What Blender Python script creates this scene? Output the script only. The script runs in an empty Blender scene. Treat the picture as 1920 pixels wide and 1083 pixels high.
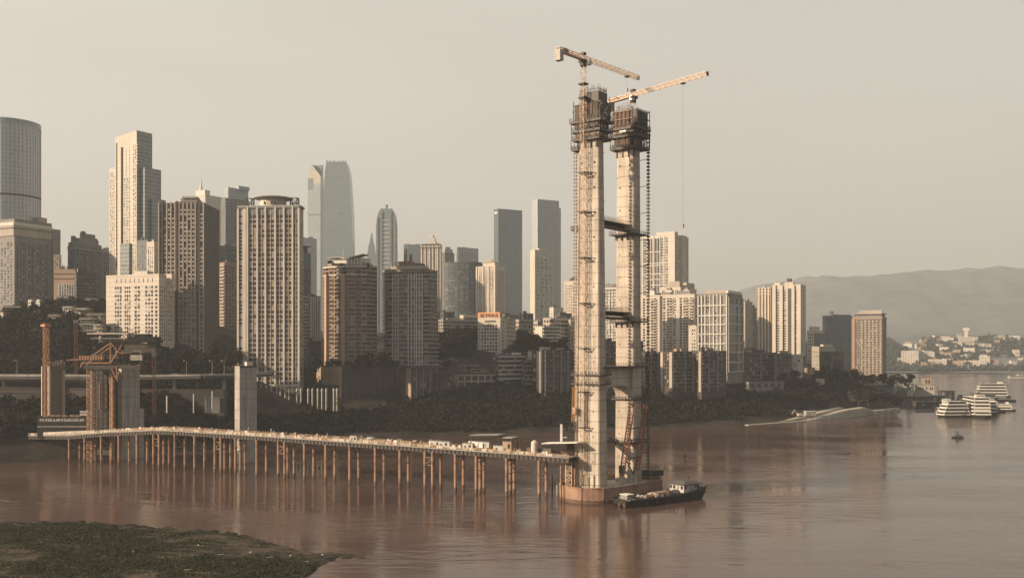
import bpy, math, random
import numpy as np
from mathutils import Vector, Matrix
random.seed(7); RNG = np.random.default_rng(7)
sc = bpy.context.scene; COL = sc.collection
# ------------------------------------------------------------------ camera, sky, sun, exposure
F, CX, HY, CH = 1850.0, 960.0, 655.0, 65.0          # focal length in photo pixels, principal column, horizon row, eye height
def X(px, Z): return (px - CX) / F * Z               # column at depth Z -> metres across
def HT(py, Z): return CH - (py - HY) / F * Z         # row at depth Z -> metres above the river
def ZW(py): return F * CH / (py - HY)                # depth of a water-line row
cam = bpy.data.objects.new('camera', bpy.data.cameras.new('camera')); COL.objects.link(cam)
cam.location = (0, 0, CH); cam.rotation_euler = (math.radians(90), 0, 0)
cam.data.sensor_width = 36; cam.data.lens = F / 1920 * 36; cam.data.shift_y = (HY - 541.5) / 1920
cam.data.clip_start = 1; cam.data.clip_end = 40000; sc.camera = cam
SUN_AZ = math.atan2(-0.38, -0.925)                    # direction towards the sun in the ground plane
SUN_EL = math.radians(21.5)
w = bpy.data.worlds.new('World'); sc.world = w; w.use_nodes = True
nt = w.node_tree; nt.nodes.clear()
sky = nt.nodes.new('ShaderNodeTexSky'); sky.sky_type = 'NISHITA'; sky.sun_disc = False
sky.sun_elevation = SUN_EL; sky.sun_rotation = math.pi/2 - SUN_AZ
sky.air_density = 1.2; sky.dust_density = 3.0; sky.ozone_density = 1.0
hs = nt.nodes.new('ShaderNodeHueSaturation'); hs.inputs['Saturation'].default_value = 0.35
mx = nt.nodes.new('ShaderNodeMix'); mx.data_type = 'RGBA'; mx.blend_type = 'MULTIPLY'; mx.inputs[0].default_value = 1.0
mx.inputs[7].default_value = (1.0, 0.95, 0.85, 1)
bg = nt.nodes.new('ShaderNodeBackground'); bg.inputs['Strength'].default_value = 0.15
wo = nt.nodes.new('ShaderNodeOutputWorld')
nt.links.new(sky.outputs[0], hs.inputs['Color']); nt.links.new(hs.outputs[0], mx.inputs[6])
mu = nt.nodes.new('ShaderNodeMix'); mu.data_type = 'RGBA'; mu.inputs[0].default_value = 0.7      # thick even haze overhead
tcw = nt.nodes.new('ShaderNodeTexCoord'); sxyz = nt.nodes.new('ShaderNodeSeparateXYZ'); nt.links.new(tcw.outputs['Generated'], sxyz.inputs[0])
cn = nt.nodes.new('ShaderNodeTexNoise'); cn.inputs['Scale'].default_value = 3.0; cn.inputs['Detail'].default_value = 5; cmap = nt.nodes.new('ShaderNodeMapping'); cmap.inputs['Scale'].default_value = (1, 1, 4)
nt.links.new(tcw.outputs['Generated'], cmap.inputs['Vector']); nt.links.new(cmap.outputs[0], cn.inputs['Vector'])     # faint uneven veils
zr = nt.nodes.new('ShaderNodeMath'); zr.operation = 'MULTIPLY_ADD'; zr.inputs[1].default_value = 0.5; nt.links.new(cn.outputs['Fac'], zr.inputs[0]); nt.links.new(sxyz.outputs[2], zr.inputs[2])
gr = nt.nodes.new('ShaderNodeValToRGB'); gr.color_ramp.elements[0].position = 0.22; gr.color_ramp.elements[1].position = 0.72
gr.color_ramp.elements[0].color = (0.76, 0.655, 0.565, 1); gr.color_ramp.elements[1].color = (0.89, 0.84, 0.73, 1)
nt.links.new(zr.outputs[0], gr.inputs[0])
gs = nt.nodes.new('ShaderNodeMix'); gs.data_type = 'RGBA'; gs.blend_type = 'MULTIPLY'; gs.inputs[0].default_value = 1.0; gs.inputs[7].default_value = (3.75, 3.68, 3.55, 1); nt.links.new(gr.outputs[0], gs.inputs[6]); nt.links.new(gs.outputs[2], mu.inputs[7]); nt.links.new(mx.outputs[2], mu.inputs[6])
# the half of the sky behind the viewpoint is dimmed and cooled to deepen the shaded walls
mr = nt.nodes.new('ShaderNodeMapRange'); mr.interpolation_type = 'SMOOTHSTEP'; mr.inputs[1].default_value = -0.75; mr.inputs[2].default_value = 0.35; mr.inputs[3].default_value = 0.0; mr.inputs[4].default_value = 1.0
nt.links.new(sxyz.outputs[1], mr.inputs[0]); vm = nt.nodes.new('ShaderNodeMix'); vm.data_type = 'RGBA'; vm.blend_type = 'MULTIPLY'; vm.inputs[0].default_value = 1.0
cm_ = nt.nodes.new('ShaderNodeMix'); cm_.data_type = 'RGBA'; cm_.inputs[6].default_value = (0.52, 0.59, 0.69, 1); cm_.inputs[7].default_value = (1, 1, 1, 1); nt.links.new(mr.outputs[0], cm_.inputs[0])
nt.links.new(mu.outputs[2], vm.inputs[6]); nt.links.new(cm_.outputs[2], vm.inputs[7])
xr_ = nt.nodes.new('ShaderNodeMapRange'); xr_.inputs[1].default_value = -0.5; xr_.inputs[2].default_value = 0.55; xr_.inputs[3].default_value = 1.02; xr_.inputs[4].default_value = 0.80      # brighter towards the sun
nt.links.new(sxyz.outputs[0], xr_.inputs[0]); xm = nt.nodes.new('ShaderNodeMix'); xm.data_type = 'RGBA'; xm.blend_type = 'MULTIPLY'; xm.inputs[0].default_value = 1.0
nt.links.new(vm.outputs[2], xm.inputs[6]); nt.links.new(xr_.outputs[0], xm.inputs[7])
nt.links.new(xm.outputs[2], bg.inputs['Color']); nt.links.new(bg.outputs[0], wo.inputs['Surface'])
sun = bpy.data.objects.new('sun', bpy.data.lights.new('sun', 'SUN')); COL.objects.link(sun)
sun.data.energy = 5.0; sun.data.angle = math.radians(0.5); sun.data.color = (1.0, 0.79, 0.56)
sd = Vector((math.cos(SUN_AZ)*math.cos(SUN_EL), math.sin(SUN_AZ)*math.cos(SUN_EL), math.sin(SUN_EL)))
sun.rotation_euler = sd.to_track_quat('Z', 'Y').to_euler(); sun.location = (-300, -200, 400)
sc.view_settings.view_transform = 'Standard'; sc.view_settings.look = 'None'
sc.view_settings.exposure = 0.74; sc.view_settings.gamma = 1.0
sc.cycles.use_denoising = True
sc.cycles.max_bounces = 6; sc.cycles.diffuse_bounces = 2; sc.cycles.glossy_bounces = 3; sc.cycles.volume_bounces = 1
HAZE = 0.00012

# ------------------------------------------------------------------ materials
def _mat(name):
    m = bpy.data.materials.new(name); m.use_nodes = True
    return m, m.node_tree, m.node_tree.nodes['Principled BSDF']
def _n(t, typ, **kw):
    n = t.nodes.new(typ)
    for k, v in kw.items(): setattr(n, k, v)
    return n
def _math(t, op, a, b=None, clamp=False):
    n = t.nodes.new('ShaderNodeMath'); n.operation = op; n.use_clamp = clamp
    for i, v in enumerate((a, b)):
        if v is None: continue
        if isinstance(v, (int, float)): n.inputs[i].default_value = v
        else: t.links.new(v, n.inputs[i])
    return n.outputs[0]
def _mixc(t, fac, a, b, blend='MIX'):
    n = t.nodes.new('ShaderNodeMix'); n.data_type = 'RGBA'; n.blend_type = blend
    for i, v in ((0, fac), (6, a), (7, b)):
        if isinstance(v, (int, float)): n.inputs[i].default_value = v
        elif isinstance(v, (tuple, list)): n.inputs[i].default_value = (*v[:3], 1)
        else: t.links.new(v, n.inputs[i])
    return n.outputs[2]
def sc3(c, k): return tuple(min(1, v*k) for v in c)
def wall(name, col, var=0.25, streak=0.25, scale=0.12, rough=0.85, joints=0.0, jh=3.0):
    """painted or bare wall: blotches, rain streaks, optional horizontal joints"""
    m, t, p = _mat(name)
    tc = _n(t, 'ShaderNodeTexCoord')
    n1 = _n(t, 'ShaderNodeTexNoise'); n1.inputs['Scale'].default_value = scale; n1.inputs['Detail'].default_value = 6
    t.links.new(tc.outputs['Object'], n1.inputs['Vector'])
    mp = _n(t, 'ShaderNodeMapping'); mp.inputs['Scale'].default_value = (0.9, 0.9, 0.05)
    t.links.new(tc.outputs['Object'], mp.inputs['Vector'])
    n2 = _n(t, 'ShaderNodeTexNoise'); n2.inputs['Scale'].default_value = 1.0; n2.inputs['Detail'].default_value = 4
    t.links.new(mp.outputs[0], n2.inputs['Vector'])
    f1 = _math(t, 'MULTIPLY_ADD', n1.outputs['Fac'], 2.0); t.nodes[-1].inputs[2].default_value = -0.5; t.nodes[-1].use_clamp = True
    c = _mixc(t, f1, sc3(col, 1 - var), sc3(col, 1 + var*0.6))
    r = _n(t, 'ShaderNodeValToRGB'); r.color_ramp.elements[0].position = 0.42; r.color_ramp.elements[1].position = 0.72
    t.links.new(n2.outputs['Fac'], r.inputs[0])
    c = _mixc(t, _math(t, 'MULTIPLY', r.outputs[0], streak), c, sc3(col, 0.35))
    if joints:
        sp = _n(t, 'ShaderNodeSeparateXYZ'); t.links.new(tc.outputs['Object'], sp.inputs[0])
        fr = _math(t, 'FRACT', _math(t, 'DIVIDE', sp.outputs[2], jh))
        c = _mixc(t, _math(t, 'MULTIPLY', _math(t, 'LESS_THAN', fr, 0.10), joints), c, sc3(col, 0.3))
    t.links.new(c, p.inputs['Base Color']); p.inputs['Roughness'].default_value = rough
    bp = _n(t, 'ShaderNodeBump'); bp.inputs['Strength'].default_value = 0.15; bp.inputs['Distance'].default_value = 0.3
    t.links.new(n1.outputs['Fac'], bp.inputs['Height']); t.links.new(bp.outputs[0], p.inputs['Normal'])
    return m
def glass(name, col, light=(0.30, 0.27, 0.24), share=0.16, rough=0.12):
    """window panes: dark glass, a share of them curtained, each pane its own tone"""
    m, t, p = _mat(name)
    oi = _n(t, 'ShaderNodeObjectInfo'); ge = _n(t, 'ShaderNodeNewGeometry')
    rnd = _math(t, 'FRACT', _math(t, 'ADD', oi.outputs['Random'], ge.outputs['Random Per Island']))
    c = _mixc(t, rnd, sc3(col, 0.5), sc3(col, 1.7))
    c = _mixc(t, _math(t, 'LESS_THAN', _math(t, 'FRACT', _math(t, 'MULTIPLY', rnd, 7.31)), share), c, light)
    t.links.new(c, p.inputs['Base Color']); p.inputs['Roughness'].default_value = rough
    p.inputs['Specular IOR Level'].default_value = 0.5
    return m
def curtain(name, col, line, fh=4.0, fw=3.0, k=0.22, kv=0.12, rough=0.18, spec=0.5, var=0.25):
    """curtain wall: spandrel lines every storey, mullions, panes of slightly different tone"""
    m, t, p = _mat(name)
    tc = _n(t, 'ShaderNodeTexCoord'); sp = _n(t, 'ShaderNodeSeparateXYZ'); t.links.new(tc.outputs['Object'], sp.inputs[0])
    zf = _math(t, 'DIVIDE', sp.outputs[2], fh); hf = _math(t, 'DIVIDE', _math(t, 'ADD', sp.outputs[0], sp.outputs[1]), fw)
    a = _math(t, 'LESS_THAN', _math(t, 'FRACT', zf), k); b = _math(t, 'LESS_THAN', _math(t, 'FRACT', hf), kv)
    cb = _n(t, 'ShaderNodeCombineXYZ'); t.links.new(_math(t, 'FLOOR', zf), cb.inputs[0]); t.links.new(_math(t, 'FLOOR', hf), cb.inputs[1])
    wn = _n(t, 'ShaderNodeTexWhiteNoise'); t.links.new(cb.outputs[0], wn.inputs['Vector'])
    n1 = _n(t, 'ShaderNodeTexNoise'); n1.inputs['Scale'].default_value = 0.03; t.links.new(tc.outputs['Object'], n1.inputs['Vector'])
    c = _mixc(t, wn.outputs['Value'], sc3(col, 1 - var), sc3(col, 1 + var))
    c = _mixc(t, _math(t, 'MULTIPLY', n1.outputs['Fac'], 0.5), c, sc3(col, 0.6))
    c = _mixc(t, _math(t, 'MAXIMUM', a, b), c, line)
    t.links.new(c, p.inputs['Base Color']); p.inputs['Roughness'].default_value = rough
    p.inputs['Specular IOR Level'].default_value = spec
    return m
def metal(name, col, rust=(0.16, 0.06, 0.03), amt=0.5, scale=0.6, rough=0.6, metallic=0.0):
    m, t, p = _mat(name)
    tc = _n(t, 'ShaderNodeTexCoord'); n1 = _n(t, 'ShaderNodeTexNoise')
    n1.inputs['Scale'].default_value = scale; n1.inputs['Detail'].default_value = 7
    t.links.new(tc.outputs['Object'], n1.inputs['Vector'])
    r = _n(t, 'ShaderNodeValToRGB'); r.color_ramp.elements[0].position = 0.45; r.color_ramp.elements[1].position = 0.68
    t.links.new(n1.outputs['Fac'], r.inputs[0])
    c = _mixc(t, _math(t, 'MULTIPLY', r.outputs[0], amt), col, rust)
    t.links.new(c, p.inputs['Base Color']); p.inputs['Roughness'].default_value = rough; p.inputs['Metallic'].default_value = metallic
    return m
def leafmat(name, a, b):
    m, t, p = _mat(name)
    ge = _n(t, 'ShaderNodeNewGeometry'); n1 = _n(t, 'ShaderNodeTexNoise'); n1.inputs['Scale'].default_value = 0.08
    t.links.new(ge.outputs['Position'], n1.inputs['Vector'])
    f = _math(t, 'ADD', _math(t, 'MULTIPLY', ge.outputs['Random Per Island'], 0.6), _math(t, 'MULTIPLY', n1.outputs['Fac'], 0.4))
    t.links.new(_mixc(t, f, a, b), p.inputs['Base Color']); p.inputs['Roughness'].default_value = 0.9
    p.inputs['Specular IOR Level'].default_value = 0.1
    return m
M = {}
def M_(k, m): M[k] = m
M_('conc', wall('bare_concrete', (0.47, 0.40, 0.33), 0.34, 0.5, 0.10, joints=0.5, jh=4.6))
M_('conc_grey', wall('grey_concrete', (0.37, 0.335, 0.295), 0.26, 0.6, 0.14, joints=0.3, jh=6.0))
M_('steel_dark', metal('dark_formwork_steel', (0.035, 0.028, 0.024), (0.09, 0.04, 0.02), 0.6, 0.35))
M_('formpanel', metal('formwork_panels', (0.052, 0.037, 0.030), (0.03, 0.02, 0.018), 0.8, 0.3))
M_('net', metal('brown_safety_net', (0.095, 0.062, 0.045), (0.04, 0.026, 0.02), 0.7, 0.25, 0.9))
M_('crane', metal('orange_crane_paint', (0.48, 0.36, 0.25), (0.28, 0.15, 0.08), 0.5, 0.5))
M_('cranepale', metal('pale_crane_paint', (0.70, 0.50, 0.34), (0.36, 0.18, 0.10), 0.35, 0.4))
M_('orange', metal('orange_site_steel', (0.42, 0.20, 0.09), (0.16, 0.06, 0.03), 0.5, 0.4))
M_('pile', metal('rusty_pile_steel', (0.29, 0.175, 0.115), (0.10, 0.05, 0.03), 0.85, 0.35, 0.85))
def tide(m, z=3.2, k=0.42):
    t = m.node_tree; p = t.nodes['Principled BSDF']; src = p.inputs['Base Color'].links[0].from_socket; ge = _n(t, 'ShaderNodeNewGeometry'); sp = _n(t, 'ShaderNodeSeparateXYZ'); t.links.new(ge.outputs['Position'], sp.inputs[0])
    no = _n(t, 'ShaderNodeTexNoise'); no.inputs['Scale'].default_value = 0.8; t.links.new(ge.outputs['Position'], no.inputs['Vector'])
    f = _math(t, 'LESS_THAN', _math(t, 'ADD', sp.outputs[2], _math(t, 'MULTIPLY', no.outputs['Fac'], 2.4)), z)
    c = _mixc(t, f, (1,1,1), (k, k*0.95, k*0.9)); t.links.new(_mixc(t, 1.0, src, c, 'MULTIPLY'), p.inputs['Base Color'])
tide(M['pile'])
M_('coffer', metal('rusty_cofferdam_plate', (0.29, 0.17, 0.11), (0.12, 0.06, 0.04), 0.8, 0.12, 0.7))
M_('gantry', metal('brown_gantry_steel', (0.30, 0.155, 0.08), (0.12, 0.05, 0.03), 0.6, 0.4))
M_('dull', wall('dull_white_paint', (0.46, 0.43, 0.39), 0.25, 0.35, 0.5))
M_('redsteel', metal('red_leader_steel', (0.22, 0.075, 0.035), (0.08, 0.03, 0.02), 0.5, 0.4))
M_('whitepaint', wall('white_paint', (0.68, 0.64, 0.58), 0.15, 0.2, 0.4, 0.6))
M_('black', metal('black_hull_paint', (0.018, 0.019, 0.018), (0.05, 0.03, 0.02), 0.6, 0.3, 0.5))
M['black'].node_tree.nodes['Principled BSDF'].inputs['Specular IOR Level'].default_value = 0.15
M_('rope', metal('dark_cable', (0.03, 0.025, 0.02), amt=0.1))
tide(M['coffer'], 2.4, 0.5)
M_('win', glass('dark_window_glass', (0.018, 0.017, 0.017), share=0.18, rough=0.2))
M_('winw', glass('warm_window_glass', (0.036, 0.023, 0.018), (0.26, 0.21, 0.17), 0.22, 0.2))
M_('wing', glass('grey_window_glass', (0.05, 0.052, 0.055), (0.22, 0.20, 0.18), 0.2))
M_('winpale', glass('hazy_window_glass', (0.10, 0.095, 0.09), (0.3, 0.27, 0.24), 0.15, 0.25))
M_('cream', wall('cream_tiles', (0.52, 0.455, 0.385), 0.14, 0.22, 0.06))
M_('creamj', wall('cream_tiles_jointed', (0.55, 0.48, 0.405), 0.12, 0.2, 0.06, joints=0.55, jh=3.8))
M_('beige', wall('beige_render', (0.38, 0.325, 0.275), 0.18, 0.3, 0.07))
M_('white', wall('white_render', (0.58, 0.54, 0.485), 0.14, 0.25, 0.07))
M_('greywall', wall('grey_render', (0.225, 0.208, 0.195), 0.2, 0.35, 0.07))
M_('brown', wall('brown_tiles', (0.16, 0.105, 0.080), 0.15, 0.2, 0.07))
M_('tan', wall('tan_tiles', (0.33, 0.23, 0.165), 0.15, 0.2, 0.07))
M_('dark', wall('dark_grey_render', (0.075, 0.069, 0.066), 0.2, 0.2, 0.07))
M_('shade', wall('shaded_wall', (0.040, 0.033, 0.029), 0.3, 0.3, 0.1))  # base colour darkened so the terrace walls look shaded
M_('post', wall('post_stone', (0.36, 0.32, 0.27), 0.25, 0.4, 0.4))
M_('taupe', wall('taupe_tiles', (0.25, 0.20, 0.165), 0.15, 0.25, 0.07))
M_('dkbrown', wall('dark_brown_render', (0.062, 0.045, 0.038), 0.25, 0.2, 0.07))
M_('slate', wall('blue_grey_render', (0.15, 0.165, 0.17), 0.12, 0.15, 0.05))
M_('roof', wall('roof_felt', (0.10, 0.09, 0.085), 0.3, 0.1, 0.2))
M_('sign', wall('orange_sign_board', (0.62, 0.30, 0.13), 0.15, 0.1, 0.3))
M_('road', wall('asphalt', (0.07, 0.065, 0.06), 0.2, 0.1, 0.2))
M_('stone', wall('river_stone', (0.44, 0.38, 0.31), 0.3, 0.5, 0.25))
M_('leaf', leafmat('bank_foliage', (0.008, 0.009, 0.007), (0.026, 0.026, 0.018)))
M_('leaf2', leafmat('tree_foliage', (0.009, 0.011, 0.008), (0.030, 0.032, 0.021)))
M_('grass', leafmat('grass_blades', (0.014, 0.018, 0.009), (0.052, 0.054, 0.028)))
M_('bark', wall('bark', (0.06, 0.045, 0.035), 0.3, 0.2, 0.8))

# ------------------------------------------------------------------ mesh helpers
class MB:
    def __init__(s): s.v = []; s.f = []
    def add(s, vs, fs):
        k = len(s.v); s.v += [tuple(v) for v in vs]; s.f += [tuple(i + k for i in f) for f in fs]; return s
    def box(s, x0, x1, y0, y1, z0, z1):
        return s.add([(x0,y0,z0),(x1,y0,z0),(x1,y1,z0),(x0,y1,z0),(x0,y0,z1),(x1,y0,z1),(x1,y1,z1),(x0,y1,z1)],
                     [(0,3,2,1),(4,5,6,7),(0,1,5,4),(1,2,6,5),(2,3,7,6),(3,0,4,7)])
    def fbox(s, f, u0, u1, n0, n1, z0, z1):
        """box on a wall face f = (ox, oy, dx, dy, length): u along it, n outward"""
        ox, oy, dx, dy = f[:4]; nx, ny = dy, -dx
        P = lambda u, n, z: (ox + dx*u + nx*n, oy + dy*u + ny*n, z)
        return s.add([P(u0,n0,z0),P(u1,n0,z0),P(u1,n1,z0),P(u0,n1,z0),P(u0,n0,z1),P(u1,n0,z1),P(u1,n1,z1),P(u0,n1,z1)],
                     [(0,1,2,3),(7,6,5,4),(0,4,5,1),(1,5,6,2),(2,6,7,3),(3,7,4,0)])
    def beam(s, p, q, w, h=None):
        p, q = Vector(p), Vector(q); h = h or w; d = (q - p)
        if d.length < 1e-6: return s
        d.normalize(); up = Vector((0,0,1)) if abs(d.z) < 0.95 else Vector((0,1,0))
        a = d.cross(up).normalized() * w/2; b = a.cross(d).normalized() * h/2
        return s.add([p-a-b, p+a-b, p+a+b, p-a+b, q-a-b, q+a-b, q+a+b, q-a+b],
                     [(0,1,2,3),(7,6,5,4),(0,4,5,1),(1,5,6,2),(2,6,7,3),(3,7,4,0)])
    def tube(s, p, q, r, n=8, r2=None, cap=True):
        p, q = Vector(p), Vector(q); d = (q-p).normalized(); r2 = r if r2 is None else r2
        up = Vector((0,0,1)) if abs(d.z) < 0.95 else Vector((0,1,0))
        a = d.cross(up).normalized(); b = d.cross(a).normalized()
        vs = [p + (a*math.cos(t)+b*math.sin(t))*r for t in (i*2*math.pi/n for i in range(n))] + \
             [q + (a*math.cos(t)+b*math.sin(t))*r2 for t in (i*2*math.pi/n for i in range(n))]
        fs = [(i, n+i, n+(i+1)%n, (i+1)%n) for i in range(n)]
        if cap: fs += [tuple(range(n)), tuple(range(2*n-1, n-1, -1))]
        return s.add(vs, fs)
    def prism(s, poly, z0, z1, poly2=None):
        n = len(poly); poly2 = poly2 or poly
        vs = [(x, y, z0) for x, y in poly] + [(x, y, z1) for x, y in poly2]
        return s.add(vs, [tuple(range(n-1,-1,-1)), tuple(range(n, 2*n))] + [(i, (i+1)%n, n+(i+1)%n, n+i) for i in range(n)])
    def lattice(s, p, q, w, h, seg, bar, up=(0,0,1), tri=False):
        """square (or triangular) lattice girder from p to q"""
        p, q = Vector(p), Vector(q); d = q - p; L = d.length; d.normalize(); up = Vector(up)
        an = d.cross(up).normalized(); a = an*w/2; b = an.cross(d).normalized()*h
        if abs(d.z) > 0.9: cs = [-a-b/2, a-b/2, a+b/2, -a+b/2]
        else: cs = [-a, a, b] if tri else [-a, a, a+b, -a+b]
        m = len(cs)
        for c in cs: s.beam(p+c, q+c, bar*1.5)
        for k in range(seg):
            t0, t1 = p + d*(L*k/seg), p + d*(L*(k+1)/seg)
            for i in range(m):
                c, e = cs[i], cs[(i+1)%m]
                s.beam(t0+c, t0+e, bar)
                s.beam((t0+c) if k % 2 else (t0+e), (t1+e) if k % 2 else (t1+c), bar)
        for i in range(m): s.beam(q+cs[i], q+cs[(i+1)%m], bar)
        return s
    def mesh(s, name, m=None, smooth=False):
        me = bpy.data.meshes.new(name); me.from_pydata(s.v, [], s.f)
        if smooth: me.polygons.foreach_set('use_smooth', [True]*len(me.polygons))
        if m: me.materials.append(m)
        return me
    def build(s, name, m, parent=None, smooth=False, loc=None):
        if not s.v: return None
        o = bpy.data.objects.new(name, s.mesh(name, m, smooth)); COL.objects.link(o)
        if parent: o.parent = parent
        if loc: o.location = loc
        return o
def tag(o, label=None, cat=None, group=None, kind=None):
    for k, v in (('label', label), ('category', cat), ('group', group), ('kind', kind)):
        if v: o[k] = v
    return o
def thing(name, label, cat, loc=(0,0,0), rz=0.0, group=None):
    o = bpy.data.objects.new(name, None); COL.objects.link(o); o.location = loc; o.rotation_euler = (0,0,rz)
    o.empty_display_size = 0.5
    return tag(o, label, cat, group)
def struct(o): return tag(o, kind='structure')
def dup(root, loc, rz=0.0, scale=1.0, label=None, group=None):
    r = root.copy(); COL.objects.link(r); r.location = loc; r.rotation_euler = (0,0,rz); r.scale = (scale,)*3 if not isinstance(scale, tuple) else scale
    if label: r['label'] = label
    if group: r['group'] = group
    for ch in root.children:
        c = ch.copy(); COL.objects.link(c); c.parent = r
        for g in ch.children:
            d = g.copy(); COL.objects.link(d); d.parent = c
    return r
def quads_mesh(name, P, S, m, flat=0.0, aspect=1.0):
    """many leaf-sized quads at points P (n,3) with sizes S (n)"""
    n = len(P); A = RNG.normal(size=(n,3)); A[:,2] *= (1-flat); A /= np.linalg.norm(A,axis=1)[:,None]
    B = RNG.normal(size=(n,3)); B[:,2] *= (1-flat); B -= A*(A*B).sum(1)[:,None]; B /= np.linalg.norm(B,axis=1)[:,None]
    S = S[:,None]; V = np.stack([P-A*S-B*S*aspect, P+A*S-B*S*aspect, P+A*S+B*S*aspect, P-A*S+B*S*aspect],1).reshape(-1,3)
    me = bpy.data.meshes.new(name); me.vertices.add(4*n); me.vertices.foreach_set('co', V.ravel().astype('f'))
    me.loops.add(4*n); me.loops.foreach_set('vertex_index', np.arange(4*n, dtype='i'))
    me.polygons.add(n); me.polygons.foreach_set('loop_start', np.arange(0,4*n,4,dtype='i'))
    try: me.polygons.foreach_set('loop_total', np.full(n,4,dtype='i'))
    except Exception: pass
    me.update(); me.validate(); me.materials.append(m); return me
def crown_pts(n, rx, rz, cz, lobes=7):
    """points over a crown made of several lobes"""
    out = []
    for k in range(lobes):
        c = RNG.normal(size=3)*np.array([rx*0.42, rx*0.42, rz*0.36]); r = RNG.uniform(0.35, 0.6)
        d = RNG.normal(size=(n//lobes,3)); d /= np.linalg.norm(d,axis=1)[:,None]
        rad = RNG.uniform(0.55, 1.0, (n//lobes,1))**0.6
        out.append(c + d*rad*np.array([rx, rx, rz])*r)
    P = np.concatenate(out); P[:,2] += cz; return P
def grid_mesh(name, xs, ys, hf, m, smooth=True):
    gx, gy = np.meshgrid(xs, ys); h = hf(gx, gy); V = np.stack([gx, gy, h], -1).reshape(-1,3)
    nx, ny = len(xs), len(ys); i = np.arange(nx-1)[None,:] + nx*np.arange(ny-1)[:,None]; i = i.ravel()
    fs = np.stack([i, i+1, i+1+nx, i+nx], 1)
    me = bpy.data.meshes.new(name); me.from_pydata(V.tolist(), [], fs.tolist())
    me.polygons.foreach_set('use_smooth', [smooth]*len(me.polygons)); me.materials.append(m)
    o = bpy.data.objects.new(name, me); COL.objects.link(o); return o
def vnoise(x, y, s, seed=0):
    """cheap smooth noise in -1..1"""
    r = np.random.default_rng(seed); a = 0
    for k in range(7):
        th = r.uniform(0, 6.28); f = s*r.uniform(0.5, 1.9); a = a + np.sin((x*np.cos(th)+y*np.sin(th))*f + r.uniform(0, 6.28))
    return a/3.2

def lin(a, b, n): return [a + (b-a)*i/(n-1) for i in range(n)] if n > 1 else [(a+b)/2]
# ------------------------------------------------------------------ setting: water, banks, hills, haze
def soil_mat(name, a, b, c2, s1=0.05, s2=0.6):
    m, t, p = _mat(name); ge = _n(t, 'ShaderNodeNewGeometry')
    n1 = _n(t, 'ShaderNodeTexNoise'); n1.inputs['Scale'].default_value = s1; n1.inputs['Detail'].default_value = 8
    n2 = _n(t, 'ShaderNodeTexNoise'); n2.inputs['Scale'].default_value = s2; n2.inputs['Detail'].default_value = 6
    for n in (n1, n2): t.links.new(ge.outputs['Position'], n.inputs['Vector'])
    r = _n(t, 'ShaderNodeValToRGB'); r.color_ramp.elements[0].position = 0.42; r.color_ramp.elements[1].position = 0.58
    t.links.new(n1.outputs['Fac'], r.inputs[0]); r2 = _n(t, 'ShaderNodeValToRGB')
    r2.color_ramp.elements[0].position = 0.5; r2.color_ramp.elements[1].position = 0.7; t.links.new(n2.outputs['Fac'], r2.inputs[0])
    c = _mixc(t, r.outputs[0], a, b); c = _mixc(t, _math(t, 'MULTIPLY', r2.outputs[0], 0.6), c, c2)
    t.links.new(c, p.inputs['Base Color']); p.inputs['Roughness'].default_value = 0.95; p.inputs['Specular IOR Level'].default_value = 0.15
    bp = _n(t, 'ShaderNodeBump'); bp.inputs['Strength'].default_value = 0.6; bp.inputs['Distance'].default_value = 0.8
    t.links.new(n2.outputs['Fac'], bp.inputs['Height']); t.links.new(bp.outputs[0], p.inputs['Normal']); return m
M['bank'] = soil_mat('bank_soil', (0.018, 0.015, 0.012), (0.045, 0.034, 0.027), (0.012, 0.012, 0.009))
M['meadow'] = soil_mat('meadow_soil', (0.022, 0.020, 0.013), (0.070, 0.051, 0.040), (0.100, 0.074, 0.058), 0.07, 0.45)
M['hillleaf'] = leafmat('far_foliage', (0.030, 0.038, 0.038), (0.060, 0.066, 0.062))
M['hillmat'] = soil_mat('wooded_hill', (0.125, 0.132, 0.136), (0.155, 0.158, 0.155), (0.095, 0.104, 0.108), 0.006, 0.03)  # pale blue-grey colour carries part of the distance haze
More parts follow.
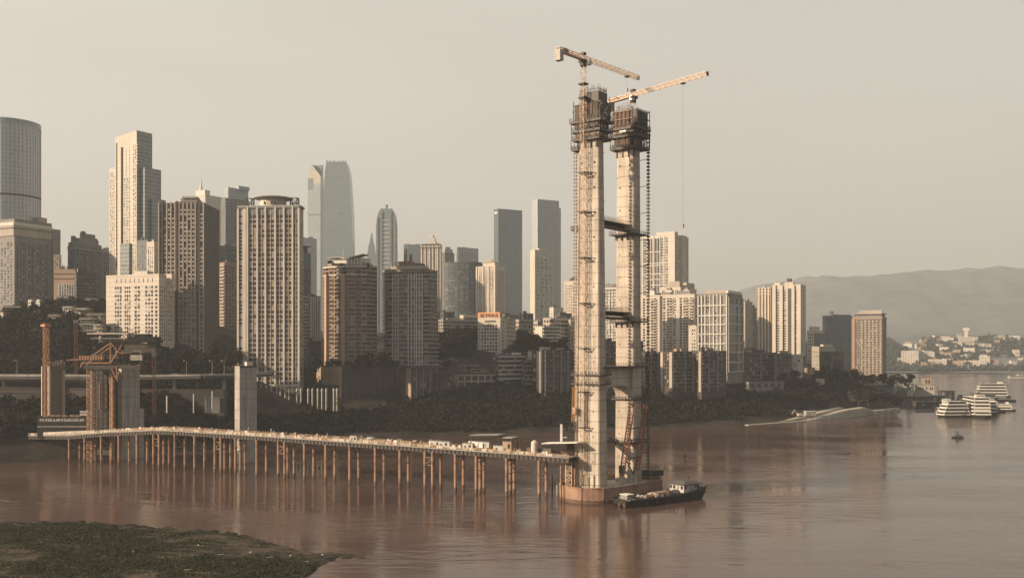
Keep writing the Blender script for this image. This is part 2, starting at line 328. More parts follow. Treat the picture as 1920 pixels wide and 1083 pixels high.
def water_mat():
    m, t, p = _mat('muddy_river_water'); ge = _n(t, 'ShaderNodeNewGeometry')
    def mapped(sx, sy, rot=0.5):
        mp = _n(t, 'ShaderNodeMapping'); mp.inputs['Scale'].default_value = (sx, sy, 1); mp.inputs['Rotation'].default_value = (0,0,rot)
        t.links.new(ge.outputs['Position'], mp.inputs['Vector']); return mp.outputs[0]
    n0 = _n(t, 'ShaderNodeTexNoise'); n0.inputs['Scale'].default_value = 1; n0.inputs['Detail'].default_value = 5
    t.links.new(mapped(0.006, 0.016), n0.inputs['Vector'])
    c = _mixc(t, n0.outputs['Fac'], (0.060, 0.033, 0.027), (0.098, 0.060, 0.049))
    t.links.new(c, p.inputs['Base Color'])
    r = _n(t, 'ShaderNodeMapRange'); r.inputs[1].default_value = 0.35; r.inputs[2].default_value = 0.65
    r.inputs[3].default_value = 0.06; r.inputs[4].default_value = 0.20
    t.links.new(n0.outputs['Fac'], r.inputs[0]); t.links.new(r.outputs[0], p.inputs['Roughness'])
    p.inputs['IOR'].default_value = 1.33
    n1 = _n(t, 'ShaderNodeTexNoise'); n1.inputs['Scale'].default_value = 1; n1.inputs['Detail'].default_value = 4
    t.links.new(mapped(0.075, 0.19), n1.inputs['Vector'])
    n2 = _n(t, 'ShaderNodeTexNoise'); n2.inputs['Scale'].default_value = 1; n2.inputs['Detail'].default_value = 3
    t.links.new(mapped(0.5, 0.9, 0.2), n2.inputs['Vector'])
    # calmer and livelier stretches of the current
    n3 = _n(t, 'ShaderNodeTexNoise'); n3.inputs['Scale'].default_value = 1; n3.inputs['Detail'].default_value = 3
    t.links.new(mapped(0.012, 0.03, 0.45), n3.inputs['Vector'])
    r3 = _n(t, 'ShaderNodeMapRange'); r3.inputs[1].default_value = 0.42; r3.inputs[2].default_value = 0.66
    r3.inputs[3].default_value = 0.18; r3.inputs[4].default_value = 1.0; t.links.new(n3.outputs['Fac'], r3.inputs[0])
    h = _math(t, 'ADD', _math(t, 'MULTIPLY', n1.outputs['Fac'], 1.0), _math(t, 'MULTIPLY', n2.outputs['Fac'], 0.13))
    bp = _n(t, 'ShaderNodeBump'); bp.inputs['Distance'].default_value = 0.5; t.links.new(r3.outputs[0], bp.inputs['Strength'])
    t.links.new(h, bp.inputs['Height']); t.links.new(bp.outputs[0], p.inputs['Normal']); return m
M['water'] = water_mat()
mb = MB(); mb.add([(-9000,-700,0),(9000,-700,0),(9000,8700,0),(-9000,8700,0)], [(0,1,2,3)])
struct(mb.build('river_water', M['water']))

SHORE = [(-60,872),(0,868),(130,862),(300,850),(420,840),(540,830),(700,823),(860,818),(1060,810),(1230,803),(1400,796),(1550,787),(1690,767),(1790,742)]
SX = np.array([X(p, ZW(y)) for p, y in SHORE]); SZ = np.array([ZW(y) for p, y in SHORE])
def shore(x): return np.interp(x, SX, SZ, left=SZ[0])
PD = [-60,-25,0,6,22,70,110,200,400,900]; PH = [-6,-5,-0.4,1.2,5,19,31,44,78,92]
def bumps(x, y):
    g = lambda cx, cy, sx, sy, a: a*np.exp(-((x-cx)/sx)**2/2 - ((y-cy)/sy)**2/2)
    return g(-370, 850, 100, 75, 46) + g(-15, 965, 70, 60, 36) + g(330, 1040, 70, 50, 12)
def ground(x, y):
    d = y - shore(x) + 4*vnoise(x, y, 0.03, 3)
    d = np.where(d > 0, d*(1 + 0.75*np.clip((-190 - x)/35, 0, 1)*np.clip((120 - d)/60, 0, 1)), d)
    h = np.interp(d, PD, PH)
    h = h + np.where(d > 30, bumps(x, y), 0) + np.clip(d, 0, 30)/30*1.6*vnoise(x, y, 0.05, 5)
    k = np.clip((640 - x)/190, 0, 1)
    return np.where(x > 430, np.minimum(h, -6 + (h + 6)*k), h)
struct(grid_mesh('north_bank_ground', np.arange(-760, 700, 9.0), np.concatenate([np.arange(525, 1300, 9.0), np.arange(1300, 2900, 40.0)]), ground, M['bank']))

# far bank and ridge
RX = np.array([X(p, 7000) for p in (1150,1250,1380,1440,1510,1600,1690,1750,1850,1920,2100,2600)])
RH = np.array([HT(y, 7000) for y in (650,610,548,536,523,519,514,510,503,506,498,490)])
def farland(x, y):
    ridge = np.interp(x, RX, RH) + 14*vnoise(x, y, 0.010, 9) + 6*vnoise(x, y, 0.05, 10)
    t = np.clip((y - 3900)/3100, 0, 1); t = t*t*(3-2*t)
    d = y - (2790 + 50*vnoise(x, y*0, 0.004, 11) - np.clip((x-1300)/500, 0, 1)*60)
    low = np.interp(d, [-60,0,15,150,250,350,500,700,1200], [-5,-0.5,3,6,14,36,74,96,125]) + 6*vnoise(x, y, 0.014, 13)*np.clip(d/200,0,1)
    back = np.clip((8600 - y)/1500, 0.2, 1)
    return np.maximum(low*np.where(x < 900, np.clip((x-500)/400, 0.0, 1), 1) - np.where(x < 900, 6*np.clip((900-x)/400,0,1), 0), ridge*t*back)
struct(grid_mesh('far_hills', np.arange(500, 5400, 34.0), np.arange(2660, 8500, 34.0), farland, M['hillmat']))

# grassy spit in the foreground
BX = np.array([-200,0,130,250,292,330,360,410,470,505,560,610,650,690,720]); BY = np.array([978,979,981,980,991,986,984,996,1004,1014,1028,1036,1037,1041,1046])
LX = np.array([-200,560,585,600,625,660,690,720]); LY = np.array([1400,1100,1075,1062,1052,1047,1043,1041])
def spit(x, y):
    px = CX + x/y*F; py = HY + CH/y*F + 3.2*vnoise(px, y*3, 0.05, 21) + 2.6*vnoise(px, y*4, 0.2, 22)
    top = np.interp(px, BX, BY); bot = np.interp(px, LX, LY)
    d = np.minimum(py - top, (bot - py)*1.6)               # rows inside the outline, from the far water line
    dm = d*y*y/(F*CH)                                       # the same in metres
    h = np.interp(dm, [-12,-3,0,1.5,8,40,120], [-3,-0.6,-0.04,0.16,0.42,0.9,1.8])
    return h + np.clip(dm/8,0,1)*0.22*vnoise(x, y, 0.35, 23)
spit_o = struct(grid_mesh('foreground_bank', np.arange(-250, -28, 0.9), np.arange(225, 392, 0.9), spit, M['meadow']))
def scatter(n, x0, x1, y0, y1):
    return RNG.uniform(x0, x1, n), RNG.uniform(y0, y1, n)
gx, gy = scatter(190000, -225, -32, 262, 380); gh = spit(gx, gy)
cl = vnoise(gx, gy*2.6, 0.07, 31) + 0.6*vnoise(gx, gy*3, 0.3, 32) - np.clip((0.32-gh)/0.2, 0, 1)*0.7
pxx = CX + gx/gy*F
keep = (gh > 0.12) & (cl + RNG.normal(size=len(gx))*0.35 > -0.75 + 1.1*np.clip((pxx-200)/260, 0, 1) + np.clip((pxx-480)/300, 0, 1)*0.3)
gx, gy, gh, cl = gx[keep], gy[keep], gh[keep], cl[keep]
P = np.stack([gx, gy, gh + RNG.uniform(0.0, 0.14, len(gx))*(1+np.clip(cl,0,1.5))], 1)
go = bpy.data.objects.new('riverside_grass', quads_mesh('riverside_grass', P, RNG.uniform(0.09, 0.24, len(gx)), M['grass'], 0.75)); COL.objects.link(go)
tag(go, kind='stuff', label='dark green grass and weeds covering the near spit of land')
for k, (px, py) in enumerate(((372,1027),(300,1053),(605,1043),(413,1046),(470,1040),(505,1050),(545,1044),(352,1075),(440,1062),(575,1056),(250,1040),(180,1010))):
    Z = ZW(py); x = X(px, Z); mb = MB()
    if k % 2: mb.tube((-1.0,0,0.1),(1.1,0.5,0.2),0.13,6,0.07).tube((0.1,0.2,0.15),(0.7,0.9,0.3),0.06,5,0.03)
    else: mb.prism([(0.5*math.cos(a)*random.uniform(.7,1.1),0.4*math.sin(a)*random.uniform(.7,1.1)) for a in lin(0,5.4,7)],-0.1,0.3,[(0.3*math.cos(a),0.22*math.sin(a)) for a in lin(0,5.4,7)])
    o = mb.build('driftwood' if k % 2 else 'stone', M['stone']); o.location = (x, Z, float(spit(np.array([x]), np.array([Z]))[0]))
    tag(o, 'weathered stick of driftwood lying on the near muddy bank' if k % 2 else 'pale stone lying on the near muddy bank', 'driftwood' if k % 2 else 'stone', 'driftwood on the near bank' if k % 2 else 'stones on the near bank')
# far woods: individual crowns merged into one mass along the north bank
def woods(name, spots, n, leaf, label, mat):
    Ps, Ss = [], []
    for x, y, h, r in spots:
        P = crown_pts(n, r, r*0.95, 0, 5); P[:,0] += x; P[:,1] += y; P[:,2] += h + r*0.75
        Ps.append(P); Ss.append(RNG.uniform(0.6, 1.3, len(P))*leaf)
    o = bpy.data.objects.new(name, quads_mesh(name, np.concatenate(Ps), np.concatenate(Ss), mat)); COL.objects.link(o)
    return tag(o, kind='stuff', label=label)
def jgrid(x0, x1, y0, y1, st):
    gx_, gy_ = np.meshgrid(np.arange(x0, x1, st), np.arange(y0, y1, st)); n_ = gx_.size
    return gx_.ravel() + RNG.uniform(-st*0.45, st*0.45, n_), gy_.ravel() + RNG.uniform(-st*0.45, st*0.45, n_)
sp = []
xs, ys = jgrid(-420, 440, 560, 1130, 4.8); d = ys - shore(xs); hh = ground(xs, ys)
lim = np.interp(xs, [-400,-200,-190,-110,-80,20,30,200,260,440], [82,80,60,66,92,98,86,86,90,95])
for x, y, dd, h, L in zip(xs, ys, d, hh, lim):
    px = CX + x/y*F
    if not -60 < px < 1720: continue
    lo = 13 + 4*math.sin(x*0.05)
    if 1390 < px < 1700: lo = 20 if px < 1470 else 32
    if px < 270: lo = 24
    if lo < dd < L and random.random() < 0.92: sp.append((x, y, h - 2.0, random.uniform(2.6, 4.8)*(1 if dd < L-12 else 0.8)))
woods('riverside_woods', sp, 60, 0.62, 'dark dense woods covering the whole slope of the north bank below the towers', M['leaf'])
sp = []
xs, ys = jgrid(-460, 60, 696, 1000, 5.2); hh = ground(xs, ys)
for x, y, h in zip(xs, ys, hh):
    px = CX + x/y*F
    if (-40 < px < 205 and 712 < y < 850) or (205 <= px < 442 and 704 < y < 768) or (565 < px < 600 and 740 < y < 830) or (818 < px < 1080 and 895 < y < 985 and not (885 < px < 972 and y < 935)): sp.append((x, y, h - 2, random.uniform(3, 5)))
woods('hillside_woods', sp, 55, 0.7, 'dark woods on the hillside between the low houses and the elevated road', M['leaf'])
sp = []
xs, ys = jgrid(1080, 1750, 2810, 3420, 17); hh = farland(xs, ys); cl = vnoise(xs, ys, 0.02, 41)
for x, y, h, c in zip(xs, ys, hh, cl):
    if c > -0.15: sp.append((x, y, h - 3, random.uniform(8, 13)))
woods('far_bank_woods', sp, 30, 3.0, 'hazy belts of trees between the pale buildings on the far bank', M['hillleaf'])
# haze: one even box of air round the camera and everything built
mb = MB(); mb.box(-8900, 8900, -600, 8600, -7.5, 690); hz = mb.build('haze', None)
hm = bpy.data.materials.new('haze_air'); hm.use_nodes = True; t = hm.node_tree; t.nodes.clear()
pv = t.nodes.new('ShaderNodeVolumePrincipled'); pv.inputs['Density'].default_value = HAZE
pv.inputs['Color'].default_value = (0.57, 0.60, 0.62, 1); pv.inputs['Anisotropy'].default_value = 0.1
ou = t.nodes.new('ShaderNodeOutputMaterial'); t.links.new(pv.outputs[0], ou.inputs['Volume'])
hz.data.materials.append(hm); tag(hz, kind='stuff', label='warm morning haze in the air')
# ------------------------------------------------------------------ buildings
class Bld:
    """a building set by where its near corner stands: left wall from xl to xc, right wall from xc to xr (photo columns at depth Z)"""
    def __init__(s, name, label, cat, xl, xc, xr, ytop, ybase, Z, th, mat, group=None, poly=None, roofmat='roof', parapet=1.2, base=10):
        s.Z, s.th = Z, math.radians(th); s.c, s.s = math.cos(s.th), math.sin(s.th)
        s.cx, s.cy, s.z0 = X(xc, Z), Z, HT(ybase, Z); s.W = s.tl(xl); s.D = max(6.0, s.tr(xr)); s.h = HT(ytop, Z) - s.z0; s.mat = M[mat]
        s.root = thing(name, label, cat, (s.cx, s.cy, s.z0), -s.th, group)
        s.poly = poly or [(-s.W, 0), (0, 0), (0, s.D), (-s.W, s.D)]
        n = len(s.poly); s.faces = []
        for i in range(n):
            (ax, ay), (bx, by) = s.poly[i], s.poly[(i+1) % n]; L = math.hypot(bx-ax, by-ay)
            s.faces.append((ax, ay, (bx-ax)/L, (by-ay)/L, L))
        s.L, s.R = s.faces[0], s.faces[1 % n]
        MB().prism(s.poly, -base, s.h).build('wall', s.mat, s.root)
        if parapet:
            mb = MB()
            for f in s.faces: mb.fbox(f, 0.01, f[4]-0.01, -0.5, 0.12, s.h + 0.003, s.h + parapet)
            mb.build('parapet', s.mat, s.root)
            q = 0.985; cx = sum(p[0] for p in s.poly)/n; cy = sum(p[1] for p in s.poly)/n
            pl = [(cx+(x-cx)*q, cy+(y-cy)*q) for x, y in s.poly]
            MB().prism(pl, s.h+0.004, s.h + 0.25).build('roof', M[roofmat], s.root)
        s.items = {}
    def _t(s, px, dx, dy):
        k = (px - CX)/F; return (k*s.cy - s.cx)/(dx - k*dy)
    def tl(s, px): return s._t(px, -s.c, s.s)
    def tr(s, px): return s._t(px, s.s, s.c)
    def uL(s, px): return s.W - s.tl(px)
    def uR(s, px): return s.tr(px)
    def zz(s, py): return HT(py, s.Z) - s.z0
    def put(s, name, mat, f, u, z, w, h, n0=-0.3, n1=0.08):
        s.items.setdefault((name, mat), []).append((f, u, z, w, h, n0, n1))
    def win(s, f, u0, u1, z0, z1, nx, nz, fw=0.55, fh=0.5, mat='win', name='window', n1=0.06, skip=0.0):
        if nx < 1 or nz < 1: return
        du, dz = (u1-u0)/nx, (z1-z0)/nz
        for j in range(nz-1, -1, -1):
            for i in range(nx):
                if skip and random.random() < skip: continue
                s.put(name, mat, f, u0+du*(i+0.5), z0+dz*(j+0.5), du*fw, dz*fh, -0.3, n1)
    def finish(s, cap=0, ac=0.22):
        if s.Z < 1010 and ac:                       # air conditioners and drying racks below some windows
            for (name, mat), lst in list(s.items.items()):
                if name != 'window' or len(lst) < 30: continue
                for f, u, z, w, h, n0, n1 in lst:
                    if random.random() < ac: s.put('ac_unit', random.choice(('greywall','beige','dkbrown')), f, u+random.uniform(-.3,.3)*w, z-h*0.5-0.3, min(1.1, w*0.5), 0.7, -0.2, 0.55)
        caps = cap
        for (name, mat), lst in s.items.items():
            cap_n = caps if isinstance(caps, int) else caps.get(name, 0)
            lst.sort(key=lambda a: -a[3]*a[4]) if len({round(a[3]*a[4], 1) for a in lst}) > 1 else None
            meshes = {}
            ind = lst if len(lst) <= cap_n else lst[:cap_n]
            for f, u, z, w, h, n0, n1 in ind:
                k = (round(w,2), round(h,2), n0, n1)
                if k not in meshes:
                    meshes[k] = MB().box(-w/2, w/2, -n1, -n0, -h/2, h/2).mesh(name, M[mat])
                o = bpy.data.objects.new(name, meshes[k]); COL.objects.link(o); o.parent = s.root
                o.location = (f[0]+f[2]*u, f[1]+f[3]*u, z); o.rotation_euler = (0, 0, math.atan2(f[3], f[2]))
            rest = lst[len(ind):]
            if rest:
                mb = MB()
                for f, u, z, w, h, n0, n1 in rest: mb.fbox(f, u-w/2, u+w/2, n0, n1, z-h/2, z+h/2)
                tag(mb.build(name, M[mat], s.root), kind='stuff')
        return s
    def bands(s, fs, zs, th, dep, mat, name='floor_slab', u0=0.0, u1=None, z_off=0.0):
        mb = MB()
        for f in fs:
            for z in zs: mb.fbox(f, u0, (u1 if u1 is not None else f[4]) , -0.2, dep, z+z_off-th/2, z+z_off+th/2)
        return mb.build(name, M[mat], s.root)
    def fin(s, f, us, w, dep, z0, z1, mat, name='pilaster', each=True):
        if each:
            for u in us: MB().fbox(f, u-w/2, u+w/2, -0.2, dep, z0, z1).build(name, M[mat], s.root)
        else:
            mb = MB()
            for u in us: mb.fbox(f, u-w/2, u+w/2, -0.2, dep, z0, z1)
            mb.build(name, M[mat], s.root)
    def top(s, name, x0, x1, y0, y1, h, mat, z=None):
        z = s.h + 0.26 if z is None else z
        return MB().box(x0, x1, y0, y1, z, z+h).build(name, M[mat], s.root)
    def rooftop(s, n=3, hmax=4.5, mats=('greywall','beige','dark')):
        for k in range(n):
            w, d = random.uniform(0.12, 0.3)*s.W, random.uniform(0.15, 0.35)*s.D
            x = random.uniform(-s.W*0.92, -w - s.W*0.06); y = random.uniform(s.D*0.05, max(s.D*0.06, s.D*0.92-d))
            s.top('roof_hut', x, x+w, y, y+d, random.uniform(1.8, hmax), random.choice(mats))
        if n:
            for k in range(3):
                x, y = random.uniform(-s.W*0.9, -s.W*0.1), random.uniform(s.D*0.1, s.D*0.5); MB().tube((x,y,s.h+0.25), (x,y,s.h+random.uniform(3,7)), 0.12, 5).build('aerial', M['dark'], s.root)
def lin(a, b, n): return [a + (b-a)*i/(n-1) for i in range(n)] if n > 1 else [(a+b)/2]
def mids(a, b, n): return [a + (b-a)*(i+0.5)/n for i in range(n)]
def glyphs(mb, f, u0, u1, z0, z1, n, dep=0.25):
    """blocky characters on a wall face"""
    w = (u1-u0)/n; h = z1-z0; r = random.Random(n*7+int(u0*3))
    for i in range(n):
        a, b = u0+w*(i+0.12), u0+w*(i+0.88); t = h*0.11
        for z in sorted(r.sample([0.0, 0.28, 0.55, 0.88], 3)): mb.fbox(f, a, b, 0.05, dep, z0+h*z, z0+h*z+t)
        for u in r.sample([0.0, 0.42, 0.86], 2): mb.fbox(f, a+(b-a)*u, a+(b-a)*u+w*0.12, 0.05, dep+0.02, z0+h*0.05, z0+h*0.95)

# --- curtain-wall materials of the hazy towers, glass paled blue-grey in place of thicker haze
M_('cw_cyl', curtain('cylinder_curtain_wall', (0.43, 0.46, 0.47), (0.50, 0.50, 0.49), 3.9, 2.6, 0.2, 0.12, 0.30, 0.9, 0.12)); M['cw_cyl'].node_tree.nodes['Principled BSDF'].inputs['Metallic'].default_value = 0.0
M_('sunlit_tan', wall('sunlit_tan_tiles', (0.44, 0.295, 0.20), 0.12, 0.2, 0.07))  # tan brightened so the bays look sunlit
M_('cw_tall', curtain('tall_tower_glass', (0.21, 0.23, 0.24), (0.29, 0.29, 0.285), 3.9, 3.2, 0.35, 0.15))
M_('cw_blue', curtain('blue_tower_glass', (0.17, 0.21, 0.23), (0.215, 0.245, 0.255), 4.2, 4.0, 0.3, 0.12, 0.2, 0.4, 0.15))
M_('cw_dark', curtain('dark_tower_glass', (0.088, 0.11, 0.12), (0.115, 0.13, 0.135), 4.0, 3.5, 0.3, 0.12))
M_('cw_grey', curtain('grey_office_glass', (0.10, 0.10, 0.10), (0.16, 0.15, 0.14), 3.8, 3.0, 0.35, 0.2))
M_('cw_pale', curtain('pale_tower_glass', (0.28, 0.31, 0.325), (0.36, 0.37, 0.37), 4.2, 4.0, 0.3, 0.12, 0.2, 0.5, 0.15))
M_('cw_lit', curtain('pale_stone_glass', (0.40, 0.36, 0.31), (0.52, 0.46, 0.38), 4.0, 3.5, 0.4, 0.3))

# 1 podium block and round tower at the left edge
b = Bld('office_tower', 'dark broad block at the left edge with a pale banded top carrying the round tower', 'building', -60, 27, 97, 412, 575, 930, 25, 'greywall')
H_ = b.h
b.win(b.L, 2, b.W-2, 4, b.zz(452), 14, 22, 0.6, 0.5, 'wing'); b.win(b.R, 2, b.D-2, 4, b.zz(452), 12, 22, 0.6, 0.55, 'win')
b.bands([b.L, b.R], [b.zz(432)], 9.5, 0.8, 'beige', 'crown_band'); b.bands([b.L, b.R], [b.zz(419)], 3.0, 0.9, 'white', 'crown_band'); b.bands([b.L, b.R], [b.zz(427)], 0.8, 1.2, 'dark', 'cornice')
b.fin(b.R, mids(0, b.D, 5), 1.2, 0.9, 0, b.zz(452), 'greywall')
b.top('rear_wing', -b.W*0.5, b.D*0.0+1.5, b.D, b.D+9, b.h+6, 'greywall', -10); b.top('roof_hut', -14, -3, b.D-12, b.D-3, 6, 'beige')
b.finish()
cz = 965; zb = HT(414, cz)
t = thing('round_tower', 'tall round glass tower rising behind the pale banded block at the left edge', 'skyscraper', (X(14, cz), cz+2, 0))
r_ = 55/F*cz; n = 48; cir = [(r_*math.cos(2*math.pi*i/n), r_*math.sin(2*math.pi*i/n)) for i in range(n)]
MB().prism(cir, zb-90, HT(233, cz)).build('glass_shaft', M['cw_cyl'], t)
mb = MB()
for i in range(n): a = 2*math.pi*i/n; mb.box(0,0,0,0,0,0) if False else mb.beam((1.004*r_*math.cos(a), 1.004*r_*math.sin(a), zb-1), (1.004*r_*math.cos(a), 1.004*r_*math.sin(a), HT(240, cz)), 0.22)
mb.build('mullion', M['slate'], t)
c2 = [(x*1.015, y*1.015) for x, y in cir]
MB().prism(c2, HT(240, cz), HT(231, cz)).build('crown_ring', M['cw_pale'], t)
MB().prism([(x*1.012, y*1.012) for x, y in cir], HT(372, cz), HT(369, cz)).build('belt', M['dark'], t)
mb = MB()
for k in range(4):
    a = math.radians(-118 + k*8.5); ux, uy = -math.sin(a), math.cos(a); f = (r_*1.02*math.cos(a)-ux*2, r_*1.02*math.sin(a)-uy*2, ux, uy, 4)
    glyphs(mb, f, 0, 4, HT(245, cz), HT(236, cz), 1, 0.5)
mb.build('lettering', M['sign'], t)

# 2 small domed block, brown slatted block, dark block, low houses
b = Bld('hotel_tower', 'grey tower with a stepped wedding-cake roof left of the tallest cream tower', 'building', 127, 140, 193, 462, 600, 985, 18, 'slate')
b.win(b.R, 1.5, b.D-1.5, 2, b.h-5, 8, 17, 0.45, 0.45, 'wing'); b.win(b.L, 1, b.W-1, 2, b.h-5, 3, 17, 0.5, 0.5, 'winpale')
for k, (m_, hgt) in enumerate(((2.5, 4.5), (6, 4.5), (10, 5.5))):
    b.top('roof_tier', -b.W-4+m_*1.0, -m_*0.2+1, m_, b.D-m_, hgt, 'greywall', b.h + 0.26 + sum((4.5,4.5,5.5)[:k]))
for x, y, z in ((-6, 5, 9), (-2, 14, 14.5), (-3, b.D-8, 9), (-5, b.D-15, 12)): MB().tube((x,y,b.h+z-4), (x,y,b.h+z+1.5), 2.4, 10).tube((x,y,b.h+z+1.5),(x,y,b.h+z+2.6), 2.9, 10, 0.6).build('roof_turret', M['slate'], b.root)
b.fin(b.R, mids(0, b.D, 4), 1.0, 0.8, 0, b.h, 'greywall'); b.bands([b.L,b.R], [b.h-1.5], 1.2, 1.0, 'beige', 'cornice'); b.finish()
b = Bld('brown_block', 'brown block with a white slatted window panel left of the dark ribbed block', 'building', 101, 141, 146, 507, 590, 880, 0, 'tan')
f = b.L; u0, u1 = b.uL(111), b.uL(139); z0, z1 = b.zz(561), b.zz(533)
b.win(f, u0, u1, z0, z1, 6, 9, 0.72, 0.72, 'win'); b.fin(f, lin(u0, u1, 7), 0.5, 0.6, z0, z1, 'white'); b.bands([f], lin(z0, z1, 10), 0.3, 0.4, 'white', 'sill_band', u0, u1)
b.bands([f], [b.zz(513), b.zz(522)], 0.7, 0.5, 'brown', 'cornice'); b.rooftop(2); b.finish(100)
MB().lattice((-b.W+2, 3, b.h), (-b.W+2, 3, b.h+14), 4, 4, 5, 0.4, (0,1,0)).build('roof_frame', M['beige'], b.root)
b = Bld('dark_block', 'dark ribbed block standing in front of the wedding-cake roofed tower', 'building', 140, 143, 181, 512, 610, 868, 40, 'dark')
b.bands([b.R], lin(4, b.h-3, 14), 0.5, 0.7, 'greywall', 'floor_slab'); b.win(b.R, 1, b.D*0.9, 2, b.h-4, 6, 13, 0.7, 0.4, 'win'); b.win(b.L, 0.5, b.W-0.5, 2, b.h-4, 2, 13, 0.6, 0.5, 'wing'); b.top('roof_hut', -b.W+1, -1, 2, 9, 5, 'dark'); b.rooftop(1); b.finish()

def shed(name, label, xl, xc, xr, yt, yb, Z, th, mat, nwx=4, nwz=2, group=None, wm='win', extra=None):
    b = Bld(name, label, 'house', xl, xc, xr, yt, yb, Z, th, mat, group, parapet=0.6, base=6)
    if nwx: b.win(b.L, b.W*0.05, b.W*0.95, 0.6, b.h-0.6, nwx, nwz, 0.6, 0.55, wm); b.win(b.R, 0.8, b.D*0.95, 0.6, b.h-0.6, max(1, nwx//2), nwz, 0.55, 0.55, wm)
    b.bands([b.L, b.R], [b.h+0.55], 0.35, 0.7, 'roof', 'eaves')
    if extra: extra(b)
    return b.finish(40)
def twin(b):
    for u in (0.22, 0.82): MB().fbox(b.L, b.W*u-1.6, b.W*u+1.6, -2, 1.2, -2, b.h+2).build('stair_tower', M['white'], b.root)
def plat(b): b.bands([b.L, b.R], [b.h-0.6, b.h*0.55, 1.0], 0.5, 1.6, 'conc_grey', 'balcony')
shed('low_house', 'low house with two pale stair towers below the left-edge block', 52, 78, 84, 566, 600, 830, 10, 'greywall', 4, 3, extra=twin)
shed('low_house', 'long low flat roofed house on the wooded hill crest, beige front', 25, 106, 112, 596, 610, 800, 8, 'beige', 12, 1, extra=plat)
shed('low_house', 'white framed house on the hill crest with an open columned front', 118, 136, 140, 575, 606, 805, 10, 'white', 4, 4, extra=plat)
shed('low_house', 'pale narrow house between the columned house and the cream hotel block', 138, 164, 172, 578, 612, 800, 14, 'beige', 5, 4, extra=plat)
shed('low_house', 'grey box house on the left frame edge above the wooded hill', -20, 6, 12, 585, 606, 805, 20, 'beige', 2, 1)
shed('low_house', 'dark stepped house below the round tower, left of the twin stair towers', 5, 40, 52, 574, 602, 835, 10, 'dark', 6, 2, extra=plat)
shed('low_house', 'low dark house behind the columned white house', 100, 150, 170, 567, 598, 850, 10, 'dark', 8, 2, extra=plat)
shed('low_house', 'small dark house left of the foot of the cream hotel block', 165, 196, 199, 588, 640, 790, 8, 'dark', 5, 5, extra=plat)

for xl, xc, xr, yt, yb, Z, mt, lb, nx, nz in ((60,88,92,583,596,812,'greywall','thin grey flat-roofed house between the twin stair towers and the columned house',7,1), (92,112,118,590,604,795,'dark','dark low house just left of the columned white house',5,1), (150,176,182,596,622,775,'dark','dark shed on the slope below the narrow pale house',4,2), (176,190,197,608,628,765,'beige','small pale box house right beside the foot of the cream hotel block',3,2), (20,44,50,588,600,812,'greywall','grey low house below the dark stepped house at the left',5,1), (160,184,198,560,600,840,'dark','dark flats at the foot of the dark ribbed block',5,4), (104,130,140,556,580,860,'greywall','grey terrace under the white slatted window panel',7,2)):
    shed('low_house', lb, xl, xc, xr, yt, yb, Z, 12, mt, nx, nz, extra=plat)
# 3 tallest cream tower
b = Bld('cream_skyscraper', 'tallest cream tower with a slanting glass top and long dark vertical slots', 'skyscraper', 216, 256, 285, 275, 540, 950, 30, 'creamj', parapet=0)
zt = b.zz(253); za = b.zz(244); z2 = b.h
vs = [(-b.W,0,z2),(0,0,z2),(0,b.D,z2),(-b.W,b.D,z2),(-b.W,0,b.zz(252)),(0,0,za),(0,b.D,za),(-b.W,b.D,b.zz(252))]
mb = MB(); mb.add(vs, [(0,3,2,1),(4,5,6,7),(0,1,5,4),(1,2,6,5),(2,3,7,6),(3,0,4,7)]); mb.build('slanted_crown', M['cream'], b.root)
MB().fbox(b.R, 0.02, b.D-0.02, -1, 0.35, -5, b.zz(246.5)).build('glass_side', M['cw_tall'], b.root)
for px, w_, y0, y1 in ((219, 1.6, 262, 500), (229, 3.4, 272, 560), (236.5, 1.0, 275, 500), (243, 1.0, 275, 500)):
    b.put('window_slot', 'win', b.L, b.uL(px), (b.zz(y0)+b.zz(y1))/2, w_, b.zz(y0)-b.zz(y1), -0.3, 0.10)
b.win(b.L, b.uL(232), b.uL(244), 5, b.zz(330), 4, 38, 0.5, 0.45, 'wing'); b.win(b.L, b.uL(249), b.uL(255), 5, b.zz(270), 2, 60, 0.6, 0.45, 'win')
b.bands([b.R], [b.zz(y) for y in (271,277,283,289,295,301,307)], 1.0, 1.4, 'cream', 'fin_band', 0, b.D*0.45)
MB().box(-b.W-11, -b.W-0.02, 1.5, b.D-4, -10, b.zz(308)).build('left_wing', M['creamj'], b.root)
f2 = (-b.W-11, 1.5, 1, 0, 11); b.win(f2, 1, 10.5, 5, b.zz(315), 5, 52, 0.45, 0.4, 'winpale')
MB().box(0.4, 6, b.D*0.25, b.D+6, -10, b.zz(313)).build('right_wing', M['cw_tall'], b.root)
MB().box(0.5, 9, b.D*0.6, b.D+9, -10, b.zz(370)).build('rear_wing', M['cw_tall'], b.root)
MB().fbox(b.L, b.uL(229), b.uL(246), -0.2, 2.5, -8, b.zz(455)).build('lower_bay', M['cw_tall'], b.root)
MB().tube((-b.W*0.6, 3, b.h), (-b.W*0.6, 3, b.h+16), 0.2, 5).build('aerial', M['dark'], b.root); b.finish(dict(window_slot=10))
b = Bld('apartment_tower', 'pale narrow tower with zigzag balconies on the left of the tallest cream tower', 'building', 193, 207, 210, 466, 560, 1000, 25, 'cream')
b.win(b.L, 1, b.W-1, 3, b.h-3, 3, 18, 0.55, 0.5, 'winw'); b.bands([b.L], lin(4, b.h-4, 19), 0.5, 0.9, 'tan'); b.rooftop(1); b.finish()
b = Bld('office_tower', 'blank grey slab at the foot of the tallest cream tower', 'building', 257, 277, 281, 452, 560, 880, 25, 'slate'); b.win(b.L, 1, b.W-1, 3, b.h-3, 5, 20, 0.5, 0.3, 'wing'); b.rooftop(1); b.finish()
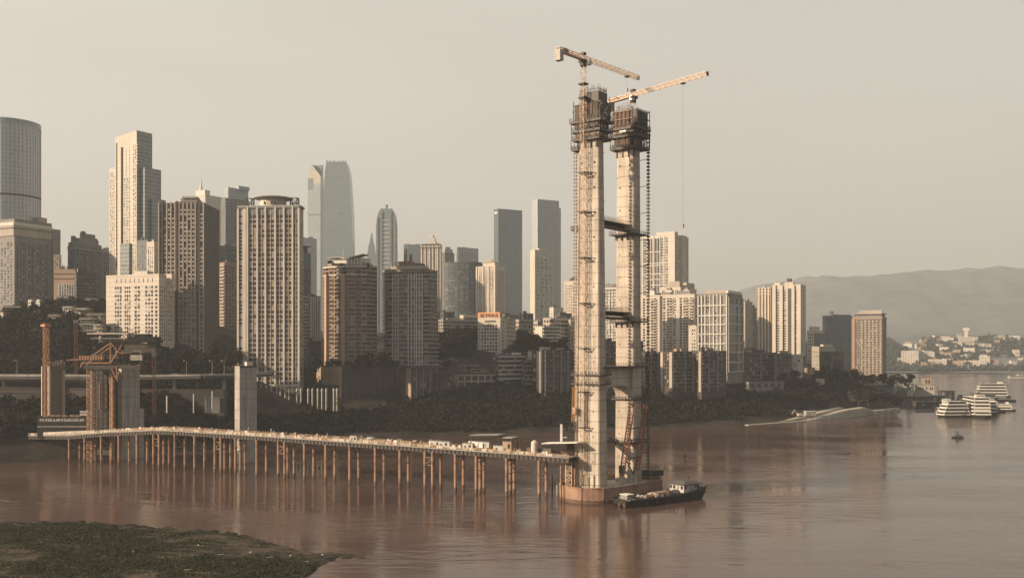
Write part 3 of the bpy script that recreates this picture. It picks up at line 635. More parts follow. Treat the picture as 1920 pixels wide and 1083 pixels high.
b = Bld('apartment_tower', 'slim white tower with one column of windows beside the blank grey slab', 'building', 275, 289, 297, 455, 560, 860, 25, 'cream')
b.win(b.L, 1, b.W-1, 3, b.h-3, 3, 22, 0.5, 0.5, 'win'); b.rooftop(2, 7); b.finish(66)

# 4 cream block with punched windows
b = Bld('cream_hotel', 'square cream block with rows of small dark windows above the orange gantry', 'building', 199, 298, 312, 516, 655, 770, 20, 'creamj')
zt, zb_ = b.zz(534), b.zz(640); nr = 14
for a_, c_, k in ((214.5, 228.5, 3), (233, 245, 3), (251.5, 263, 2), (271.5, 288, 3), (290, 296, 1)):
    b.win(b.L, b.uL(a_), b.uL(c_), zb_, zt, k, nr, 0.70, 0.60, 'win')
b.win(b.L, b.uL(215), b.uL(290), b.zz(529), b.zz(520), 9, 1, 0.16, 0.9, 'dark', 'roof_slot')
b.top('roof_hut', -b.tl(249), -b.tl(273), 2, 9, b.zz(507)-b.h, 'cream')
b.win(b.R, 1, b.D-1, zb_, zt, 3, nr, 0.4, 0.5, 'win'); b.finish(100)
b = Bld('cream_hotel', 'lower cream wing against the right side of the square cream block', 'building', 297, 313, 327, 536, 655, 782, 20, 'creamj')
b.win(b.L, b.uL(306), b.uL(313), 6, b.h-3, 1, 13, 0.5, 0.5, 'win'); b.win(b.R, 1, b.D-1, 6, b.h-3, 4, 13, 0.3, 0.5, 'win'); b.top('roof_hut', -b.W*0.8, 0.5, 5, b.D, b.zz(513)-b.h, 'cream'); b.finish(60)

# 5 grey gritty tower with blank dark side
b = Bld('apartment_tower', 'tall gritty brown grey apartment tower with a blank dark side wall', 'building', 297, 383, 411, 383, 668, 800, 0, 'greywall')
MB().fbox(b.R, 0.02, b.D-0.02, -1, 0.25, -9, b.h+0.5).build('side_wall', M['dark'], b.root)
us = lin(0.5, b.W-0.5, 12)
b.win(b.L, 0.5, b.W-0.5, 3, b.h-2, 11, 34, 0.62, 0.55, 'winw'); b.fin(b.L, us, 0.9, 1.0, 0, b.h+1.5, 'beige'); b.fin(b.L, [us[0]+3.2, us[4]+1.6, us[10]-1.0], 1.1, 1.4, 0, b.h+2.5, 'dkbrown')
dz = (b.h-5)/34
for i in range(11):
    if i in (0, 4, 9): continue
    for j in range(34):
        if random.random() < 0.8: b.put('balcony', 'beige', b.L, us[i]+(us[1]-us[0])*(0.5+random.uniform(-.1,.1)), 3+dz*(j+0.22), (us[1]-us[0])*0.5, dz*0.42, -0.2, 0.8)
b.bands([b.L], lin(3, b.h-2, 35), 0.28, 0.3, 'brown', 'floor_slab')
b.top('roof_hut', -b.tl(336), -b.tl(367), 4, 14, b.zz(371)-b.h, 'greywall'); b.top('roof_hut', -b.tl(339), -b.tl(365), 3, 13, 1.6, 'beige', b.zz(371)+0.3)
b.top('roof_hut', -b.tl(326), -b.tl(378), 2, 16, 2.2, 'brown'); b.rooftop(2, 3); b.finish(dict(window=100, balcony=60))

# 6 background between the grey and the ribbed tower
b = Bld('white_tower', 'white rooftop with a sail and mast behind the gritty grey tower', 'building', 366, 385, 417, 366, 500, 1600, 30, 'cw_lit', base=120)
b.top('roof_hut', -b.W, -b.W*0.1, 1, 12, 9, 'white'); MB().tube((-b.W*0.7,6,b.h+9),(-b.W*0.7,6,b.h+24),3.0,8,0.8).tube((-b.W*0.7,6,b.h+24),(-b.W*0.7,6,b.h+38),0.4,5,0.2).build('mast', M['white'], b.root); b.finish()
b = Bld('glass_tower', 'hazy glass tower with notched shoulders behind the disc-roofed tower', 'skyscraper', 414, 423, 467, 372, 520, 1500, 40, 'cw_grey', base=90)
b.top('crown', -b.W, -2, 6, b.D, b.zz(350)-b.h, 'cw_pale'); b.top('crown', -b.W*0.6, 0.6, b.D*0.55, b.D+0.4, 6, 'cw_pale', b.zz(352)); b.bands([b.R], lin(5, b.h-4, 24), 1.2, 0.5, 'slate'); b.fin(b.R, mids(0, b.D, 6), 0.8, 0.8, 0, b.h, 'slate'); b.finish()
b = Bld('grey_house', 'grey sloping roofed block squeezed between the gritty tower and the disc-roofed tower', 'building', 411, 422, 447, 462, 540, 1020, 35, 'slate')
b.win(b.R, 1, b.D-1, 3, b.h-3, 5, 12, 0.5, 0.5, 'wing'); b.bands([b.R], lin(4, b.h-2, 8), 0.7, 1.2, 'greywall'); b.rooftop(2, 8); b.finish()
b = Bld('apartment_tower', 'narrow tower with a warm lit zigzag strip between the gritty tower and the disc-roofed tower', 'building', 411, 421, 446, 494, 650, 900, 25, 'tan')
b.win(b.L, 0.5, b.W-0.5, 3, b.h-3, 2, 24, 0.6, 0.5, 'winw'); b.bands([b.L], lin(4, b.h-2, 24), 0.9, 1.3, 'cream', 'balcony'); b.win(b.R, 1, b.D-1, 3, b.h-3, 4, 24, 0.5, 0.5, 'winw'); b.bands([b.R], lin(4, b.h-2, 24), 0.5, 0.7, 'greywall'); b.rooftop(3, 4); b.finish(48)

# 7 disc-roofed ribbed tower
b = Bld('ribbed_tower', 'broad ribbed beige tower with a round helipad disc on its roof', 'skyscraper', 445, 562, 569, 386, 735, 770, 5, 'beige', parapet=0.8)
zlo, zhi = b.zz(723), b.zz(401)
pil = [464.6, 483, 498.3, 516.6, 532.7, 549]
edges = [464.6, 483, 498.3, 516.6, 532.7, 549, 561]
for a_, c_ in zip(edges[:-1], edges[1:]):
    b.win(b.L, b.uL(a_)+0.8, b.uL(c_)-0.8, zlo, zhi, 2, 36, 0.80, 0.66, 'winw'); b.fin(b.L, [(b.uL(a_)+b.uL(c_))/2], 0.45, 0.5, zlo, b.zz(392), 'beige', 'mullion')
b.fin(b.L, [b.uL(p) for p in pil], 1.25, 1.3, -2, b.zz(387), 'cream'); b.fin(b.L, [0.7, b.W-0.7], 1.4, 0.9, -2, b.zz(387), 'cream', 'corner_pier')
b.fin(b.L, [b.uL(458.5)], 2.4, 0.7, -2, b.zz(388), 'cream', 'corner_pier'); b.bands([b.L], lin(zlo, zhi, 37), 0.75, 0.22, 'beige', 'sill_band', b.uL(464.6), b.W)
b.win(b.L, b.uL(447.5), b.uL(454.5), zlo, zhi, 1, 48, 0.85, 0.6, 'win', 'stair_window'); b.win(b.R, 1.5, b.D-1.5, zlo, zhi, 3, 36, 0.5, 0.6, 'win')
b.bands([b.L], [b.zz(397.5)], 3.4, 0.35, 'slate', 'glass_band', b.uL(464.6), b.W-1); b.bands([b.L, b.R], [b.zz(388)], 1.6, 1.0, 'slate', 'cornice')
b.bands([b.L], [b.zz(722), b.zz(733)], 1.3, 1.6, 'cream', 'cornice')
cx_ = -b.tl(499); cy_ = 17
MB().tube((cx_,cy_,b.h+0.2),(cx_,cy_,b.zz(369)), 10.4, 28).build('roof_drum', M['cream'], b.root)
MB().tube((cx_,cy_,b.zz(369)+0.01),(cx_,cy_,b.zz(366)), 11.5, 36, 15.2).tube((cx_,cy_,b.zz(366)),(cx_,cy_,b.zz(364.6)), 15.4, 36).build('helipad', M['conc_grey'], b.root)
for px in (456, 542): MB().lattice((-b.tl(px),cy_-3,b.h), (-b.tl(px),cy_-3,b.zz(366)), 5.5, 5.5, 2, 0.45, (0,1,0)).build('roof_frame', M['dark'], b.root)
b.win((cx_-8, cy_-10.35, 1, 0, 16), 3, 14, b.h+2.5, b.h+5, 4, 1, 0.35, 0.9, 'win', 'drum_window'); b.finish(dict(window=100, stair_window=48, drum_window=4))

# 8 towers in the haze
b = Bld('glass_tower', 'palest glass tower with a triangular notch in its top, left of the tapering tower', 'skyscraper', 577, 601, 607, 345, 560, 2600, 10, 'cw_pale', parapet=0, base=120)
z1, z2 = b.h, b.zz(307)
mb = MB(); W, D = b.W, b.D
mb.add([(-W,0,z1),(0,0,z1),(0,D,z1),(-W,D,z1),(-W,0,b.zz(325)),(-W*0.72,0,z2),(-W*0.72,D,z2),(-W,D,b.zz(325)),(-0.02,0,b.zz(330)),(-0.02,D,b.zz(330))],
  [(0,1,8,5,4),(3,7,6,9,2),(4,5,6,7),(5,8,9,6),(0,4,7,3),(1,2,9,8),(0,3,2,1)]); mb.build('crown', M['cw_lit'], b.root)
MB().box(-W*0.72, -1, D*0.5, D-1, z2-30, z2-1).build('crown_screen', M['cw_blue'], b.root); MB().fbox(b.L, 1, W*0.42, -0.2, 0.4, b.zz(355), b.zz(334)).build('dark_panel', M['cw_blue'], b.root)
b.bands([b.L], [b.zz(402)], 2.5, 0.5, 'slate', 'belt'); b.finish()
def tapered(name, label, px0, px1, rows, Z, mat, base_y, depth=34, th=0, xoff=None):
    cxp = (px0+px1)/2; r = thing(name, label, 'skyscraper', (X(cxp, Z), Z, 0), -math.radians(th))
    prev = None; mb = MB()
    lv = [(base_y, *rows[0][1:])] + rows if rows[0][0] < base_y else rows
    for (ya, la, ra), (yb, lb, rb) in zip(lv[:-1], lv[1:]):
        q = lambda l, rr: [((l-cxp)/F*Z, 0), ((rr-cxp)/F*Z, 0), ((rr-cxp)/F*Z*0.9, depth), ((l-cxp)/F*Z*0.9, depth)]
        mb.prism(q(la, ra), HT(ya, Z), HT(yb, Z), q(lb, rb))
    mb.build('glass_shaft', M[mat], r); return r
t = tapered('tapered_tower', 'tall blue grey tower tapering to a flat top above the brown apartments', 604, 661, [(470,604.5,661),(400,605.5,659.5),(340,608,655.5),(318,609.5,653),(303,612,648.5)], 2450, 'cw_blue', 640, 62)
mb = MB()
for px in (612.5, 618, 626, 635, 642, 647.5): mb.box((px-632.5)/F*2450-1, (px-632.5)/F*2450+1, 0.5, 8, HT(303,2450)-0.5, HT(301 if px not in (618,635) else 302,2450)+1.5)
mb.build('crown_spikes', M['cw_blue'], t)
MB().beam(((626-632.5)/F*2450,-0.6,HT(398,2450)), ((637-632.5)/F*2450,-0.6,HT(398,2450)), 1.0, 2).build('maintenance_cradle', M['cw_pale'], t)
b = Bld('glass_tower', 'pale low glass block right of the disc-roofed tower in the haze', 'building', 560, 568, 594, 446, 580, 2200, 40, 'cw_pale', base=80); b.rooftop(1); b.finish()
b = Bld('apartment_tower', 'dark tower with a pitched rooftop and balcony lines right of the disc-roofed tower', 'building', 560, 566, 583, 476, 640, 905, 40, 'slate')
b.bands([b.R], lin(3, b.h-14, 22), 0.6, 0.9, 'greywall'); b.win(b.R, 0.5, b.D-0.5, 2, b.h-12, 3, 22, 0.7, 0.5, 'win'); b.top('roof_hut', -b.W, 0.7, -0.5, b.D, 1.0, 'greywall', b.h+7); b.top('roof_hut', -b.W*0.6, -1, 2, b.D-3, 7, 'dark'); b.finish()
b = Bld('apartment_tower', 'grey block with white vertical piers left of the brown rounded apartments', 'building', 567, 580, 601, 556, 665, 870, 35, 'slate')
b.fin(b.R, mids(0, b.D, 5), 1.1, 0.9, -3, b.h, 'white'); b.win(b.R, 0.5, b.D-0.5, 2, b.h-3, 5, 16, 0.6, 0.5, 'win'); b.bands([b.L], lin(3, b.h, 16), 0.5, 1.0, 'white', 'balcony'); b.win(b.L, 0.5, b.W-0.5, 2, b.h-3, 3, 16, 0.6, 0.5, 'win'); b.rooftop(2, 3); b.finish()
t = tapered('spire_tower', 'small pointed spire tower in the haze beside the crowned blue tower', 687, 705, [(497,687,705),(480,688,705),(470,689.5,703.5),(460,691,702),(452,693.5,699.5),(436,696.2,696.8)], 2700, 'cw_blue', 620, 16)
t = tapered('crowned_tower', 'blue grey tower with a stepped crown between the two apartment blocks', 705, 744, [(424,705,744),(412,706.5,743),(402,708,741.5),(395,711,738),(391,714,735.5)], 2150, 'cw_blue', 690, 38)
mb = MB()
for px in (708, 716, 733, 741): mb.box((px-724.5)/F*2150-1.6, (px-724.5)/F*2150+1.6, -1.6, 1, HT(690,2150), HT(408 if px in (708,741) else 397,2150))
mb.build('rib', M['slate'], t)
mb = MB()
for y in range(412, 640, 8): mb.box((718.5-724.5)/F*2150, (731-724.5)/F*2150, -1.0, 0.5, HT(y+2,2150), HT(y,2150))
mb.build('floor_slab', M['cw_lit'], t); MB().box(-2.2, 2.2, 4, 9, HT(391,2150), HT(383,2150)).build('lantern', M['slate'], t)

# 10 brown rounded apartments and 13 balcony tower
def rounded(name, label, px0, px1, ytop, ybase, Z, mat, depth=32, bow=6.0, slabs=24, slabmat='beige', slabdep=0.8, winmat='winw', cap=100, facet=9, wfrac=0.7, turn=0):
    w2 = (px1-px0)/2/F*Z; fr = [(w2*math.sin(a)/math.sin(1.15), bow*(1-math.cos(a))/(1-math.cos(1.15)) - bow*0.5) for a in lin(-1.15, 1.15, facet)]
    poly = fr + [(w2, depth), (-w2, depth)]
    b = Bld(name, label, 'building', (px0+px1)/2, (px0+px1)/2, (px0+px1)/2, ytop, ybase, Z, 0, mat, poly=poly)
    b.root.rotation_euler = (0, 0, -math.radians(turn)); b.W, b.D = w2*2, depth; b.fr = b.faces[:facet-1]; b.sl = lin(1.5, b.h, slabs+1)
    b.bands(b.fr + [b.faces[facet-1], b.faces[-1]], b.sl, 0.42, slabdep, slabmat)
    for f in b.fr + [b.faces[-1]]: b.win(f, 0.4, f[4]-0.4, b.sl[0], b.sl[-1], max(1, int(f[4]/3.2)), slabs, wfrac, 0.6, winmat)
    b.win(b.faces[facet-1], 1, f[4]-1 if False else b.faces[facet-1][4]-1, b.sl[0], b.sl[-1], 5, slabs, 0.5, 0.5, winmat)
    b.cap = cap; return b
b = rounded('apartment_tower', 'brown rounded apartment tower with an upturned pavilion roof', 598, 690, 500, 690, 815, 'brown', depth=20, slabs=24, slabmat='white', slabdep=1.0, turn=22)
b.bands(b.fr, [b.sl[-1]-0.2, b.sl[-3]], 1.0, 1.3, 'white', 'terrace_edge')
for f, pos in ((b.fr[1], 0.6), (b.fr[4], 0.45)): b.fin(f, [f[4]*pos], 2.7, 3.4, 1, b.h-6, 'sunlit_tan', 'bay')
for f in b.fr: b.fin(f, [0.0], 0.7, 1.2, 0, b.h, 'tan')
for f in (b.fr[2], b.fr[6]):
    for j in range(24): b.put('balcony', 'brown', f, f[4]*0.5, b.sl[j]+0.9, f[4]*0.6, 1.1, -0.2, 1.5)
b.top('roof_hut', -12, 4, 3, 15, b.zz(488)-b.h, 'white'); b.top('penthouse', -17, 17, 3, 18, 3.2, 'beige'); b.top('penthouse', 2, 16, 1.5, 17, 7.0, 'white')
z = b.zz(487); mb = MB(); mb.add([(-17,1,z+1.8),(-6,1,z+2.2),(4,1,z-0.4),(12,1,z-1.2),(12,16,z-0.8),(4,16,z),(-6,16,z+2.6),(-17,16,z+2.2)] + [(-17,1,z+2.4),(-6,1,z+3.0),(4,1,z+0.4),(12,1,z-0.6),(12,16,z-0.2),(4,16,z+0.6),(-6,16,z+3.4),(-17,16,z+2.8)],
  [(0,7,6,1),(1,6,5,2),(2,5,4,3),(8,9,14,15),(9,10,13,14),(10,11,12,13),(0,1,9,8),(1,2,10,9),(2,3,11,10),(3,4,12,11),(4,5,13,12),(5,6,14,13),(6,7,15,14),(7,0,8,15)]); mb.build('pavilion_roof', M['conc_grey'], b.root)
MB().beam((6, 4, z+1.5), (19, 4, z+4), 10, 0.7).build('pavilion_roof', M['conc_grey'], b.root)
for k in range(14):
    o = bpy.data.objects.new('planter', quads_mesh('planter', crown_pts(60, 1.8, 1.4, 1.0, 3), RNG.uniform(0.3,0.6,60), M['leaf2'])); COL.objects.link(o); o.parent = b.root; o.location = (random.uniform(-21,21), random.uniform(0.5,5), b.h + (0.4 if k < 9 else 3.6))
MB().tube((-5,8,z+2),(-5,8,z+9), 0.18, 5).build('aerial', M['white'], b.root)
for k in range(5): b.top('roof_column', 4+k*3, 5+k*3, 0.4, 1.4, 7, 'white', b.h+0.3)
b.finish(dict(window=100, balcony=48))
b = rounded('apartment_tower', 'dark apartment tower wrapped in white balcony slabs right of the brown rounded tower', 713, 806, 508, 695, 832, 'dark', depth=20, slabs=23, slabmat='white', slabdep=1.5, facet=8, winmat='win', wfrac=0.85, turn=20)
for i, f in enumerate(b.fr):
    if i in (2, 4, 5): b.fin(f, lin(0.8, f[4]-0.8, 3), 0.8, 1.2, 0, b.h-2, 'white', 'column')
    else:
        for j in range(23): b.put('balcony', 'greywall', f, f[4]*0.5, b.sl[j]+0.75, f[4]*0.86, 0.7, -0.2, 1.7)
b.bands(b.fr, [b.h-1, b.h+1.2], 0.7, 2.6, 'tan', 'eaves'); b.top('penthouse', -15, 14, 3, 17, 4.4, 'beige'); b.top('roof_hut', -10, 3, 5, 13, 8.5, 'brown'); b.top('roof_hut', 5, 12, 5, 14, 6.5, 'dark')
MB().lattice((-4,9,b.h+8),(-4,9,b.h+20), 1.6,1.6,6,0.2,(0,1,0)).build('aerial', M['dark'], b.root); MB().lattice((1,9,b.h+8),(1,9,b.h+15), 1.4,1.4,4,0.2,(0,1,0)).build('aerial', M['dark'], b.root)
for k in range(8): b.top('roof_post', -14+k*3.6, -13.5+k*3.6, 2.0, 2.6, 3.5, 'tan', b.h+4.6)
b.finish(dict(window=100, balcony=100))

# 14-18 middle distance
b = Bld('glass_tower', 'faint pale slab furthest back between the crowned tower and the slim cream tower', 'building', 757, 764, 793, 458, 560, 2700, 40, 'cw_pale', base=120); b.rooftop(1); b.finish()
b = Bld('cream_tower', 'slim cream tower with a small cross-shaped lantern on its roof', 'building', 789, 826, 829, 460, 600, 1120, 8, 'cream')
for a_, c_, k in ((792, 797, 2), (799, 805, 2), (807, 811, 1), (813, 820, 2), (822, 825, 1)): b.win(b.L, b.uL(a_), b.uL(c_), 3, b.h-4, k, 30, 0.6, 0.55, 'wing')
b.fin(b.L, [b.uL(p) for p in (791, 798, 806, 812, 821)], 0.8, 0.9, 0, b.h, 'cream'); b.bands([b.L], [b.h-2, b.h+1.6], 1.0, 1.4, 'greywall', 'cornice')
b.top('roof_hut', -b.tl(801), -b.tl(816), 3, 11, b.zz(452)-b.h, 'cream'); b.top('roof_hut', -b.tl(803.5), -b.tl(813.5), 4, 10, b.zz(446)-b.zz(452), 'cream', b.zz(452)+0.3); b.top('lantern', -b.tl(807), -b.tl(810), 5, 8, b.zz(439)-b.zz(446), 'white', b.zz(446)+0.3); b.top('lantern', -b.tl(803.5), -b.tl(813.5), 6, 7, 1.5, 'white', b.zz(444)+0.35); b.finish()
b = Bld('grey_tower', 'grey glass tower with a ragged top right of the slim cream tower', 'building', 828, 834, 852, 474, 600, 1700, 40, 'cw_grey', base=60); b.top('crown', -b.W+1, -2, 2, b.D-2, b.zz(466)-b.h, 'cw_pale'); b.top('crown', -b.W+4, -4, 6, b.D-6, 4, 'cw_pale', b.zz(466)+0.2); b.finish()
b = Bld('office_tower', 'hazy office tower with a pale rooftop name board behind the dark bowed block', 'building', 856, 860, 897, 464, 560, 2250, 50, 'cw_pale', base=100)
mb = MB(); glyphs(mb, b.R, b.uR(863), b.uR(893), b.zz(473), b.zz(467), 8, 0.8); mb.build('lettering', M['whitepaint'], b.root); b.rooftop(1, 3); b.finish()
b = rounded('office_block', 'dark bowed glass block in front of the hazy office tower', 834, 903, 493, 605, 1230, 'cw_dark', depth=40, bow=8, slabs=28, slabmat='dark', slabdep=0.25, winmat='wing', cap=0, facet=9, wfrac=0.8); b.items = {k: v[::3] for k, v in b.items.items()}; b.finish()
b = Bld('cream_tower', 'cream apartment tower with a gabled crown behind the orange sign building', 'building', 893, 930, 947, 500, 600, 1080, 30, 'cream')
for a_, c_, k in ((898, 904, 2), (907, 915, 3), (918, 926, 2)): b.win(b.L, b.uL(a_), b.uL(c_), 3, b.h-3, k, 26, 0.6, 0.5, 'winw')
b.fin(b.L, [b.uL(p) for p in (894, 906, 916, 928)], 1.6, 0.9, 0, b.h+1, 'cream'); b.win(b.R, 2, b.D-2, 3, b.h-3, 5, 26, 0.5, 0.5, 'wing'); b.bands([b.L], lin(3, b.h, 27), 0.4, 0.6, 'beige', 'floor_slab', b.uL(897), b.uL(927))
b.top('roof_hut', -b.tl(905), -b.tl(926), 2, 12, b.zz(491)-b.h, 'cream'); x0_, x1_ = -b.tl(903), -b.tl(927); zz_ = b.zz(491)+0.3
mb = MB(); mb.add([(x0_,1,zz_),(x1_,1,zz_),((x0_+x1_)/2,1,b.zz(485)),(x0_,13,zz_),(x1_,13,zz_),((x0_+x1_)/2,13,b.zz(485))], [(0,1,2),(5,4,3),(0,2,5,3),(1,4,5,2),(0,3,4,1)]); mb.build('gable', M['beige'], b.root); b.finish()
b = Bld('glass_tower', 'dark blue glass slab tower with a clipped left corner', 'skyscraper', 926, 934, 979, 392, 600, 2200, 60, 'cw_dark', base=60)
MB().fbox(b.R, 0.02, b.D-0.02, -1, 0.3, -5, b.h+0.4).build('glass_front', M['cw_blue'], b.root); b.put('sky_sign', 'whitepaint', b.L, b.W*0.5, b.zz(398), b.W*0.6, 4, -0.2, 0.4); b.win(b.R, b.uR(948), b.uR(975), 0, b.zz(545), 7, 5, 0.5, 0.6, 'wing'); b.finish(dict(sky_sign=1))
b = Bld('glass_tower', 'pale grey slab tower with a white corner edge left of the bridge tower', 'skyscraper', 997, 1008, 1048, 374, 610, 2500, 60, 'cw_pale', base=60)
MB().fbox(b.R, 0.02, b.D-0.02, -1, 0.3, -5, b.h+0.4).build('glass_front', M['cw_tall'], b.root); b.fin(b.L, [b.W-0.8], 2.2, 0.8, 0, b.h+1, 'white', 'corner_edge'); MB().box(-b.W+3, -3, b.D+0.02, b.D+8, -10, b.zz(386)).build('rear_wing', M['cw_pale'], b.root)
for px in (1012, 1022, 1027, 1038): b.put('vent', 'win', b.R, b.uR(px), b.zz(428), 1.6, 3, -0.2, 0.5)
b.finish(dict(vent=4))
b = Bld('pale_tower', 'pale stone faced tower in front of the white-edged slab tower', 'building', 994, 1003, 1037, 469, 620, 1700, 55, 'cw_lit', base=40)
b.fin(b.R, mids(0, b.D, 4), 0.8, 0.6, 0, b.h-8, 'beige'); b.win(b.R, 2, b.D-2, 5, b.h-12, 8, 18, 0.4, 0.5, 'winpale', skip=0.55); b.put('sky_sign', 'whitepaint', b.R, b.D*0.55, b.zz(482), b.D*0.3, 2.5, -0.2, 0.6); b.put('sky_sign', 'whitepaint', b.R, b.D*0.85, b.zz(494), b.D*0.3, 2.5, -0.2, 0.6); b.top('roof_hut', -b.W*0.8, -1, b.D*0.25, b.D*0.7, 4, 'cw_lit'); b.finish(dict(sky_sign=2))
b = Bld('cream_tower', 'cream tower with a dark dome partly hidden by the left bridge leg', 'building', 1058, 1086, 1092, 528, 615, 1150, 25, 'cream')
b.win(b.L, 1, b.W-1, 3, b.h-3, 7, 15, 0.5, 0.5, 'winw'); MB().tube((-b.W*0.45,6,b.h+0.3),(-b.W*0.45,6,b.h+3.5),6,12).tube((-b.W*0.45,6,b.h+3.5),(-b.W*0.45,6,b.h+6),6,12,2).build('dome', M['dark'], b.root); b.finish()
b = Bld('white_tower', 'white gridded tower seen between the two bridge legs', 'building', 1104, 1158, 1166, 541, 660, 960, 25, 'white')
b.win(b.L, 1, b.W-1, 3, b.h-3, 16, 19, 0.6, 0.55, 'win'); b.fin(b.L, lin(1, b.W-1, 9), 0.6, 0.6, 0, b.h, 'white'); b.bands([b.L], [b.h-1], 1.2, 1.0, 'slate', 'cornice'); b.top('penthouse', -b.W*0.8, -3, 3, 12, 4.5, 'greywall'); b.rooftop(3, 6); b.finish(60)
b = Bld('pale_tower', 'hazy low block right of the pale stone faced tower', 'building', 1030, 1038, 1056, 577, 612, 1420, 50, 'cw_lit'); b.rooftop(1); b.finish()

# 23-28 blocks in front of the hillside woods
b = Bld('sign_building', 'cream block topped by an orange sign board, windows in even rows', 'building', 896, 938, 967, 597, 700, 905, 25, 'cream')
for j in range(13): pass
b.win(b.L, b.uL(902), b.uL(933), b.zz(690), b.zz(607), 6, 13, 0.62, 0.55, 'win'); b.win(b.L, b.uL(897.5), b.uL(901), b.zz(690), b.zz(607), 1, 13, 0.5, 0.4, 'win')
b.win(b.R, 2, b.D*0.3, b.zz(660), b.zz(600), 1, 10, 0.7, 0.5, 'win'); b.bands([b.R], [b.zz(y) for y in (596,604,612,620,628,636,644,652,660)], 1.1, 1.8, 'beige', 'balcony', b.D*0.42, b.D*0.95)
MB().fbox(b.L, 0.3, b.W-0.3, -1.2, 0.5, b.h+1.4, b.zz(585)).build('sign_board', M['sign'], b.root); mb = MB(); glyphs(mb, (b.L[0], b.L[1]-0.5, 1, 0, b.W), 2, b.W-2, b.zz(594), b.zz(587.5), 7, 0.3); mb.build('lettering', M['brown'], b.root)
b.put('louvre', 'dark', b.L, b.W*0.56, b.zz(602), b.W*0.5, 1.6, -0.2, 0.1); b.rooftop(1); b.finish(100, 0.05)
def terrace(name, label, xl, xc, xr, yt, yb, Z, th, mat, n, slab='white', nx=10, cat='building', cap=60, dep=1.6):
    b = Bld(name, label, cat, xl, xc, xr, yt, yb, Z, th, mat, parapet=0.9); zs = lin(1.5, b.h-0.6, n+1)
    b.win(b.R, 0.6, b.D-0.6, 1.5, b.h-0.6, nx, n, 0.72, 0.5, 'win'); b.win(b.L, 0.6, b.W-0.6, 1.5, b.h-0.6, max(2, nx//4), n, 0.55, 0.5, 'win')
    for z in zs: MB().fbox(b.R, 0.01, b.D-0.01, -0.2, dep, z-0.5, z+0.5).build('balcony', M[slab], b.root)
    return b
b = terrace('stepped_apartments', 'dark terraced block with long white balcony strips at the foot of the sign building', 923, 934, 985, 667, 738, 850, 55, 'dark', 8, 'white', 9); b.rooftop(4, 3, ('white','greywall')); b.finish(60)
b = terrace('stepped_apartments', 'shorter dark balcony block stepping down right of the white-stripped terraced block', 978, 983, 1003, 676, 740, 852, 55, 'dark', 7, 'greywall', 4); b.rooftop(1); b.finish(40)
b = Bld('grey_apartments', 'grey slab of flats with a sunlit blank end wall just left of the bridge tower', 'building', 990, 1016, 1072, 658, 745, 845, 55, 'dkbrown')
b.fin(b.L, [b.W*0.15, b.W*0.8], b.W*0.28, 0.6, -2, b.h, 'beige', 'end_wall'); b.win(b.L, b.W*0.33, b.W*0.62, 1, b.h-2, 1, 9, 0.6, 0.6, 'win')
b.win(b.R, 1, b.D-1, 1, b.h-1.5, 12, 9, 0.6, 0.5, 'wing'); b.fin(b.R, [b.D*p for p in (0.1, 0.37, 0.62, 0.85)], 1.0, 1.2, -2, b.h+0.5, 'greywall'); b.bands([b.R], lin(1, b.h-1, 10), 0.35, 0.9, 'greywall'); b.rooftop(4, 4, ('beige','tan','greywall')); b.finish(80)
b = terrace('office_block', 'low grey three storey office with a gridded front behind the trees left of the terraces', 847, 857, 934, 702, 742, 835, 60, 'dark', 3, 'beige', 6, dep=0.8)
b.fin(b.R, lin(0.5, b.D-0.5, 7), 1.0, 1.0, -4, b.h, 'beige'); b.fin(b.L, [b.W/2], b.W*0.9, 0.5, -4, b.h, 'beige', 'end_wall'); b.finish(30)
b = terrace('hill_house', 'white stepped house on the wooded slope right of the sign building', 1003, 1018, 1050, 612, 642, 960, 50, 'greywall', 4, 'white', 5, 'house'); b.fin(b.L, [b.W/2], b.W*0.9, 0.5, -4, b.h, 'cream', 'end_wall'); b.finish(30)
b = terrace('hill_house', 'pale upper house behind the white stepped house on the wooded slope', 1018, 1030, 1066, 597, 640, 990, 45, 'beige', 5, 'white', 5, 'house'); b.rooftop(1); b.finish(30)
b = terrace('hill_house', 'long pale low building on the crest of the wooded slope left of the sign building', 822, 830, 896, 600, 622, 1030, 55, 'greywall', 3, 'beige', 10, 'house'); b.rooftop(2, 3); b.finish(40)
b = terrace('hill_house', 'small white topped house on the crest just left of the sign building', 862, 868, 897, 592, 612, 1050, 45, 'cream', 2, 'white', 6, 'house'); b.finish(30)
b = terrace('hill_house', 'low pale house on the crest right of the sign building', 966, 972, 1000, 600, 626, 1010, 50, 'beige', 3, 'greywall', 6, 'house'); b.finish(30)
for xl, xc, xr, yt, yb, Z, mt, lb in ((821,827,862,676,702,880,'greywall','white roofed low house behind the three storey office, left one'), (838,846,872,672,694,895,'white','white flat roofed house on the slope behind the three storey office'),
      (862,868,897,684,706,862,'greywall','small pale balconied house just left of the sign building foot'), (884,893,926,690,706,848,'dark','dark low house at the foot of the sign building')):
    shed('low_house', lb, xl, xc, xr, yt, yb, Z, 45, mt, 3, 2, extra=plat)
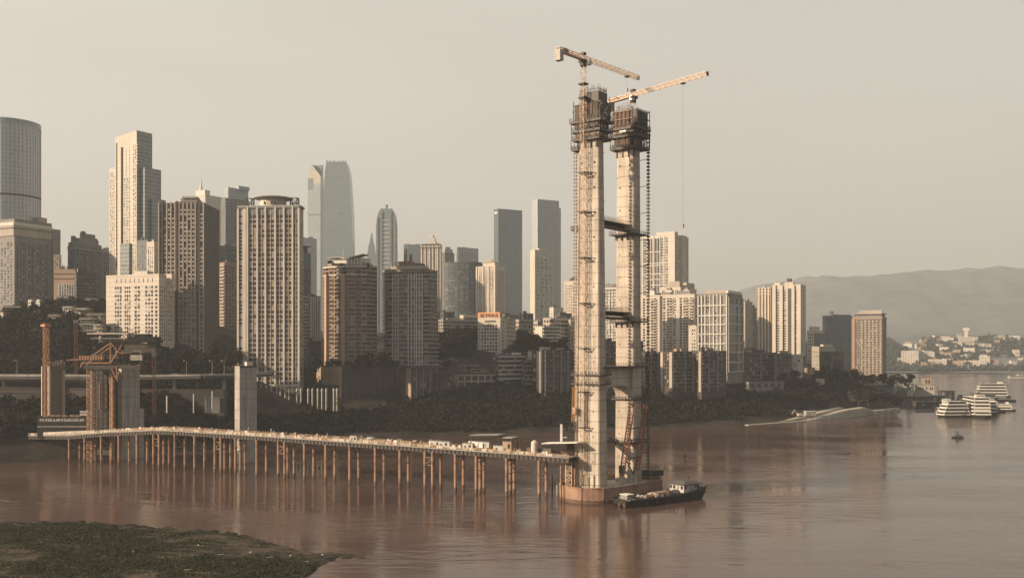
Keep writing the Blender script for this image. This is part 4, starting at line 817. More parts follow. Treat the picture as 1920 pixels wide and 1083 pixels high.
# 29-31 shopping podium, lower flats, post fence
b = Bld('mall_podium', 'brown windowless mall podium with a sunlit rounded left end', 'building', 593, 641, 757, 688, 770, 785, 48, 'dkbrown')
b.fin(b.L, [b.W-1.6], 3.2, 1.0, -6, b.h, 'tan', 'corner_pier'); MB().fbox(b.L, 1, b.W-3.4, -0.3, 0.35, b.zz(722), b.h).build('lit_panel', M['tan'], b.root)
b.bands([b.R], [b.zz(700), b.zz(733), b.zz(748)], 0.6, 0.6, 'dark', 'cornice'); b.win(b.R, 3, b.D*0.84, b.zz(748), b.zz(735), 9, 1, 0.75, 0.8, 'win'); b.win(b.R, 3, b.D*0.84, b.zz(765), b.zz(752), 9, 1, 0.7, 0.6, 'win'); b.win(b.R, 2, b.D*0.84, b.zz(730), b.zz(704), 12, 3, 0.85, 0.8, 'dark', 'panel')
b.fin(b.R, [b.D*0.93], b.D*0.12, 1.5, -6, b.h+1, 'brown', 'end_pier'); b.fin(b.R, lin(3, b.D*0.82, 8), 0.5, 0.8, -4, b.zz(700), 'brown', 'pilaster'); b.finish(80)
b = Bld('apartment_block', 'brown flats with white cross-shaped window frames under the white-slabbed tower', 'building', 752, 772, 826, 689, 760, 800, 45, 'dkbrown')
b.fin(b.L, [b.W*0.72], b.W*0.5, 0.5, -5, b.h, 'tan', 'end_wall'); b.win(b.L, 0.5, b.W*0.42, 3, b.h-1, 2, 5, 0.6, 0.6, 'wing')
b.win(b.R, 1, b.D-1, 3, b.h-1, 8, 5, 0.6, 0.6, 'wing'); b.fin(b.R, mids(1, b.D-1, 4), 0.8, 0.7, 0, b.h, 'greywall'); b.bands([b.R, b.L], [b.h], 0.8, 1.6, 'roof', 'eaves'); b.finish(60)
b = Bld('dark_block', 'dark plain block between the brown flats and the three storey office', 'building', 820, 826, 850, 699, 755, 815, 45, 'dkbrown'); b.win(b.R, 1, b.D-1, 3, b.h-2, 4, 4, 0.5, 0.5, 'win'); b.bands([b.R,b.L],[b.h],0.7,1.0,'roof','eaves'); b.finish(20)
b = Bld('colonnade_wall', 'dark banded retaining wall behind the row of white posts', 'wall', 478, 484, 634, 731, 765, 778, 70, 'dkbrown', parapet=0); b.bands([b.R], lin(2, b.h-1, 4), 0.8, 0.4, 'dark', 'course'); b.finish()
proto = None
for px in (489, 499.5, 509, 519, 526, 535, 542, 557, 564.5, 578, 586, 596, 604, 612, 626, 632):
    Z = 762 - (px-489)*0.05; z0 = HT(763 if px > 540 else 757, Z); loc = (X(px, Z), Z, z0)
    if proto is None:
        proto = thing('white_post', 'tall round-headed white post in the row at the foot of the ribbed tower', 'post', loc, 0, 'white posts along the retaining wall')
        MB().tube((0,0,-3),(0,0,12.2),0.75,8).build('shaft', M['post'], proto); MB().tube((0,0,12.2),(0,0,13.4),0.95,8).tube((0,0,13.4),(0,0,14.6),0.95,8,0.25).build('cap', M['post'], proto)
    else: dup(proto, loc)

# 32-42 right-hand city
b = Bld('cream_skyscraper', 'tall cream and glass tower just right of the bridge tower', 'skyscraper', 1204, 1266, 1291, 441, 600, 1300, 32, 'cream')
for a_, c_, k in ((1207, 1213, 1), (1215, 1224, 2), (1227, 1237, 2), (1239, 1253, 3)): b.win(b.L, b.uL(a_), b.uL(c_), 0, b.h-2, k, 30 if a_ not in (1215,1227) else 6, 0.75, 0.7 if a_ not in (1215,1227) else 0.94, 'wing')
b.fin(b.L, [b.uL(p) for p in (1206, 1214, 1225.5, 1238, 1246)], 1.0, 0.9, 0, b.h, 'cream'); b.fin(b.L, [b.W-4.5], 9, 1.6, 0, b.h+5, 'cream', 'corner_pier'); b.bands([b.L], [b.zz(y) for y in (492, 512, 533)], 1.2, 0.8, 'cream', 'belt')
b.fin(b.R, [b.D*0.6], b.D*0.35, 1.6, 0, b.h+2, 'cream', 'corner_pier'); b.win(b.R, 1, b.D*0.4, 0, b.h-2, 2, 30, 0.6, 0.6, 'win'); b.win(b.R, b.D*0.8, b.D-1, 0, b.h-2, 2, 30, 0.5, 0.6, 'win')
b.top('roof_hut', -b.tl(1228), -b.tl(1262), 4, 16, b.zz(433)-b.h, 'cream'); MB().tube((-3,4,b.h),(-3,4,b.h+18),0.25,5).build('aerial', M['white'], b.root); b.finish()
b = Bld('rooftop_block', 'peach coloured stepped rooftop block behind the cream balcony flats', 'building', 1238, 1276, 1306, 540, 600, 1120, 32, 'cream')
b.top('roof_hut', -b.W*0.6, -2, 2, 12, b.zz(527)-b.h, 'beige'); b.top('roof_hut', -6, -0.5, b.D*0.4, b.D*0.9, b.zz(528)-b.h, 'beige'); b.win(b.L, 2, b.W-2, b.h-8, b.h-1, 8, 2, 0.5, 0.5, 'win'); b.finish(16)
b = Bld('cream_flats', 'broad cream flats with stacked balconies just right of the bridge tower', 'building', 1200, 1302, 1311, 553, 700, 1000, 26, 'cream')
for a_, c_, k in ((1205, 1210, 1), (1213, 1217, 1), (1243, 1248, 1), (1262, 1267, 2), (1274, 1279, 1)): b.win(b.L, b.uL(a_), b.uL(c_), 4, b.h-2, k, 26, 0.85, 0.62, 'win')
for a_, c_ in ((1220, 1231), (1250, 1260), (1281, 1290), (1293, 1301)):
    b.win(b.L, b.uL(a_), b.uL(c_), 4, b.h-2, 2, 26, 0.85, 0.6, 'winw'); dz = (b.h-6)/26
    for j in range(26): b.put('balcony', 'cream', b.L, (b.uL(a_)+b.uL(c_))/2, 4+dz*(j+0.12), b.uL(c_)-b.uL(a_), dz*0.34, -0.2, 1.5)
MB().fbox(b.L, b.uL(1237), b.uL(1242), -0.2, 0.15, 0, b.h).build('painted_recess', M['dark'], b.root); b.win(b.R, 1, b.D-1, 4, b.h-2, 3, 26, 0.5, 0.5, 'win')  # flat dark strip stands in for a shaded gap
for a_, c_ in ((1216, 1226), (1246, 1258), (1280, 1290)): b.top('penthouse', -b.tl(a_), -b.tl(c_), 2, 10, 5.5, 'white'); b.top('penthouse', -b.tl(a_+2), -b.tl(c_-2), 3, 9, 2.5, 'greywall', b.h+5.8)
b.rooftop(4, 5); b.finish(dict(window=100, balcony=100))
b = Bld('cream_flats', 'small cream annex with one window column between the balcony flats and the gridded tower', 'building', 1291, 1306, 1310, 612, 700, 975, 26, 'cream'); b.win(b.L, b.W*0.35, b.W*0.9, 4, b.h-2, 2, 12, 0.6, 0.5, 'win'); b.rooftop(1); b.finish(24)
b = Bld('gridded_tower', 'dark tower wrapped in a white square grid of frames', 'building', 1309, 1364, 1392, 551, 700, 945, 32, 'greywall')
zs = [b.zz(y) for y in (572, 591, 608, 626, 644)]; b.bands([b.L], zs, 0.9, 1.5, 'white', 'grid_frame'); b.fin(b.L, [b.uL(p) for p in (1309.8, 1316.5, 1352, 1363)], 0.9, 1.5, b.zz(700), b.zz(553), 'white', 'grid_frame')
zs = [b.zz(y) for y in (571, 589, 607, 625, 643, 660, 679, 697)]; b.bands([b.R], zs, 0.9, 1.3, 'white', 'grid_frame'); b.fin(b.R, [0.5, b.uR(1383), b.D-0.5], 0.9, 1.3, b.zz(697), b.zz(556), 'white', 'grid_frame'); MB().fbox(b.R, 0.05, b.D-0.05, -0.3, 0.15, b.zz(697), b.zz(571)).build('glass_wall', M['cw_dark'], b.root)
b.fin(b.L, [b.uL(p) for p in (1322.5, 1331.5, 1338.5, 1345)], 0.8, 1.0, b.zz(655), b.h, 'white', 'pilaster'); b.win(b.L, b.uL(1323), b.uL(1331), b.zz(660), b.h-2, 2, 26, 0.75, 0.55, 'winw'); b.win(b.L, b.uL(1339), b.uL(1345), b.zz(660), b.h-2, 1, 26, 0.75, 0.55, 'winw'); b.win(b.L, b.uL(1360), b.uL(1363), b.zz(690), b.zz(575), 1, 27, 0.6, 0.5, 'win'); b.win(b.L, b.uL(1310.5), b.uL(1316), b.zz(690), b.zz(575), 1, 27, 0.5, 0.5, 'win')
b.win(b.R, 1, b.D-1, b.zz(571), b.zz(556), 7, 1, 0.6, 0.9, 'win', 'slot'); b.top('roof_screen', -b.W*0.8, -b.W*0.1, 2, 9, 4, 'beige'); b.top('roof_screen', -4, 0, 2, b.D-2, 3.5, 'white'); b.rooftop(2, 4); b.finish(100)
b = Bld('pale_tower', 'narrow pale tower in the haze behind the gridded tower', 'building', 1386, 1397, 1411, 566, 670, 1250, 35, 'beige'); b.win(b.L, 1, b.W-1, 3, b.h-2, 3, 20, 0.5, 0.5, 'wing'); b.win(b.R, 1, b.D-1, 3, b.h-2, 4, 20, 0.5, 0.5, 'wing'); b.rooftop(2); b.finish()
b = Bld('grey_tower', 'dark grey low tower behind the pair of cream towers on the right', 'building', 1403, 1406, 1424, 578, 670, 1320, 55, 'slate'); b.win(b.R, 1, b.D-1, 3, b.h-2, 5, 14, 0.6, 0.5, 'wing'); b.rooftop(1); b.finish()
b = Bld('cream_tower', 'weathered cream tower, left and shorter of the pair on the right', 'building', 1419, 1446, 1456, 541, 680, 1190, 30, 'tan')
b.win(b.L, 1, b.W-1, 3, b.h-2, 8, 27, 0.5, 0.5, 'winw'); b.fin(b.L, mids(1, b.W-1, 4), 1.6, 1.2, 0, b.h+1, 'cream'); b.win(b.R, 1, b.D-1, 3, b.h-2, 3, 27, 0.5, 0.5, 'winw'); b.bands([b.L], lin(b.h*0.93, b.h+1, 3), 0.8, 1.0, 'cream', 'cornice'); b.rooftop(2); b.finish()
b = Bld('cream_tower', 'cream tower with two deep dark slots, right and taller of the pair on the right', 'building', 1448, 1502, 1511, 535, 690, 1090, 28, 'cream')
for a_, c_ in ((1450, 1455), (1462, 1468), (1485, 1490)): b.fin(b.L, [(b.uL(a_)+b.uL(c_))/2], b.uL(c_)-b.uL(a_), 1.8, -2, b.h+1, 'cream', 'pilaster')
b.fin(b.L, [b.W-2.2], 4.2, 1.8, -2, b.h+1, 'cream', 'pilaster')
for a_, c_ in ((1455.5, 1461.5), (1468.5, 1474), (1490.5, 1497)): b.win(b.L, b.uL(a_), b.uL(c_), 3, b.h-3, 1, 30, 0.9, 0.55, 'winw')
b.win(b.L, b.uL(1477), b.uL(1484), 3, b.h-2, 1, 1, 0.98, 0.98, 'dark', 'painted_recess'); b.win(b.R, 1, b.D-1, 3, b.h-3, 3, 30, 0.5, 0.5, 'wing')  # dark sheet on the wall paints the shade of a deep slot
b.top('roof_hut', -b.tl(1470), -b.tl(1486), 3, 10, b.zz(528)-b.h, 'cream'); b.top('roof_hut', -b.tl(1474), -b.tl(1482), 4, 8, 4, 'dark', b.zz(528)+0.3); b.top('roof_hut', -b.tl(1450), -b.tl(1462), 3, 9, 4, 'cream'); b.finish(90)
b = Bld('small_tower', 'short tower with a bluish side right of the cream pair', 'building', 1513, 1526, 1546, 621, 690, 1230, 40, 'cream')
b.win(b.R, 1, b.D-1, 3, b.h-2, 4, 10, 0.7, 0.6, 'wing'); b.win(b.L, 1, b.W-1, 3, b.h-2, 3, 10, 0.5, 0.5, 'winw'); b.top('roof_hut', -b.W*0.8, -1, 2, b.D*0.6, 6, 'cream'); MB().fbox(b.R, 0.5, b.D-0.5, -0.2, 0.2, 0, b.h-2).build('side_wall', M['slate'], b.root); b.finish()
b = Bld('grey_tower', 'broad blue grey tower in the haze left of the last brown tower', 'building', 1542, 1547, 1598, 593, 700, 1420, 58, 'slate', base=50); b.top('crown', -b.W*0.8, -1, b.D*0.35, b.D*0.98, 3, 'slate'); b.top('crown', -5, -1, b.D*0.25, b.D*0.33, 8, 'white'); b.win(b.R, 1, b.D-1, 3, b.h-3, 12, 20, 0.6, 0.4, 'wing'); b.finish()
b = Bld('brown_tower', 'last brown apartment tower at the point, speckled with white bays', 'building', 1596, 1654, 1662, 595, 705, 1100, 30, 'taupe')
b.fin(b.L, [2.0], 4.0, 0.9, -3, b.h, 'tan', 'end_wall'); b.win(b.L, 4.5, b.W-0.5, 3, b.h-2, 14, 22, 0.55, 0.5, 'win'); dz = (b.h-5)/22
for i in range(3, 14):
    for j in range(22):
        if i % 2: b.put('bay_window', 'white', b.L, 4.5+(b.W-5)*(i+0.5)/14, 3+dz*(j+0.3), (b.W-5)/14*0.6, dz*0.38, -0.2, 0.9)
b.bands([b.L, b.R], lin(3, b.h-2, 23), 0.3, 0.5, 'tan'); b.top('penthouse', -b.W*0.9, -1, b.D*0.1, b.D*0.9, 4.5, 'greywall'); b.top('penthouse', -b.W*0.8, -2, b.D*0.42, b.D*0.66, 4, 'beige', b.h+4.8); b.bands([b.L, b.R], [b.h-1, b.h+4.8], 0.7, 0.9, 'beige', 'cornice'); b.finish(dict(window=0, bay_window=100))
# dark lower rows along the bank road on the right
def lowrow(label, xl, xc, xr, yt, yb, Z, strip, n=9, nx=9, mat='dkbrown'):
    b = Bld('dark_flats', label, 'building', xl, xc, xr, yt, yb, Z, 55, mat, parapet=0.8); zs = lin(1.5, b.h-1, n+1)
    b.win(b.R, 0.8, b.D-0.8, 1.5, b.h-1, nx, n, 0.7, 0.5, 'win'); b.bands([b.R], zs, 0.5, 1.1, 'greywall', 'balcony'); b.fin(b.R, [b.D*p for p in strip], 1.1, 1.5, -3, b.h, 'greywall', 'pilaster')
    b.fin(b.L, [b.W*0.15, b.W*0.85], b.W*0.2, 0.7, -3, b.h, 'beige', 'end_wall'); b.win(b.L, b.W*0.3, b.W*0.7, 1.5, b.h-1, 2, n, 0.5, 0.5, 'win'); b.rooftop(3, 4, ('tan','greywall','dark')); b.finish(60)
lowrow('dark balcony flats just right of the right bridge leg', 1204, 1209, 1243, 661, 735, 905, (0.3, 0.7))
lowrow('dark flats with the brightest sunlit end wall, below the broad cream balcony flats', 1238, 1262, 1300, 660, 728, 885, (0.55,))
lowrow('dark flats with a tall pale corner strip, below the gridded tower', 1296, 1316, 1362, 659, 728, 890, (0.25, 0.6))
lowrow('dark plain block with a thin pale roof line right of the gridded tower', 1390, 1394, 1456, 662, 722, 985, (0.5,), 7, 12, 'dark')
lowrow('dark block below the taller cream tower of the right pair', 1452, 1456, 1484, 664, 715, 1000, (0.8,), 6, 6, 'dark')
b = Bld('pale_house', 'cream house with one dark doorway in front of the taller cream tower', 'house', 1480, 1501, 1505, 666, 690, 1010, 30, 'cream'); b.bands([b.L,b.R],[b.h],0.8,1.2,'white','eaves'); b.win(b.L, 3, 9, 1, 6, 1, 1, 0.6, 0.9, 'win', 'door'); b.win(b.L, 7, 12, 6.5, 9.5, 1, 1, 0.5, 0.7, 'win'); b.finish(5)
b = Bld('beige_block', 'beige low block behind the dark cube near the last brown tower', 'building', 1522, 1536, 1566, 651, 700, 1180, 35, 'beige'); b.win(b.L, 1, b.W-1, 3, b.h-3, 4, 5, 0.4, 0.4, 'winpale'); b.top('roof_hut', -b.W*0.5, -1, b.D*0.3, b.D*0.9, 3.5, 'cream'); b.finish(20)
b = Bld('dark_block', 'dark cube building with a framed right half left of the last brown tower', 'building', 1536, 1539, 1582, 661, 705, 1130, 58, 'dark'); b.fin(b.R, [b.D*0.47, b.D*0.98], 0.9, 0.8, 0, b.h, 'beige', 'frame'); b.bands([b.R],[b.h-1],1.0,0.8,'beige','frame',b.D*0.47,b.D); b.win(b.R, b.D*0.5, b.D*0.95, b.h-9, b.h-3, 8, 1, 0.4, 0.9, 'beige', 'louvre'); b.win(b.R, 2, b.D*0.44, 2, b.h-4, 4, 4, 0.4, 0.4, 'wing'); b.finish(30)
shed('low_house', 'orange brown house among trees below the cream pair of towers', 1508, 1518, 1528, 690, 702, 1040, 40, 'tan', 3, 2)
shed('low_house', 'pale long colonnaded wall house among trees below the dark plain block', 1398, 1404, 1470, 716, 730, 950, 60, 'greywall', 10, 1)
shed('low_house', 'tiny white house halfway up the wooded bank on the right', 1530, 1534, 1546, 710, 715, 1010, 50, 'white', 2, 1)
shed('low_house', 'small pavilion with a pale roof in a gap of the wooded bank near the point', 1590, 1596, 1618, 734, 742, 1003, 50, 'tan', 3, 1, extra=plat)
for a_ in ((820,832,852,586,612,1060,'dark','grey low slab right behind the white-slabbed tower on the crest',8,3), (846,852,866,603,622,1040,'greywall','small grey house on the crest below the dark bowed block',3,2), (940,946,972,590,610,1080,'greywall','low dark roofed house behind the sign building on the crest',5,2),
      (974,980,1000,588,606,1090,'dark','low dark block under the pale stone faced tower',6,2), (1000,1008,1032,603,622,1060,'beige','pale low block in front of the pale stone faced tower base',5,2), (1044,1050,1072,588,612,1080,'dark','dark block at the foot of the cream domed tower',5,3),
      (738,744,760,672,692,900,'dark','narrow dark house squeezed between the brown and the white-slabbed apartment towers',2,6), (576,582,602,640,690,850,'dark','dark low block behind the left end of the mall podium',4,5), (1168,1172,1206,640,700,930,'dkbrown','dark flats partly hidden behind the right bridge leg',6,8),
      (1128,1132,1160,640,700,900,'dark','dark flats seen low between the two bridge legs',6,8), (826,832,856,688,706,900,'dark','dark roofed house on the slope beside the brown flats',4,2), (1066,1070,1084,600,650,1000,'beige','pale flats touching the left side of the left bridge leg',3,7), (1362,1366,1396,640,700,1010,'dark','dark flats right behind the foot of the gridded tower',5,8), (1484,1488,1512,668,700,1060,'greywall','grey low block behind the cream house with one dark doorway',4,3)):
    b = Bld('low_block', a_[7], 'building', *a_[:6], 50, a_[6], parapet=0.7); b.win(b.R, 0.7, b.D-0.7, 1, b.h-0.8, a_[8], a_[9], 0.65, 0.5, 'win'); b.win(b.L, 0.6, b.W-0.6, 1, b.h-0.8, 2, a_[9], 0.5, 0.5, 'win'); b.bands([b.R], lin(1, b.h-0.5, a_[9]+1), 0.35, 0.8, 'greywall'); b.rooftop(2, 3); b.finish(20)
# far bank buildings
far = [(1690,1722,1730,658,692,3000,'long pale terrace at the near edge of the far bank, leftmost'), (1724,1733,1737,664,688,3050,'small pale tower left on the far bank'), (1742,1752,1756,660,690,3080,'taller pale tower left on the far bank'),
  (1740,1775,1782,674,692,2980,'low pale row by the far shore, below the left towers'), (1795,1836,1846,676,694,2990,'wide cream complex by the far shore'), (1836,1856,1862,668,690,3010,'cream stepped wing on the right of the wide shore complex'),
  (1797,1826,1830,632,652,3250,'large cream hall with a lantern on the far hill'), (1796,1804,1808,641,656,3200,'small cream house left of the hilltop hall'), (1834,1851,1856,644,657,3200,'cream block right of the hilltop hall'), (1853,1880,1888,632,650,3300,'broad pale arched block on the far hill, right'),
  (1886,1896,1899,640,660,3220,'narrow pale tower right on the far hill'), (1790,1802,1806,656,668,3120,'small cream house on the slope under the hilltop hall'), (1908,1930,1935,672,690,3020,'cream block cut by the right frame edge on the far bank'), (1728,1782,1788,641,649,3350,'long thin pale roof high on the far slope, left'), (1905,1925,1930,642,652,3300,'pale house cut by the right frame edge high on the far slope')]
for xl, xc, xr, yt, yb, Z, lb in far:
    b = Bld('far_building', lb + ', across the river', 'building', xl, xc, xr, yt, yb, Z, 25, 'cream', 'buildings on the far bank', base=45)
    nx = max(2, int(b.W/7)); nz = max(1, int(b.h/6)); b.win(b.L, 1.5, b.W-1.5, 1, b.h-1, nx, nz, 0.5, 0.5, 'winpale')
    if 'lantern' in lb: b.top('lantern', -b.W*0.62, -b.W*0.38, 3, 15, 22, 'cream'); b.top('lantern', -b.W*0.72, -b.W*0.28, 2, 16, 9, 'cream', b.h+22.5)
    if 'arched' in lb: b.put('arch', 'wing', b.L, b.W*0.5, b.h*0.35, b.W*0.35, b.h*0.7, -0.2, 0.5)
    b.finish()
for k in range(75):
    px = random.uniform(1688, 1922); Z = random.uniform(2960, 3420); y_ = random.uniform(0, 1); gz = float(farland(np.array([X(px,Z)]), np.array([Z]))[0])
    if gz < 3: continue
    W_, D_, H_ = random.uniform(12, 34), random.uniform(10, 16), random.uniform(7, 22); t = thing('far_house', 'small pale house half hidden among the hazy trees of the far bank', 'house', (X(px,Z), Z, gz), random.uniform(-0.5, 0.1), 'small houses among the trees of the far bank')
    MB().box(-W_/2, W_/2, 0, D_, -12, H_).build('wall', M[random.choice(('cream','beige','tan','white'))], t); MB().box(-W_/2-0.6, W_/2+0.6, -0.6, D_+0.6, H_+0.01, H_+1.2).build('roof', M[random.choice(('roof','tan','greywall'))], t)
# ------------------------------------------------------------------ the bridge under construction
TH = math.radians(36.87); ca, sa = math.cos(TH), math.sin(TH)
def loc2w(x, y, o=(34.7, 433.0)): return (o[0] + x*ca + y*sa, o[1] - x*sa + y*ca)
bt = thing('bridge_tower', 'twin-legged bare concrete bridge tower rising from the river', 'bridge tower', (34.7, 433.0, 6.0), -TH)
def leg(cx, cy, w0, d0, w1, d1, z0, z1, ch=0.9, n=10):
    mb = MB()
    def ring(w, d): return [(cx-w/2+ch,cy-d/2),(cx+w/2-ch*0.5,cy-d/2),(cx+w/2,cy-d/2+ch*0.5),(cx+w/2,cy+d/2-ch),(cx+w/2-ch,cy+d/2),(cx-w/2+ch,cy+d/2),(cx-w/2,cy+d/2-ch),(cx-w/2,cy-d/2+ch)]
    mb.prism(ring(w0, d0), z0, z1, ring(w1, d1)); return mb
for args in ((0, 0, 13.2, 7.6, 10.4, 4.6, -3, 166), (2, 29, 10.2, 8.4, 9.2, 6.4, -3, 158)):
    l = leg(*args).build('leg', M['conc'], bt)
    mb = MB(); cx, cy, w0, d0, w1, d1, z0, z1 = args
    for k in range(1, 24):                                # pour joints, alternately faint and strong
        z = z0 + (z1-z0)*k/24; t_ = k/24; w_, d_ = w0+(w1-w0)*t_, d0+(d1-d0)*t_
        if k % 3 == 0: MB().box(cx-w_/2-0.05, cx+w_/2+0.05, cy-d_/2-0.05, cy+d_/2+0.05, z-0.07, z+0.07).build('pour_joint', M['conc_grey'], l)
    mb = MB()
    for z in lin(10, z1-15, 14):
        for x in (-0.25, 0.25): mb.box(cx+x*w0-0.25, cx+x*w0+0.25, cy-d0/2-0.01+(d0-d1)/2*(z-z0)/(z1-z0)-0.1, cy-d0/2+0.6, z, z+0.6)
    mb.build('tie_hole', M['dark'], l)
za, zb = HT(690, 441)-6, HT(722, 441)-6
mb = MB(); y0, y1 = 2.5, 26
for x0, x1 in ((-2.6, 5.2),):
    mb.box(x0, x1, y0, y1, zb, za)
    for s_, yy in ((1, 3.2), (-1, 25.4)):
        prof = [(yy + s_*(7*(1-math.sin(a))), zb - 7*(1-math.cos(a))) for a in lin(0, math.pi/2, 6)]
        pts = [(yy, zb)] + prof; n = len(pts)
        vs = [(x0+0.01, y, z) for y, z in pts] + [(x1-0.01, y, z) for y, z in pts]
        mb.add(vs, [tuple(range(n)), tuple(range(2*n-1, n-1, -1))] + [(i, (i+1)%n, n+(i+1)%n, n+i) for i in range(n)])
cb = mb.build('crossbeam', M['conc'], bt)
mb = MB(); mb.box(-4.5, 7.4, 1, 36, za+0.01, za+0.9)
for y in lin(1.2, 35.8, 18):
    for x in (-4.4, 7.3): mb.beam((x,y,za+0.9),(x,y,za+2.3),0.12)
for x in (-4.4, 7.3): mb.beam((x,1,za+2.2),(x,36,za+2.2),0.12).beam((x,1,za+1.6),(x,36,za+1.6),0.1)
mb.build('work_platform', M['steel_dark'], bt)
L2 = lambda z, cx, cy: (cx, cy, z)
def ring_platform(name, root, cx, cy, w, d, z, th=0.6, rail=True, mat='steel_dark', hang=0.0):
    mb = MB(); mb.box(cx-w/2, cx+w/2, cy-d/2, cy+d/2, z-th, z)
    if rail:
        for x in lin(cx-w/2+0.1, cx+w/2-0.1, 9):
            for y in (cy-d/2+0.1, cy+d/2-0.1): mb.beam((x,y,z),(x,y,z+1.5),0.14)
        for y in lin(cy-d/2+0.1, cy+d/2-0.1, 7):
            for x in (cx-w/2+0.1, cx+w/2-0.1): mb.beam((x,y,z),(x,y,z+1.5),0.14)
        for zz in (0.7, 1.4):
            for y in (cy-d/2+0.1, cy+d/2-0.1): mb.beam((cx-w/2,y,z+zz),(cx+w/2,y,z+zz),0.1)
            for x in (cx-w/2+0.1, cx+w/2-0.1): mb.beam((x,cy-d/2,z+zz),(x,cy+d/2,z+zz),0.1)
    if hang:
        for x in lin(cx-w*0.32, cx+w*0.32, 4): mb.box(x-0.25, x+0.25, cy-d*0.3-0.6, cy-d*0.3, z-th-hang, z-th)
    return mb.build(name, M[mat], root)
def mesh_cage(root, cx, cy, w, d, z0, z1, sp, bar, mat, name, rag=0.0):
    mb = MB()
    for x in lin(cx-w/2, cx+w/2, max(2, int(w/sp))):
        for y in (cy-d/2, cy+d/2): mb.beam((x,y,z0),(x,y,z1+random.uniform(-rag, rag)),bar)
    for y in lin(cy-d/2, cy+d/2, max(2, int(d/sp))):
        for x in (cx-w/2, cx+w/2): mb.beam((x,y,z0),(x,y,z1+random.uniform(-rag, rag)),bar)
    for z in lin(z0, z1-rag*1.5, max(2, int((z1-z0)/sp/1.3))):
        for y in (cy-d/2, cy+d/2): mb.beam((cx-w/2,y,z),(cx+w/2,y,z),bar)
        for x in (cx-w/2, cx+w/2): mb.beam((x,cy-d/2,z),(x,cy+d/2,z),bar)
    return mb.build(name, M[mat], root)
def clutter(root, cx, cy, w, d, z0, z1, n, mat, name='bracket'):
    for k in range(n):
        mb = MB(); side = random.choice((0,1,2,3)); u = random.uniform(-0.5, 0.5); z = random.uniform(z0, z1); l = random.uniform(0.6, 2.4)
        x, y = (cx+u*w, cy+(-d/2 if side == 0 else d/2)) if side < 2 else (cx+(-w/2 if side == 2 else w/2), cy+u*d)
        dx, dy = ((0, -1 if side == 0 else 1) if side < 2 else (-1 if side == 2 else 1, 0))
        mb.beam((x,y,z), (x+dx*l, y+dy*l, z+random.uniform(-1.2, 1.2)), 0.22); mb.beam((x+dx*l,y+dy*l,z),(x+dx*l,y+dy*l,z+random.uniform(-2.2, 2.2)),0.18); mb.build(name, M[mat], root)
h1 = lambda y: HT(y, 433)-6
cf = thing('climbing_formwork', 'dark climbing formwork with ragged platforms wrapped round the top of the left leg', 'formwork', (34.7, 433.0, 6.0), -TH)
MB().box(-4.3, 5.6, -2.9, 4.4, h1(228), h1(176)).build('net_screen', M['formpanel'], cf)
MB().box(-6.2, 5.6, -3.6, 5.0, h1(226), h1(197)).build('net_screen', M['net'], cf)
MB().box(0.6, 6.8, -2.9, 5.4, h1(226), h1(194)).build('net_screen', M['formpanel'], cf)
mesh_cage(cf, 0.6, 0.8, 9.4, 7.0, h1(177), h1(166), 0.7, 0.16, 'steel_dark', 'rebar_cage', 0.8)
mesh_cage(cf, -0.35, 1.0, 12.6, 9.6, h1(226), h1(193), 2.2, 0.26, 'steel_dark', 'scaffold', 0.8)
MB().box(-6.0, 6.0, -4.2, 5.0, h1(242), h1(230)).build('net_screen', M['net'], cf)
MB().box(-5.6, 6.0, -3.6, 4.6, h1(258), h1(246)).build('form_panel', M['tan'], cf)
for y, w_, d_, hg in ((228.5, 16.0, 11.6, 0), (246, 14.8, 11.0, 0), (261, 14.0, 10.4, 3.2)): ring_platform('platform', cf, 0, 0.6, w_, d_, h1(y), 1.0, hang=hg)
mesh_cage(cf, 0, 0.6, 14.4, 10.6, h1(261), h1(230), 2.2, 0.2, 'steel_dark', 'scaffold')
ring_platform('platform', cf, -6.4, 0.6, 3.6, 8.0, h1(279), 0.7); mesh_cage(cf, -6.6, 0.6, 3.4, 8, h1(279), h1(262), 1.8, 0.2, 'steel_dark', 'scaffold')
clutter(cf, 0.4, 0.6, 13, 9.6, h1(262), h1(200), 60, 'steel_dark'); clutter(cf, 2.5, 2, 9, 9, h1(226), h1(190), 22, 'steel_dark')
h2 = lambda y: HT(y, 455)-6
cf = thing('climbing_formwork', 'dark climbing formwork with a pale rebar cage on top of the right, shorter leg', 'formwork', (*loc2w(2, 29), 6.0), -TH)
MB().box(-5.4, 4.4, -4.6, 5.2, h2(240), h2(211)).build('net_screen', M['net'], cf); MB().box(4.42, 7.0, -4.9, 5.6, h2(262), h2(212)).build('net_screen', M['formpanel'], cf)
mesh_cage(cf, -0.4, 0.2, 10.6, 10.6, h2(242), h2(209), 1.7, 0.24, 'tan', 'scaffold', 0.6); mesh_cage(cf, 5.4, 0.6, 4.6, 11.0, h2(282), h2(209), 2.0, 0.26, 'steel_dark', 'scaffold', 0.5)
mesh_cage(cf, -2.0, 0.2, 5.6, 5, h2(211), h2(196), 0.9, 0.15, 'greywall', 'rebar_cage', 0.7)
MB().box(-5.6, 4.6, -4.7, 5.0, h2(254), h2(245)).build('form_panel', M['tan'], cf); MB().box(-5.0, 4.6, -4.3, 4.8, h2(275), h2(259)).build('form_panel', M['net'], cf)
b_ = MB().box(-1.6, 2.2, -5.5, -5.2, h2(252.5), h2(248.5)).build('banner', M['whitepaint'], cf)
for y, w_, d_, hg in ((243, 15.4, 12.6, 0), (257, 15.0, 12.2, 0), (279, 14.4, 11.6, 3.4)): ring_platform('platform', cf, 0.4, 0.4, w_, d_, h2(y), 1.0, hang=hg)
